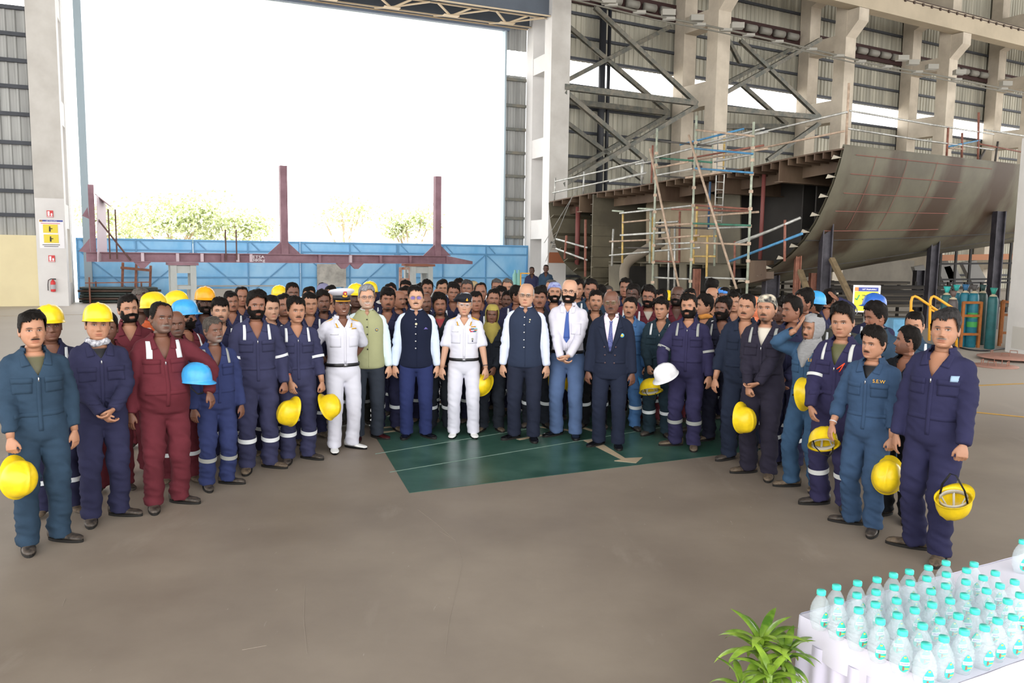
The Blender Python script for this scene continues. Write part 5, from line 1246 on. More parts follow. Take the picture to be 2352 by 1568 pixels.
cyl(2208, 795, 'b', '#2a5f86', 'blue teal gas cylinder with a blue valve guard inside the orange rack', 1.36)
cyl(2228, 797, 'b', '#4a4644', 'bright blue cylinder with two green bands in the orange rack', 1.36, True)
cyl(2248, 791, 'd', '#2d4a48', 'dull green grey cylinder at the right of the orange rack', 1.34)
orr = mat('orange rack paint', '#a8652e', .6, var=.2, vs=6)
def rack(x0, x1, yb, ys, Yk, label):
    p = onz(*c5(x0, yb)); q = onz(*c5(x1, yb)); t = empty('cylinder_rack', p, 0, label, 'rack'); d = q-p; d.z = 0
    for e in (Vector((0, 0, 0)), d):
        g = G(); g.beam(e, e+Vector((0, 0, 1.12)), .06, .06, up=(0, 1, 0)); g.build('rack_post', orr, t)
        g = G(); g.beam(e+Vector((0.1, .6, 0)), e+Vector((.1, .6, 1.12)), .06, .06, up=(0, 1, 0)); g.build('rack_post', orr, t)
    for z in (.33, .78, 1.10): g = G(); g.beam(Vector((0, 0, z)), d+Vector((0, 0, z)), .05, .06); g.build('rack_rail', orr, t)
rack(1075, 1285, 1245, 0, 0, 'orange steel rack round the teal gas cylinders'); rack(1540, 1680, 1225, 0, 0, 'orange rack frame half hidden by the white column')
g = G(); P = [onz(x, y) + Vector((0, 0, .02)) for x, y in ((2205, 800), (2230, 806), (2265, 808), (2300, 802), (2330, 801))]; g.tube(path(P, 16), .018, 6); tag(g.build('black_cable', blk, smooth=True), 'black cable lying on the floor below the gas cylinders', 'cable')
# white column at the right edge
p = onz(2308, 807); g = G(); g.box((0, -1.2, 0), (1.6, 0, 4.9)); o = g.build('wall_right_white_column', mat('white painted column', '#d6d3cf', .75, var=.05, vs=1.5)); o.location = (p.x, p.y, 0); tag(o, kind='structure')
g = G(); g.box((0.03, -1.17, 4.9), (1.57, -.03, 21)); o = g.build('wall_right_column_top', gconc); o.location = (p.x, p.y, 0); tag(o, kind='structure')
g = G(); g.box((-.02, -.85, .12), (.0, -.25, .62)); o = g.build('trim_30', mat('patched plaster', '#c2beb6', .8)); o.location = (p.x, p.y, 0); tag(o, kind='structure')
# round hatch plates with handles
pm = mat('red primed plate', '#a0786a', .6, var=.1, vs=4)
for (px, py), r, nm, z in (((2285, 841), .42, 'lower red primed round plate lying on the floor', .0), ((2318, 826), .62, 'upper red primed round plate with bolt holes and handles', .05)):
    p = onz(px, py); t = empty('round_plate', (p.x, p.y, z), .2, nm, 'plate'); g = G(); g.lathe([(r, 0), (r, .02), (r*.6, .035+z*.6), (.01, .045+z)], 40); g.build('disc', pm, t, True)
    for k in range(4):
        a = .6+k*PI/2; c = Vector((.55*r*math.cos(a), .55*r*math.sin(a), .03)); d = Vector((-math.sin(a), math.cos(a), 0))*.07
        g = G(); g.tube([c-d, c-d+Vector((0, 0, .09)), c+d+Vector((0, 0, .09)), c+d], .009, 6); g.build('handle', rust, t)
    if z:
        for k in range(24): a = 2*PI*k/24; g = G(); g.lathe([(.012, .022), (.012, .030)], 8, (r*.9*math.cos(a), r*.9*math.sin(a), 0)); g.build('bolt_hole', rust, t)
# sign board on its stand
s0 = atY(1992, 655, 11.6); t = empty('sign_board', (s0.x, s0.y, 0), -math.atan2(s0.x, s0.y)*.6, 'yellow and white notice board on a stand behind the crowd', 'sign'); k = 11.6/F
W = 58*k; Ht = 62*k; zc = s0.z
g = G(); g.box((-W/2, 0, zc-Ht), (W/2, .02, zc)); g.build('board', wht, t)
g = G(); g.box((-W/2+.02, -.006, zc-Ht+.02), (W/2-.03, .0, zc-.09)); g.build('yellow_panel', mat('notice yellow', '#f0e23a', .5), t)
g = G(); g.box((-W/2+.02, -.006, zc-.085), (-W/2+.09, .0, zc-.03)); g.build('orange_corner', mat('notice orange', '#d88a4a', .5), t)
g = G(); g.box((-W/2+.07, -.008, zc-.085), (W/2-.03, .0, zc-.03)); g.build('header_band', navyb, t)
g = G(); g.beam((0, .03, 0), (0, .03, zc-.05), .04, .04, up=(0, 1, 0)); g.box((-.25, -.15, 0), (.25, .2, .03)); g.build('stand', steelg, t)
for s_, sz, x, z, m in (('L&T Shipbuilding', .028, .03, zc-.058, wht), ('Use the right', .036, .035, zc-.145, mat('notice green', '#3f6f3a', .5)), ('tools for', .036, .0, zc-.20, mat('notice green', '#3f6f3a', .5))):
    o = link('lettering', text_mesh(s_, sz, m, .001, 1, .0006), t); o.location = (x, -.010, z); o.rotation_euler = (PI/2, 0, 0)
g = G(); g.beam((-W/2+.03, -.012, zc-.19), (-W/2+.055, -.012, zc-.21), .004, .014); g.beam((-W/2+.052, -.012, zc-.213), (-W/2+.085, -.012, zc-.14), .004, .014); g.build('tick_mark', mat('tick green', '#27a27a', .5), t)
# posters at the foot of the centre column
x, z = dz(1275, 552)
q_ = on_d(19.78, 3.05, .80, 1.55, mat('poster paper', '#c9c3ba', .6), 'zero_accident_poster', 'tall paper poster about accidents on the centre column', 'poster', -.02)
for s_, sz, dz_ in (('TO', .20, .38), ('ZERO', .20, .17), ('ACCIDENT', .155, -.42)):
    o = link('lettering', text_mesh(s_, sz, blk, .001, 1, .004), q_); o.location = (19.80, -.035, 3.05+dz_); o.rotation_euler = (PI/2, 0, 0)
for dx, dz_, w, h, m in ((-.33, .58, .1, .07, mat('sign gold', '#dcae5a', .5)), (.1, .58, .5, .08, navyb), (.0, .02, .04, .12, mat('tick green', '#27a27a', .5)), (.05, -.30, .25, .05, redm), (.0, -.55, .6, .02, blk), (0, -.62, .55, .02, blk)):
    g = G(); g.box((19.78+dx-w/2, -.042, 3.05+dz_-h/2), (19.78+dx+w/2, -.036, 3.05+dz_+h/2)); put(g, 'poster_mark', m, DO, DR, parent=q_)
on_d(19.80, 1.95, .88, .48, mat('terracotta board', '#a9694a', .7), 'terracotta_board', 'terracotta coloured board below the poster on the centre column', 'board', -.02)
# standing cylinders near the two distant men
for px, nm in ((1183, 'left one of two small pale teal cylinders before the gate end'), (1192, 'right one of two small pale teal cylinders before the gate end')):
    p = atY(px, 625, 33); t = empty('far_gas_cylinder', (p.x, p.y, 0), 0, nm, 'gas cylinder'); g = G(); g.lathe([(.1, 0), (.1, 1.25), (.04, 1.36), (.04, 1.45)], 12); g.build('cylinder_body', mat('pale teal paint', '#7fb5ae', .5), t, True)
g = G(); p = atY(1196, 640, 32.5)
for dx in (0, .5): g.beam((p.x+dx, p.y, 0), (p.x+dx, p.y, 1.35), .05, .05, up=(0, 1, 0))
for z in (.7, 1.33): g.beam((p.x, p.y, z), (p.x+.5, p.y, z), .05, .05)
tag(g.build('trolley_frame', yr), 'small yellow trolley frame beside the pale teal cylinders', 'trolley')
# ================================================================ table, bottles, plant
TB = onz(1839, 1411, .75); TF = onz(2105, 1562, .75); tv = (TF-TB); tu = (onz(2323, 1282, .75)-TB).normalized(); tv = Vector((tu.y, -tu.x, 0)); TW = .60
cloth = mat('white satin cloth', '#ceccdc', .55, var=.03, vs=3, sheen=.3)
t = empty('banquet_table', (TB.x, TB.y, 0), rzof(tu), 'long table under a white cloth with a pleated skirt, lower right', 'table')
g = G()
for x in (.1, 2.3):
    for y in (-.08, -TW+.08): g.beam((x, y, 0), (x, y, .72), .04, .04, up=(0, 1, 0))
g.box((.01, -TW+.01, .715), (2.39, -.01, .735)); g.build('table_frame', steelg, t)
LX = 2.4; n = 96
g = G(); g.box((0, -TW, .735), (LX, 0, .75)); 
# gently rumpled overhang
def skirt(z0, z1, amp, per, off):
    pts = []
    P = [(LX, 0), (0, 0), (0, -TW), (LX, -TW)]; s = 0
    for (x0, y0), (x1, y1) in zip(P, P[1:]):
        L = math.hypot(x1-x0, y1-y0); k = int(L/.012)
        nx, ny = -(y1-y0)/L, (x1-x0)/L
        for i in range(k):
            u = i/k; a = off + amp*(.5+.5*math.sin(2*PI*(s+u*L)/per + .8*math.sin((s+u*L)*7))); pts.append((x0+(x1-x0)*u - nx*a*-1*-1, y0+(y1-y0)*u - ny*a, s+u*L))
        s += L
    return pts
def mk(z0, z1, amp0, amp1, per, off, name, m):
    A = skirt(z0, z1, amp0, per, off); B = skirt(z0, z1, amp1, per, off); g = G(); n = len(A)
    rows = [[(a[0], a[1], z1) for a in A], [((a[0]+b[0])/2, (a[1]+b[1])/2, (z0+z1)/2) for a, b in zip(A, B)], [(b[0], b[1], z0+.006*math.sin(b[2]*9)) for b in B]]
    g.add([p for r in rows for p in r], [(j*n+i, j*n+i+1, (j+1)*n+i+1, (j+1)*n+i) for j in range(2) for i in range(n-1)]); return g.build(name, m, t, True)
g.build('tabletop_cloth', cloth, t)
mk(.62, .752, .002, .012, .21, .006, 'cloth_overhang', cloth)
mk(.01, .66, .010, .034, .085, .004, 'pleated_skirt', mat('pleated satin', '#c6c3d8', .5, sheen=.3))
caps = [(857,485),(970,447),(1125,418),(1268,393),(1390,360),(1508,335),(1648,305),(1778,270),(1985,280),(2142,345),(2285,410),(987,548),(1121,508),(1261,485),(1395,450),(1514,416),(1636,385),(1780,355),(1930,325),(2052,380),(2177,438),(2325,508),(1133,618),(1257,576),(1413,548),(1548,518),(1667,480),(1775,440),(1925,410),(2077,475),(2234,552),(1293,698),(1420,655),(1547,618),(1676,578),(1808,548),(1916,513),(2105,586),(2274,668),(1458,780),(1605,732),(1734,694),(1868,660),(1991,624),(2159,695),(1633,877),(1763,826),(1913,776),(2063,746),(2345,115)]
bot = mat('clear bottle plastic', '#dcebf2', .10, alpha=.30, spec=.8, bump=.5, bs=70, stretch=(1, 1, 2.2)); capm = mat('turquoise cap', '#48d2c2', .35)
lab = mat('teal bottle label', '#3cc4b4', .4); labw = mat('label white', '#f0f4f8', .4); laby = mat('label yellow', '#dcdc54', .4)
hb_ = .150
bt = empty('water_bottle'); g = G(); pr = []
for i in range(33):
    z = .002+i*.0037; u = z/.12; r = .037*math.sin(PI*min(1, .16+.74*u))**.55 if u < 1.1 else .016; r = max(r, .0155)
    pr.append((r+.0010*math.sin(z*480)*(.02 < z < .1), z))
pr = [(.026, 0)] + pr + [(.0145, .128), (.0145, .134)]
g.lathe(pr, 24); g.build('bottle_body', bot, bt, True)
g = G(); g.lathe([(.0165, .133), (.0168, .135), (.0168, .147), (.0155, .150)], 20); g.build('cap', capm, bt, True)
g = G(); rows = []
for i, (z, w) in enumerate([(.018, .004), (.024, .013), (.034, .018), (.048, .018), (.060, .014), (.072, .008), (.078, .002)]):
    u = z/.12; r = .037*math.sin(PI*min(1, .16+.74*u))**.55+.0022; rows.append([(r*math.sin(a), -r*math.cos(a), z) for a in [w/r*q for q in (-1, -.5, 0, .5, 1)]])
g.add([p for r in rows for p in r], [(j*5+i, j*5+i+1, (j+1)*5+i+1, (j+1)*5+i) for j in range(6) for i in range(4)]); g.build('bottle_label', lab, bt)
def lpatch(z0, z1, w, m, nm, a0=0):
    g = G(); R = []
    for z in (z0, z1):
        u = z/.12; r = .037*math.sin(PI*min(1, .16+.74*u))**.55+.0030; R.append([(r*math.sin(a0+a), -r*math.cos(a0+a), z) for a in [w/r*q for q in (-1, -.33, .33, 1)]])
    g.add(R[0]+R[1], [(i, i+1, i+5, i+4) for i in range(3)]); g.build(nm, m, bt)
lpatch(.043, .055, .0165, labw, 'label_name_band'); lpatch(.069, .074, .004, laby, 'label_sun'); lpatch(.030, .034, .008, laby, 'label_stripe', .2)
lpatch(.024, .040, .003, mat('label figure', '#8c6a60', .5), 'label_figure', -.1)
lpatch(.0465, .0515, .012, mat('label lettering blue', '#9aa8d8', .5), 'label_lettering')
proto = list(bt.children); order = sorted(range(len(caps)), key=lambda i: (caps[i][1]))
for i, (cx, cy) in enumerate(caps):
    p = onz(1620+cx*.3112, 1200+cy*.3112+4, .75+hb_)
    o = bt if i == 0 else bt.copy()
    if i: 
        COL.objects.link(o)
        for ch in proto: c = ch.copy(); COL.objects.link(c); c.parent = o
    lp = (Matrix.Rotation(-rzof(tu), 3, 'Z') @ Vector((p.x-TB.x, p.y-TB.y, 0)))
    o.location = (p.x, p.y, .7505); o.rotation_euler = (0, 0, .02+random.Random(i).uniform(-.25, .25))
    if i == len(caps)-1: tag(o, 'lone clear water bottle at the far right edge of the white cloth', 'bottle')
    elif i == 45: tag(o, 'clear water bottle standing nearest the front corner of the table', 'bottle')
    elif i == 0: tag(o, 'clear water bottle at the far left corner of the table, above the plant', 'bottle')
    else: tag(o, 'small clear water bottle with turquoise cap in the rows on the white table', 'bottle', 'water bottles in rows on the table')
# potted dracaena
lf = mat('glossy green leaf', '#4f7a22', .3, var=.3, vs=7, col2='#9cbc44'); stm = mat('green stem', '#7f9a4a', .6)
pc0 = atY(1748, 1500, 2.95); t = empty('potted_plant', (pc0.x, pc0.y, 0), 0, 'leafy green plant with arching leaves beside the white table', 'plant')
def leaf(g, base, az, el, L, w, droop, tw=0):
    rows = []; n = 9; p = Vector(base); e = el
    for i in range(n+1):
        u = i/n; d = Vector((math.cos(az)*math.cos(e), math.sin(az)*math.cos(e), math.sin(e))); sd = Vector((-math.sin(az), math.cos(az), 0)); up = sd.cross(d)
        ww = w*math.sin(PI*min(1, u*.94+.06))**.7*(1-.35*u)
        rows += [p-sd*ww+up*ww*.25, p, p+sd*ww+up*ww*.25]; p = p+d*L/n; e -= droop/n
    g.add(rows, [(j*3+i, j*3+i+1, (j+1)*3+i+1, (j+1)*3+i) for j in range(n) for i in range(2)])
r = random.Random(11)
for k, (px, py, Y, nl, sc) in enumerate([(1748, 1450, 2.95, 30, 1.0), (1806, 1470, 2.92, 24, .8), (1770, 1520, 2.80, 16, .8), (1700, 1540, 2.85, 10, .8)]):
    top = atY(px, py+28, Y)-Vector((pc0.x, pc0.y, 0)); b0 = Vector((r.uniform(-.05, .05), r.uniform(-.05, .05), .25))
    g = G(); g.tube([b0, b0.lerp(top, .5)+Vector((.01, 0, 0)), top], [.012, .011, .008], 8); g.build('stem', stm, t, True)
    for i in range(nl):
        u = i/nl; az = i*2.4+k; base = b0.lerp(top, 1-.34*u*u-.02*u); el = 1.25-1.25*u+r.uniform(-.1, .1)
        g = G(); leaf(g, base, az, el, (.10+.10*math.sin(PI*min(1, .25+u*.7)))*sc*r.uniform(.9, 1.1), .022*sc, 1.25+1.1*u); g.build('leaf', lf, t, True)
g = G(); g.lathe([(.10, 0), (.13, .02), (.16, .27), (.17, .30), (.155, .30), (.15, .26)], 28); g.build('pot', mat('terracotta pot', '#9a5b40', .8), t, True)
g = G(); g.lathe([(.0, .255), (.15, .255)], 20); g.build('soil', mat('soil', '#3a2c22', .9), t)
# ================================================================ light
sc = bpy.context.scene; w = bpy.data.worlds.new('sky'); sc.world = w; w.use_nodes = True; nt = w.node_tree
bg = nt.nodes['Background']; bg.inputs['Color'].default_value = (1, .99, .97, 1); bg.inputs['Strength'].default_value = 3.2
sun = bpy.data.lights.new('sun', 'SUN'); sun.energy = 11; sun.angle = .02; so = bpy.data.objects.new('sun', sun); COL.objects.link(so); so.rotation_euler = (math.radians(38), 0, math.radians(18))
vs_ = sc.view_settings; vs_.view_transform = 'Standard'; vs_.look = 'None'; vs_.gamma = 1; vs_.use_curve_mapping = False; vs_.exposure = .42
sc.cycles.use_denoising = True; sc.cycles.max_bounces = 6; sc.cycles.diffuse_bounces = 3; sc.cycles.glossy_bounces = 3; sc.cycles.adaptive_threshold = .02; sc.cycles.transparent_max_bounces = 12; sc.cycles.transmission_bounces = 8
# ================================================================ the crowd
def dim(c, k=.62, sat=.86):
    l = [x*k for x in lin(c)]; m = sum(l)/3; l = [m+(x-m)*sat for x in l]
    return [12.92*x if x <= .0031308 else 1.055*x**(1/2.4)-.055 for x in l]
def fab(name, c, var=.10, c2=None, k=None):
    light = sum(int(c.lstrip('#')[i:i+2], 16) for i in (0, 2, 4)) > 430
    return mat(name, c if light else dim(c), .9, var=var, vs=3.5, bump=.12, bs=240, col2=c2, spec=.25)
NAVY = fab('navy drill', '#34355a', .14); NAVY2 = fab('faded navy drill', '#41436a', .14); DNAVY = fab('dark navy drill', '#282a40', .14); PNAVY = fab('purple navy drill', '#393560', .14)
TEAL = fab('teal drill', '#34506a', .16); DTEAL = fab('dark teal drill', '#2a4250', .2); MAR = fab('maroon drill', '#7a2a38', .12); ORA = fab('orange drill', '#f0661e', .08); ROYAL = fab('royal blue drill', '#36437c', .10); BRIGHT = fab('bright blue drill', '#4a84c4', .1); STEEL = fab('steel blue drill', '#3a6288', .18); PLUM = fab('plum black drill', '#332f42', .15)
WHITE = mat('white cloth', '#d0d0dc', .75, bump=.05, bs=200); BELTB = None
GREY = mat('worn grey reflective tape', '#9a9c98', .5)
BB = mat('dusty black boot', '#2b2826', .5, var=.35, vs=22, col2='#5a5048'); BR = mat('brown dusty boot', '#4f4338', .65, var=.35, vs=22, col2='#7a6a58'); BS = mat('black dress shoe', '#101014', .18)
def FP(x, y): p = onz(x, y); return (p.x, p.y)
def height(xh, yt, pos):
    d = ray(xh, yt); t = pos[1]/d.y; return CH + d.z*t
FR = []
def Fp(xf, yf, xh, yt, label, **k):
    pos = FP(xf, yf); H = height(xh, yt, pos); pos = (pos[0]*1.0, pos[1]+.03)
    if k.get('hat') or k.get('cap') in ('peaked', 'hood'): H -= .045
    elif k.get('cap') or k.get('hair') in ('thick', 'fringe', 'long'): H -= .015
    d = dict(pos=pos, H=H, hi=True, label=label, hy=0); d.update(k); d['px'] = (xh, yt); FR.append(d)
DN = dict(wl=(-.235, -.10, .85), wr=(.235, -.10, .85))
CL = dict(wl=(-.03, -.235, .93), wr=(.055, -.265, .965), pl=(-1, .45, -.1), pr=(1, .45, -.1), dl=(.6, -.16, -.68), dr=(-.62, -.2, -.6), twl=30, twr=30, hl='pinch', hrt='pinch')
# front arc, left to right
Fp(95, 1252, 80, 716, 'young man in dirty teal coverall at the far left holding a yellow hard hat', c1=TEAL, tone='l', hair='thick', beard='mou', strips='', under='#5c5a42', yaw=8, hy=2, hl='grip', wl=(-.20, -.20, .85), wr=(.24, -.02, .85), sl=.93, vz=1.31, fy=(-.06, .02), ft=(6, 40), hh=('yellow', -1, (.03, -.07, -.15), (75, 25, 170)))
Fp(238, 1192, 210, 697, 'young man in navy coverall with clasped hands, stained yellow helmet and white neck scarf', c1=NAVY, tone='l', hat='yellow', hair='short', beard='n', strips='', under='#15151a', yaw=8, hy=-3, cap='bandana', capm=mat('red checked cloth', '#a83038', .8, var=.4, vs=120, col2='#e8c8c8'), scarf=mat('white printed scarf', '#8f909c', .8, var=.35, vs=45, col2='#d4d4da'), vz=1.36, fy=(-.05, .02), ft=(10, 50), redband=True, **CL)
Fp(380, 1163, 358, 697, 'stout man in maroon coverall with white shoulder tapes holding a blue helmet under his arm', c1=MAR, tone='d', hair='recede', beard='gstub', bc='#6a6560', strips='s', fat=.9, yaw=10, hy=14, hp=-3, wl=(-.27, -.06, .84), wr=(.33, -.20, 1.0), pr=(1, .2, .3), dr=(.25, -.2, -.9), vz=1.29, fy=(-.04, .04), ft=(8, 45),  hh=('blue', 1, (-.13, .03, .26), (0, 75, -35)), stripw=1.7)
Fp(497, 1118, 492, 731, 'older man in royal blue coverall with grey moustache looking to the right', c1=ROYAL, tone='d', hair='short', hc='#4c4641', beard='goatee', bc='#8a8580', strips='sl', reflm=GREY, fat=.45, yaw=14, hy=22, vz=1.27, bands=[(1, .985, '#b8b8c0', .3)], fy=(-.02, .05), ft=(5, 50), **DN)
Fp(592, 1078, 590, 668, 'tall full-bearded man in navy coverall holding a yellow helmet low in his left hand', c1=NAVY2, tone='m', hair='thick', beard='full', yaw=6, hy=8, vz=1.31, wl=(-.24, -.10, .85), wr=(.25, -.10, .87), hrt='grip', shm=BR, fy=(-.05, .03), ft=(12, 50), hh=('yellow', 1, (.015, -.05, -.165), (80, -60, 165)))
Fp(683, 1058, 688, 682, 'slim young man in navy coverall with moustache and red wrist thread', c1=NAVY2, tone='l', hair='thick', beard='mou', yaw=8, hy=8, vz=1.34, wl=(-.10, -.22, .90), wr=(.245, -.12, .86), pl=(-1, .5, -.2), dl=(.15, -.25, -.9), hrt='grip', bands=[(-1, .88, '#b03030', .3)], sl=.85, fy=(-.03, .04), ft=(12, 45), hh=('yellow', 1, (.045, -.09, -.12), (60, 50, 160)))
Fp(787, 1033, 780, 662, 'naval officer in white uniform with peaked cap and hands behind his back', out='uniform', c1=WHITE, c2=WHITE, tone='d', cap='peaked', hair='buzz', smile=1, yaw=14, hy=2, sl=.50, wl=(-.13, .20, .95), wr=(.13, .20, .95), pl=(-1, .35, 0), pr=(1, .35, 0), shoe='low', shm=mat('white shoe', '#ececea', .35), solem=BS, fy=(-.03, .05), ft=(10, 40), badges=[])
Fp(843, 1008, 843, 658, 'smiling grey-haired man in a sage green Nehru waistcoat and glasses', out='vest', c1=fab('mint shirt', '#d6e6ea', .03), c2=fab('charcoal trousers', '#3a4250', .08), c3=fab('sage waistcoat', '#a3a57e', .04), tone='ll', hair='side', hc='#85858a', beard='gstub', bc='#a8a49e', smile=1, glasses=('#3a4450',), fat=.35, yaw=4, hy=2, bm=mat('black button', '#22241e', .4), shoe='low', shm=mat('oxblood shoe', '#3c1416', .2), badges=[(.10, 1.27, .017, (mat('badge blue', '#3b4a86', .4), mat('badge yellow', '#dcb53a', .4)))], fy=(-.02, .03), ft=(6, 40))
Fp(955, 1004, 955, 659, 'smiling man in dark navy Nehru waistcoat and blue trousers with rimless glasses', out='vest', c1=fab('pale blue shirt', '#cfdcf2', .03), c2=fab('blue trousers', '#2c3a76', .06), c3=fab('navy waistcoat', '#1c2542', .05), tone='ll', hair='side', beard='mou', smile=1, glasses=('#8a8a90', '#8a7ad8', '.35'), yaw=0, hy=-1, shoe='low', shm=BS, hanky=True, badges=[(0, 1.335, .014, (mat('pale gold badge', '#d8cfb0', .3),))], ft=(12, 35))
Fp(1064, 1002, 1065, 672, 'senior naval officer in white uniform with a black beret and medal ribbons', out='uniform', c1=WHITE, c2=WHITE, tone='ll', cap='beret', hair='short', hc='#b8b8bc', glasses=('#b0b0b4',), yaw=0, hy=-1, sl=.50, fat=.25, wl=(-.265, -.12, .86), wr=(.265, -.12, .86), bands=[(1, .94, '#2a2a30', 1.4)], shoe='low', shm=mat('white shoe', '#ececea', .35), solem=BS, ft=(8, 8), stance=.12, ribbons=[['#d87838', '#20304a', '#1e3c5c', '#6aa6b8', '#78c0b0'], ['#d86a40', '#c8d6e6', '#cfd6e0', '#d88070', '#d88a60'], ['#c03848', '#c85070', '#2a3c90', '#2c8058']], badges=[(.10, 1.215, .014, (mat('olive badge', '#8a8878', .4),)), (.10, 1.19, .010, (mat('navy badge', '#1c2240', .4),))])
Fp(1203, 1009, 1205, 651, 'bald bespectacled man in slate navy Nehru waistcoat and dark trousers', out='vest', c1=fab('lilac shirt', '#d2daf0', .03), c2=fab('dark slate trousers', '#2a3148', .06), c3=fab('slate waistcoat', '#33405c', .05), tone='ll', hair='balding', hc='#b0aeac', glasses=('#5c4c3c', '#7a6a5c', '.18'), fat=.15, yaw=-3, hy=-4, shoe='low', shm=BS, badges=[(.055, 1.36, .009, (mat('pale gold badge', '#d8cfb0', .3),)), (.05, 1.335, .007, (mat('pale gold badge', '#d8cfb0', .3),))], ft=(40, 8), fy=(.03, -.04))
Fp(1300, 1003, 1305, 642, 'bald bearded man in white shirt and bright blue tie with clasped hands', out='shirt', c1=mat('white shirt', '#d4d2de', .7, bump=.1, bs=30), c2=fab('denim blue trousers', '#5f7db0', .1), tie=fab('bright blue tie', '#4a72cc', .04), tone='ll', hair='none', beard='full', bt=.004, smile=.8, glasses=('#1c1c20',), fat=.1, yaw=-6, hy=-3, bands=[(1, .93, '#2a2a30', 1.4)], shoe='low', shm=BS, ft=(40, 8), fy=(.03, -.03), wl=(-.05, -.245, .915), wr=(.045, -.27, .945), pl=(-1, .35, -.1), pr=(1, .35, -.1), dl=(.62, -.2, -.5), dr=(-.62, -.2, -.5), twl=30, twr=30, hl='pinch', hrt='pinch')
Fp(1398, 1025, 1418, 668, 'bald man in dark navy double-breasted suit with dotted tie and round badge', out='suit', c1=fab('pink shirt', '#ecdff0', .03), c2=fab('navy suit', '#262f48', .06), c3=fab('navy suit', '#262f48', .06), tie=mat('dotted navy tie', '#2c3268', .6, var=.5, vs=160, col2='#6f78b8'), tone='d', hair='balding', hc='#8a8480', beard='mou', bc='#3a3634', glasses=('#7a6a50', '#6a5a30', '.2'), yaw=-4, hy=-2, bm=mat('brown suit button', '#4a3a40', .4), shoe='low', shm=BS, badges=[(.125, 1.27, .024, (mat('sky badge', '#58b0d8', .4), mat('badge yellow', '#dcb53a', .4)))], ft=(35, 8), fy=(.02, -.04))
Fp(1512, 1000, 1530, 684, 'round-faced man in teal coverall with one long white chest tape', c1=DTEAL, tone='l', hair='thick', strips='sl', yaw=-10, hy=-8, wl=(-.10, -.25, .92), wr=(.10, -.22, .92), pl=(-1, .4, -.2), pr=(1, .4, -.2), hl='grip', dl=(.2, -.3, -.8), dr=(-.1, -.2, -.9), hh=('yellow', -1, (.03, -.14, -.13), (-30, 20, 40)))
Fp(1573, 1028, 1583, 676, 'sturdy bearded man in purple navy coverall holding a white hard hat', c1=PNAVY, tone='l', hair='thick', beard='full', reflm=GREY, fat=.35, yaw=-8, hy=-8, hp=-5, vz=1.39, wl=(-.25, -.22, .92), wr=(.26, -.10, .86), pl=(-1, .6, -.1), hl='grip', shm=BR, ft=(60, 8), fy=(.04, -.04), hh=('white', -1, (.06, -.12, .10), (35, -35, -40)))
Fp(1650, 1014, 1663, 682, 'man with long black beard in dark navy coverall looking to the left', c1=DNAVY, tone='d', hair='thick', beard='full', bt=.016, strips='s', reflm=GREY, yaw=-10, hy=-18, shm=BR, ft=(35, 10), **DN)
Fp(1700, 1058, 1703, 675, 'heavy man in dark blue buttoned work shirt with moustache', c1=fab('ink blue drill', '#27324a', .12), tone='l', hair='buzz', beard='mou', strips='', fat=.55, yaw=-8, hy=-8, jaw=1.2, vz=1.25, sl=.82, zip=0, ft=(30, 12), wl=(-.27, -.10, .85), wr=(.24, -.03, .85))
Fp(1745, 1092, 1757, 674, 'young man in black and white skull cap holding a yellow helmet by its rim', c1=PLUM, tone='l', hair='bandana', cap='bandana', capm=mat('black and bone cap', '#2a2c2e', .8, var=.1, vs=14, col2='#d8cdb8', det=2), beard='goatee', strips='s', reflm=GREY, under='#cfc8ba', yaw=-14, hy=-4, shm=BR, vz=1.28, wl=(-.08, -.24, .88), wr=(.02, -.265, .94), pl=(-1, .5, -.2), pr=(.9, .4, -.2), hl='grip', hrt='pinch', dl=(.1, -.15, -1), dr=(-.75, -.12, -.5), twr=20, ft=(45, 10), fy=(.04, -.05), bands=[(-1, .97, '#c8c8cc', .3), (1, .90, '#d05030', .3)], hh=('yellow', -1, (-.01, -.05, -.19), (85, 60, 180)))
Fp(1850, 1122, 1850, 712, 'man in steel blue coverall with grey head scarf and one hand raised to his head', c1=STEEL, tone='l', cap='hood', capm=mat('grey jersey scarf', '#8f8f90', .9, var=.1, vs=20, bump=.3, bs=25, stretch=(1, 1, 3)), beard='goatee', strips='', sew=True, yaw=-34, hy=-12, shm=BR, wl=(-.085, -.16, 1.60), pl=(-1, -.5, -.55), hl='flat', dl=(.45, .35, .95), wr=(.20, -.12, 1.0), pr=(1, .2, -.2), ft=(30, 15), fy=(-.05, .05), hh=('yellow', 1, (-.02, -.06, .12), (80, 80, 0)))
Fp(1915, 1165, 1965, 702, 'young man in navy coverall with olive undershirt and small orange ribbon', c1=PNAVY, tone='l', hair='thick', under='#5a5a3a', reflm=mat('pale tape', '#c8cac8', .4), yaw=-20, hy=4, vz=1.26, wl=(-.15, -.24, .90), wr=(.2, -.05, .86), pl=(-1, .6, -.2), hl='relax', dl=(.35, -.25, -.85), bands=[(-1, .97, '#c8c8cc', .3)], ft=(40, 20), hh=('yellow', -1, (.13, -.10, -.13), (-38, 25, 30)), extra=[('ribbon', [(.04, 1.21), (.047, 1.21), (.088, 1.29), (.080, 1.29)], 'org'), ('ribbon', [(.020, 1.235), (.026, 1.23), (.086, 1.285), (.080, 1.29)], 'org')])
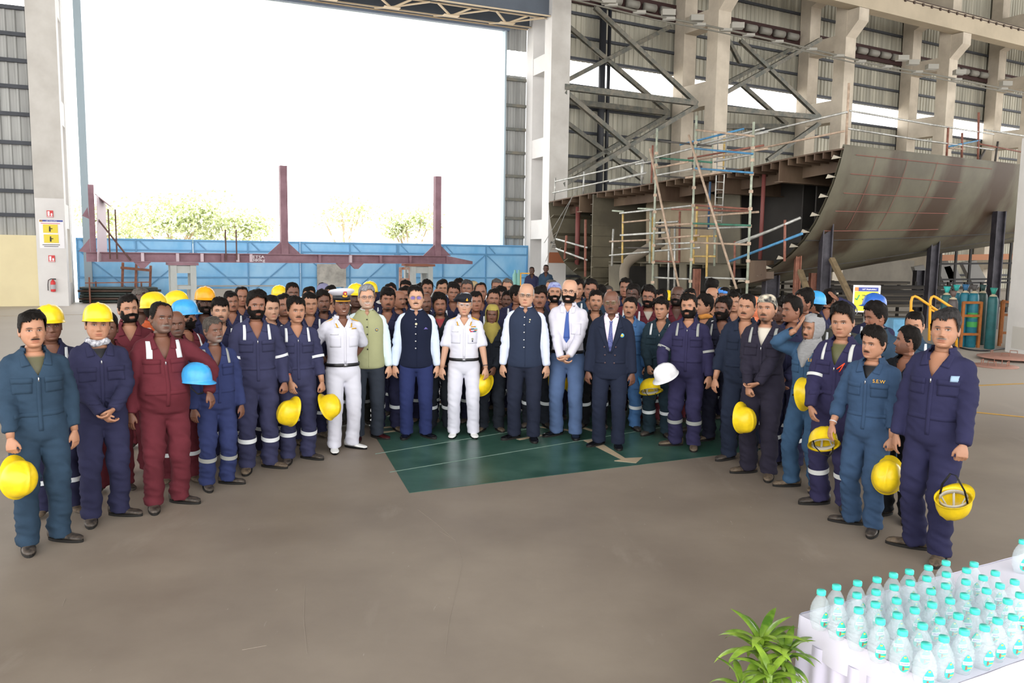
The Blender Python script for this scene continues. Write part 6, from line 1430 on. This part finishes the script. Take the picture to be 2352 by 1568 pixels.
Fp(1985, 1215, 2022, 750, 'slim young man in faded blue coverall lettered S.E.W holding a yellow helmet', c1=fab('faded teal drill', '#3a5a80', .18), tone='l', hair='thick', beard='mou', strips='', sew=True, under='#141418', yaw=-20, hy=-16, sl=.84, wl=(-.26, -.14, .90), wr=(.24, -.13, .84), hrt='grip', hl='relax', ft=(70, 12), fy=(.05, -.05), vz=1.33, bands=[(-1, .95, '#c8c8cc', .3)], hh=('yellow', 1, (.0, -.06, -.18), (70, 15, 175)))
Fp(2135, 1276, 2168, 712, 'tall lean man with greying hair in navy coverall dangling a yellow helmet by its strap', c1=fab('violet navy drill', '#33335c', .10), tone='l', hair='thick', hc='#2e2c2c', beard='mou', bc='#6a625c', strips='', yaw=-22, hy=12, vz=1.31, wl=(-.25, -.06, .85), wr=(.25, -.18, .87), hrt='grip', shm=BR, ft=(70, 12), fy=(.06, -.06), fat=.15, hh=('yellow', 1, (.0, -.08, -.25), (200, 10, 15)), extra=[('phone', [(.12, 1.285), (.16, 1.285), (.16, 1.325), (.12, 1.325)], 'phone')])
# behind the front arc: (x, ytop, label, dict)
PB = [
(112,703,'man in yellow helmet half hidden behind the teal coverall man at the far left',dict(hat='yellow',H0=1.70,d=6.35,c='n',tone='d',hy=10)),
(246,722,'man in maroon coverall hidden behind the man with the white neck scarf',dict(H0=1.66,d=7.0,c='m',st='',tone='d',hair='thick')),
(295,680,'bearded man in maroon coverall with a neat black haircut at the left',dict(c='m',tone='l',hair='side',beard='full',bt=.004,hy=16,st='',d=7.5)),
(320,663,'grey-haired older man with white moustache standing at the back left',dict(c='m',tone='dd',hair='short',hc='#55504c',beard='mou',bc='#9a948e',hy=16,st='',d=8.6)),
(352,674,'man in bright orange coverall and yellow helmet turned away to the right',dict(hat='yellow',c='o',tone='d',hy=75,H0=1.70,d=7.25,yaw=40)),
(405,671,'man in plain yellow helmet behind the light blue helmet',dict(hat='yellow',c='n',tone='d',hy=60,d=8.3)),
(403,714,'shaven-headed man in red shirt frowning beside the stout maroon man',dict(c='m',tone='d',hair='none',beard='gstub',bc='#5a5450',hy=10,H0=1.60,d=7.05)),
(423,691,'bearded man in light blue helmet seen in profile facing right',dict(hat='blue',c='m',tone='m',beard='full',hy=62,H0=1.68,d=7.6,yaw=30)),
(468,661,'dark bearded man in an orange yellow helmet at the left rear',dict(hat='orange',c='n',tone='dd',beard='full',bt=.004,hy=10,d=8.4)),
(505,685,'young man with a flat black fringe behind the older royal blue man',dict(c='n',tone='ll',hair='fringe',beard='goatee',hy=2,d=7.4)),
(532,672,'man with side-swept hair and moustache behind the tall bearded man, to his left',dict(c='n',tone='m',hair='side',beard='mou',hy=14)),
(552,660,'man with receding hair at the rear above the moustached man',dict(c='n',tone='m',hair='recede',hy=14)),
(621,681,'fair young man with long side hair just right of the tall bearded man',dict(c='n',tone='ll',hair='side',hy=18,d=8.0)),
(640,657,'yellow helmet wearer with a grey sticker, face hidden at the rear',dict(hat='yellow',c='n',tone='d',hy=5,d=10.6)),
(650,677,'man with stubble and short hair behind the slim young man with the red thread',dict(c='n',tone='m',hair='short',beard='stub',hy=16,d=8.8)),
(671,651,'tall dark young man with thick short hair at the rear left',dict(c='n',tone='d',hair='short',hy=10,d=10.2)),
(711,673,'squinting light-skinned man with red neck thread behind the slim young man',dict(c='n',tone='l',hair='short',hy=10,d=8.8)),
(708,661,'dark-haired head just visible behind the squinting man',dict(c='n',tone='l',hair='side',d=10.4)),
(743,668,'thin man with goatee left of the peaked cap',dict(c='n',tone='d',hair='thick',beard='goatee',hy=8,d=9.6)),
(742,652,'man in lilac cap at the rear left of the peaked cap',dict(c='n',tone='l',cap='cloth',capm='#7a7896',hy=14,d=11.6)),
(760,657,'man with short hair peeping over the peaked cap',dict(c='n',tone='l',hair='short',d=10.8)),
(816,653,'dark-faced man in yellow helmet right of the peaked cap',dict(hat='yellow',c='g',tone='dd',hy=8,d=9.8)),
(849,648,'yellow helmet worn behind the green waistcoat man',dict(hat='yellow',c='n',tone='m',d=10.8)),
(897,652,'man shading his forehead with a raised arm behind the young man with the zip',dict(c='n',tone='m',hair='short',raise_=1,d=10.8)),
(889,662,'young man with swept black hair and a navy zip coverall between two waistcoats',dict(c='n',tone='m',hair='fringe',beard='goatee',hy=6,vis=1,st='l',d=9.55)),
(915,667,'balding moustached man looking right behind the navy waistcoat man',dict(c='n',tone='m',hair='balding',beard='mou',hy=40,d=10.5)),
(928,659,'heavily bearded man half hidden left of the navy waistcoat man',dict(c='n',tone='m',hair='thick',beard='full',hy=10,d=11.2)),
(933,646,'man with black cropped hair in front of the grey stool leg',dict(c='n',tone='m',hair='side',d=12.4)),
(980,644,'round-faced young man with parted lips behind the navy waistcoat man',dict(c='n',tone='m',hair='thick',beard='stub',hp=-8,d=11.6)),
(964,653,'head of hair just showing left of the round-faced young man',dict(c='n',tone='m',hair='thick',d=12.8)),
(977,673,'bald moustached man half hidden right of the navy waistcoat man',dict(c='n',tone='d',hair='balding',beard='stub',hy=14,d=10.1)),
(1008,663,'shaven head low between the round-faced and the long-haired men',dict(c='n',tone='m',hair='none',d=11.0)),
(1016,644,'fair man with neat side parting at the rear centre',dict(c='n',tone='l',hair='side',hy=8,d=12.2)),
(1011,675,'long-haired young man with goatee and a red T-shirt under a dark jacket',dict(c='d',tone='m',hair='long',beard='goatee',under='#a03038',hy=4,st='l',d=9.6)),
(1041,650,'broad-faced man with heavy fringe left of the beret',dict(c='n',tone='m',hair='thick',hy=4,d=10.8)),
(1052,641,'black curly hair top at the rear left of the beret',dict(c='n',tone='d',hair='thick',d=13.2)),
(1072,644,'man with greying temples and moustache above the beret',dict(c='n',tone='m',hair='short',hc='#3c3a3a',beard='mou',hy=-6,d=11.9)),
(1089,647,'man in a tan camouflage cap at the rear above the beret',dict(c='n',tone='l',cap='cloth',capm='#a3906c',d=13.2)),
(1104,651,'thin-faced man with cropped hair right of the beret',dict(c='n',tone='m',hair='recede',hy=6,d=11.0)),
(1093,672,'person with tied-back dark hair close behind the beret',dict(c='n',tone='m',hair='side',hy=10,d=10.1)),
(1130,694,'person wrapped in an olive yellow head scarf holding a yellow helmet',dict(c='d',tone='d',cap='hood',capm='#a3944a',hy=-2,H0=1.58,d=9.65,vis=1,st='',hat_hold=1)),
(1132,665,'young man with close-set eyes above the olive yellow scarf',dict(c='n',tone='m',hair='short',beard='stub',hy=8,d=10.5)),
(1143,642,'grey-haired man with spectacles at the rear centre right',dict(c='n',tone='m',hair='short',hc='#4c4a4a',glasses=1,d=12.6)),
(1150,659,'dark crown of hair behind the dark-faced man near the scarf',dict(c='n',tone='d',hair='thick',d=11.8)),
(1164,669,'dark-faced young man with heavy stubble between the scarf and the bald waistcoat man',dict(c='n',tone='d',hair='thick',beard='stub',hy=-6,d=10.2)),
(1168,642,'man with greying wavy hair and narrow eyes at the rear',dict(c='n',tone='l',hair='short',hc='#56524e',hy=-4,d=11.8)),
(1187,656,'man seen from behind his ear close to the bald waistcoat man',dict(c='n',tone='m',hair='short',hy=70,d=10.9)),
(1239,658,'young man with swept fringe right of the bald waistcoat man',dict(c='d',tone='m',hair='fringe',beard='mou',hy=2,d=9.9,vis=1,st='l',hs=1)),
(1268,643,'man behind the printed bandana looking left',dict(c='n',tone='l',hair='buzz',hc='#4c4a48',hy=-30,d=12.0)),
(1273,649,'smiling bearded man in a pale blue printed bandana',dict(c='n',tone='l',hair='bandana',cap='bandana',capm='bl',beard='full',bt=.006,smile=.8,hy=6,d=10.4,st='s')),
(1327,643,'lean young man right of the bald man in the white shirt',dict(c='n',tone='l',hair='side',hy=-4,d=11.5)),
(1357,642,'tall man with swept hair looking right behind the white shirt man',dict(c='t',tone='m',hair='side',hy=-6,d=10.9)),
(1340,672,'partly hidden face beside the tall man with swept hair',dict(c='n',tone='l',hair='thick',glasses=1,H0=1.6,d=11.2)),
(1381,656,'man behind the tall man, looking to the left',dict(c='n',tone='d',hair='thick',hy=-50,d=12.0)),
(1397,658,'head with grey flecked hair left of the suited man',dict(c='n',tone='m',hair='short',hc='#44403c',d=12.4)),
(1368,669,'bearded young man in black shirt left of the suited man',dict(c='k',tone='l',hair='side',beard='stub',hy=2,vis=1,st='al',d=9.9,hs=-1)),
(1396,673,'curly-haired head tucked behind the suited man',dict(c='g',tone='m',hair='thick',hy=-30,d=10.8)),
(1439,641,'tall young man with short fringe at the rear right of the suit',dict(c='n',tone='m',hair='side',hy=-14,d=11.6)),
(1454,653,'dark-skinned man with an orange forehead mark in maroon',dict(c='m',tone='dd',hair='side',beard='stub',bindi='#e0602c',hy=-12,d=10.7)),
(1447,683,'narrow-eyed smiling man peeping over the suited man, at his left shoulder',dict(c='b',tone='l',hair='short',beard='mou',hy=-8,H0=1.6,d=9.8,vis=1,st='l',hs=2)),
(1491,657,'bearded man in glasses and maroon coverall with white lapel tapes',dict(c='m',tone='m',hair='thick',beard='full',bt=.007,glasses=1,hy=-10,under='#b8b0a4',st='sml',vis=1,d=10.2)),
(1517,666,'smiling moustached man between the glasses man and the round-faced man',dict(c='n',tone='l',hair='thick',beard='mou',hy=-30,d=11.0)),
(1534,668,'man whose bright yellow helmet shows behind the round-faced man',dict(hat='yellow',c='n',tone='d',hy=-20,d=12.0)),
(1556,658,'tall dark balding man in maroon with a black moustache',dict(c='m',tone='dd',hair='balding',beard='full',bt=.004,hy=-14,hp=-8,d=10.3,st='sml')),
(1587,665,'fair-browed face just showing above the sturdy bearded man',dict(c='n',tone='l',hair='side',d=11.6)),
(1622,676,'man in profile with an orange neck cloth and damp hair',dict(c='d',tone='l',hair='thick',hy=-52,scarf='#c8863c',yaw=-20,d=9.7,st='s')),
(1637,660,'bald man with a bright red forehead mark',dict(c='n',tone='l',hair='balding',bindi='#c02040',hy=-14,d=10.9)),
(1634,641,'curly dark head turned away on the far side of the red-marked man',dict(c='n',tone='m',hair='thick',hy=130,d=12.6)),
(1665,662,'man in a crumpled bright blue cloth cap',dict(c='n',tone='d',cap='cloth',capm='#4a86d2',hy=-20,d=11.3)),
(1688,671,'man with tousled hair behind the blue cloth cap',dict(c='n',tone='l',hair='thick',d=10.6)),
(1727,676,'man whose orange head scarf shows behind the heavy man',dict(c='n',tone='d',cap='hood',capm='#ef8a62',hy=120,d=9.4)),
(1791,685,'shadowed dark face right of the skull cap man',dict(c='n',tone='dd',hair='thick',hy=-30,d=8.9)),
(1824,680,'moustached young man in profile left of the grey scarf man',dict(c='n',tone='m',hair='thick',beard='mou',hy=-38,yaw=-20,vis=1,st='l',d=8.1)),
(1850,665,'tall dark-haired man in profile behind the grey scarf man',dict(c='n',tone='m',hair='thick',beard='stub',hy=-60,d=8.9)),
(1880,671,'man in a bright sky blue helmet seen from behind',dict(hat='blue',c='n',tone='m',hy=130,yaw=120,d=9.7,H0=1.64)),
(1903,664,'man at the far rear holding his hand to his head by the blue helmet',dict(c='n',tone='m',hair='short',raise_=2,hy=150,d=10.9)),
(1930,695,'curly-haired man with a leopard pattern neck scarf',dict(c='g',tone='m',hair='thick',beard='mou',scarf='leo',hy=-24,d=8.3)),
(2022,693,'man with tall wavy hair looking down behind the orange ribbon man',dict(c='t',tone='m',hair='thick',hy=-62,hp=10,d=7.6)),
(2010,677,'man in a scuffed dark blue helmet with a head lamp',dict(hat='dblue',c='n',tone='dd',hy=-50,d=8.6,H0=1.70)),
(2103,719,'man with short dark hair whose eyes just show beside the greying man',dict(c='t',tone='l',hair='short',hy=-10,H0=1.65,d=7.4)),
(2088,751,'bearded man in profile facing left beside the greying man',dict(c='k',tone='m',hair='short',beard='stub',hy=-62,yaw=-25,vis=1,st='l',H0=1.62,d=6.5)),
]
CMAP = {'b': BRIGHT, 'n': NAVY, 'm': MAR, 'o': ORA, 'g': fab('khaki grey drill', '#55554e', .12), 'd': fab('charcoal drill', '#2e3440', .15), 't': TEAL, 'k': fab('black drill', '#1e2026', .12)}
pid = 1; placed = []
for d in FR: placed.append([d['pos'][0], d['pos'][1], .27])
solved = []
for x, yt, lb_, o in PB:
    extra = .035 if (o.get('hat') or o.get('cap') == 'hood') else (.01 if o.get('hair') in ('thick', 'fringe') else 0)
    r = ray(x, yt); dh = math.hypot(r.x, r.y)
    best = None; d0 = o.get('d', 10)
    for k in range(70):
        dd = d0 - .08 + k*.03; H = CH + r.z/r.y*dd - extra
        if H < 1.52 or H > 1.86: pen = 5*max(1.52-H, H-1.86)+1
        else: pen = abs(H-1.68)*.5
        p = (r.x/r.y*dd, dd); pen += abs(dd-d0)*.35
        for q in placed:
            ds = math.hypot(q[0]-p[0], q[1]-p[1])
            if ds < .42: pen += (.42-ds)*14
        if best is None or pen < best[0]: best = (pen, p, H)
    placed.append([best[1][0], best[1][1], .25]); solved.append((best[1], max(1.45, best[2])))
leo = mat('leopard scarf', '#8a7862', .9, var=.6, vs=60, col2='#d0c0a0')
for (x, yt, lb_, o), (p, H) in zip(PB, solved):
    o = dict(o); vis = o.pop('vis', 0); c = o.pop('c'); st = o.pop('st', 'sal' if pid % 3 else 'l'); rs = o.pop('raise_', 0); o.pop('H0', 0); o.pop('d', 0); hh = o.pop('hat_hold', 0); hs = o.pop('hs', 0)
    k = pid % 3; pose = [dict(wl=(-.22, -.08, .85), wr=(.22, -.08, .85)), dict(wl=(-.04, -.23, .93), wr=(.05, -.26, .96), pl=(-1, .5, -.1), pr=(1, .5, -.1), dl=(.6, -.25, -.6), dr=(-.6, -.25, -.6)), dict(wl=(-.12, .20, .95), wr=(.12, .20, .95), pl=(-1, .4, 0), pr=(1, .4, 0))][k]
    key = 'k%d%s' % (k, ''.join(sorted(st)))
    if rs: pose = dict(pose); pose.update(dict(wl=(-.10, -.13, 1.62), pl=(-1, -.4, -.3), hl='flat', dl=(.6, .2, .5)) if rs == 1 else dict(wr=(.12, -.12, 1.62), pr=(1, -.5, -.3), hrt='flat', dr=(-.6, .2, .5))); key += 'r%d' % rs
    if hh: pose = dict(wl=(-.10, -.24, .95), wr=(.05, -.22, .92), pl=(-1, .5, -.1), pr=(1, .5, -.1), hl='grip', dl=(-.1, -.1, -1)); key = None
    if o.get('glasses'): o['glasses'] = ('#26262a',)
    cm = o.get('capm')
    if cm == 'bl': o['capm'] = mat('printed blue bandana', '#a8b6dc', .85, var=.1, vs=22, col2='#6a6aa0')
    elif cm: o['capm'] = mat('cap cloth '+cm, cm, .9, var=.08, vs=10)
    if o.get('scarf') == 'leo': o['scarf'] = leo
    elif o.get('scarf'): o['scarf'] = mat('neck cloth '+o['scarf'], o['scarf'], .85, var=.1, vs=15)
    d = dict(id=pid, pos=p, H=H, label=lb_, c1=CMAP[c], strips=st, share=key, vz=1.33); d.update(pose); d.update(o)
    if vis: d['hi'] = True; d['share'] = None
    if hh: d['hh'] = ('yellow', -1, (-.01, -.10, -.12), (60, -20, 160))
    if pid in (44,): pass
    if hs: d.update(wl=(-.24, -.10, .86), wr=(.24, -.10, .86)); d['hl' if hs < 0 else 'hrt'] = 'grip'; d['hh'] = ('blue' if hs == 2 else 'yellow', -1 if hs < 0 else 1, (0, -.05, -.15), (70, 40*hs, 170)); [d.pop(q, 0) for q in ('pl', 'pr', 'dl', 'dr')]
    d['shm'] = BR if pid % 2 else BB
    FR.append(d); pid += 1
# two men far away by the ship
for x, yt, lb_ in ((1222, 613, 'distant man in blue overalls standing left by the centre column'), (1254, 608, 'distant man in blue overalls standing right by the centre column')):
    Y = 27.0; p = atY(x, yt, Y); FR.append(dict(id=pid, pos=(p.x, p.y), H=p.z, label=lb_, c1=NAVY if x < 1240 else TEAL, strips='', share='far', tone='dd', hair='buzz')); pid += 1
MATS['org'] = mat('orange ribbon', '#ee4c22', .6)
strapm = mat('black chin strap', '#141416', .6)
hat_labels = {}
for i, d in enumerate(FR):
    d.setdefault('id', 200+i); d.setdefault('shm', BB)
    if d.get('extra'): d['extra'] = [(a, b, '#ee4c22' if c == 'org' else '#8fa8c0') for a, b, c in d['extra']]
    b = person(d)
    if d.get('redband'):
        pass
    if d.get('hh'):
        cn, s, off, rot = d['hh']; W, hd, td, pn = d['_hand'][s]; tip = W + hd*.13
        M = b.matrix_basis @ Matrix.Translation(tip + Vector(off)) @ Matrix.Rotation(math.radians(rot[2]), 4, 'Z')
        Rm = Matrix.Rotation(math.radians(rot[1]), 4, 'Z') @ Matrix.Rotation(math.radians(rot[0]), 4, 'X') @ Matrix.Rotation(math.radians(rot[2]), 4, 'Z')
        M = b.matrix_basis @ Matrix.Translation(tip + Vector(off)) @ Rm @ Matrix.Translation((0, 0, -.03))
        loc, q, _ = M.decompose(); h = link('hard_hat', hat_meshes(cn, HATC[cn])); h.location = loc; h.rotation_mode = 'QUATERNION'; h.rotation_quaternion = q; h.scale = (.92, .92, .92)
        who = d['label'].split(' in ')[0].split(' with ')[0]
        hs_n = len(d['label'])
        tag(h, '%s hard hat held by the %s' % ({'blue': 'sky-blue'}.get(cn, cn), ' '.join(d['label'].replace(' lettered S.E.W', '').split()[:9 if cn != 'blue' else 7])), 'hard hat', 'hard hats held in the hands of the crowd')
        hb = link('head_band', _HAT['bm'] if i % 2 else _HAT['bk'], h); hb.scale = (.98, .98, .98)
        g = G(); g.tube([(-.10, 0, 0), (-.09, -.01, -.06), (-.03, -.03, -.12), (.04, -.03, -.12), (.09, -.01, -.06), (.10, 0, 0)], [(.008, .0015)]*6, 6)
        if d['label'].startswith('tall lean'): g = G(); g.tube([(-.10, 0, 0), (-.08, 0, -.10), (-.02, .0, -.21), (.02, 0, -.21), (.08, 0, -.10), (.10, 0, 0)], [(.008, .002)]*6, 6)
        g.build('chin_strap', strapm, h, True)
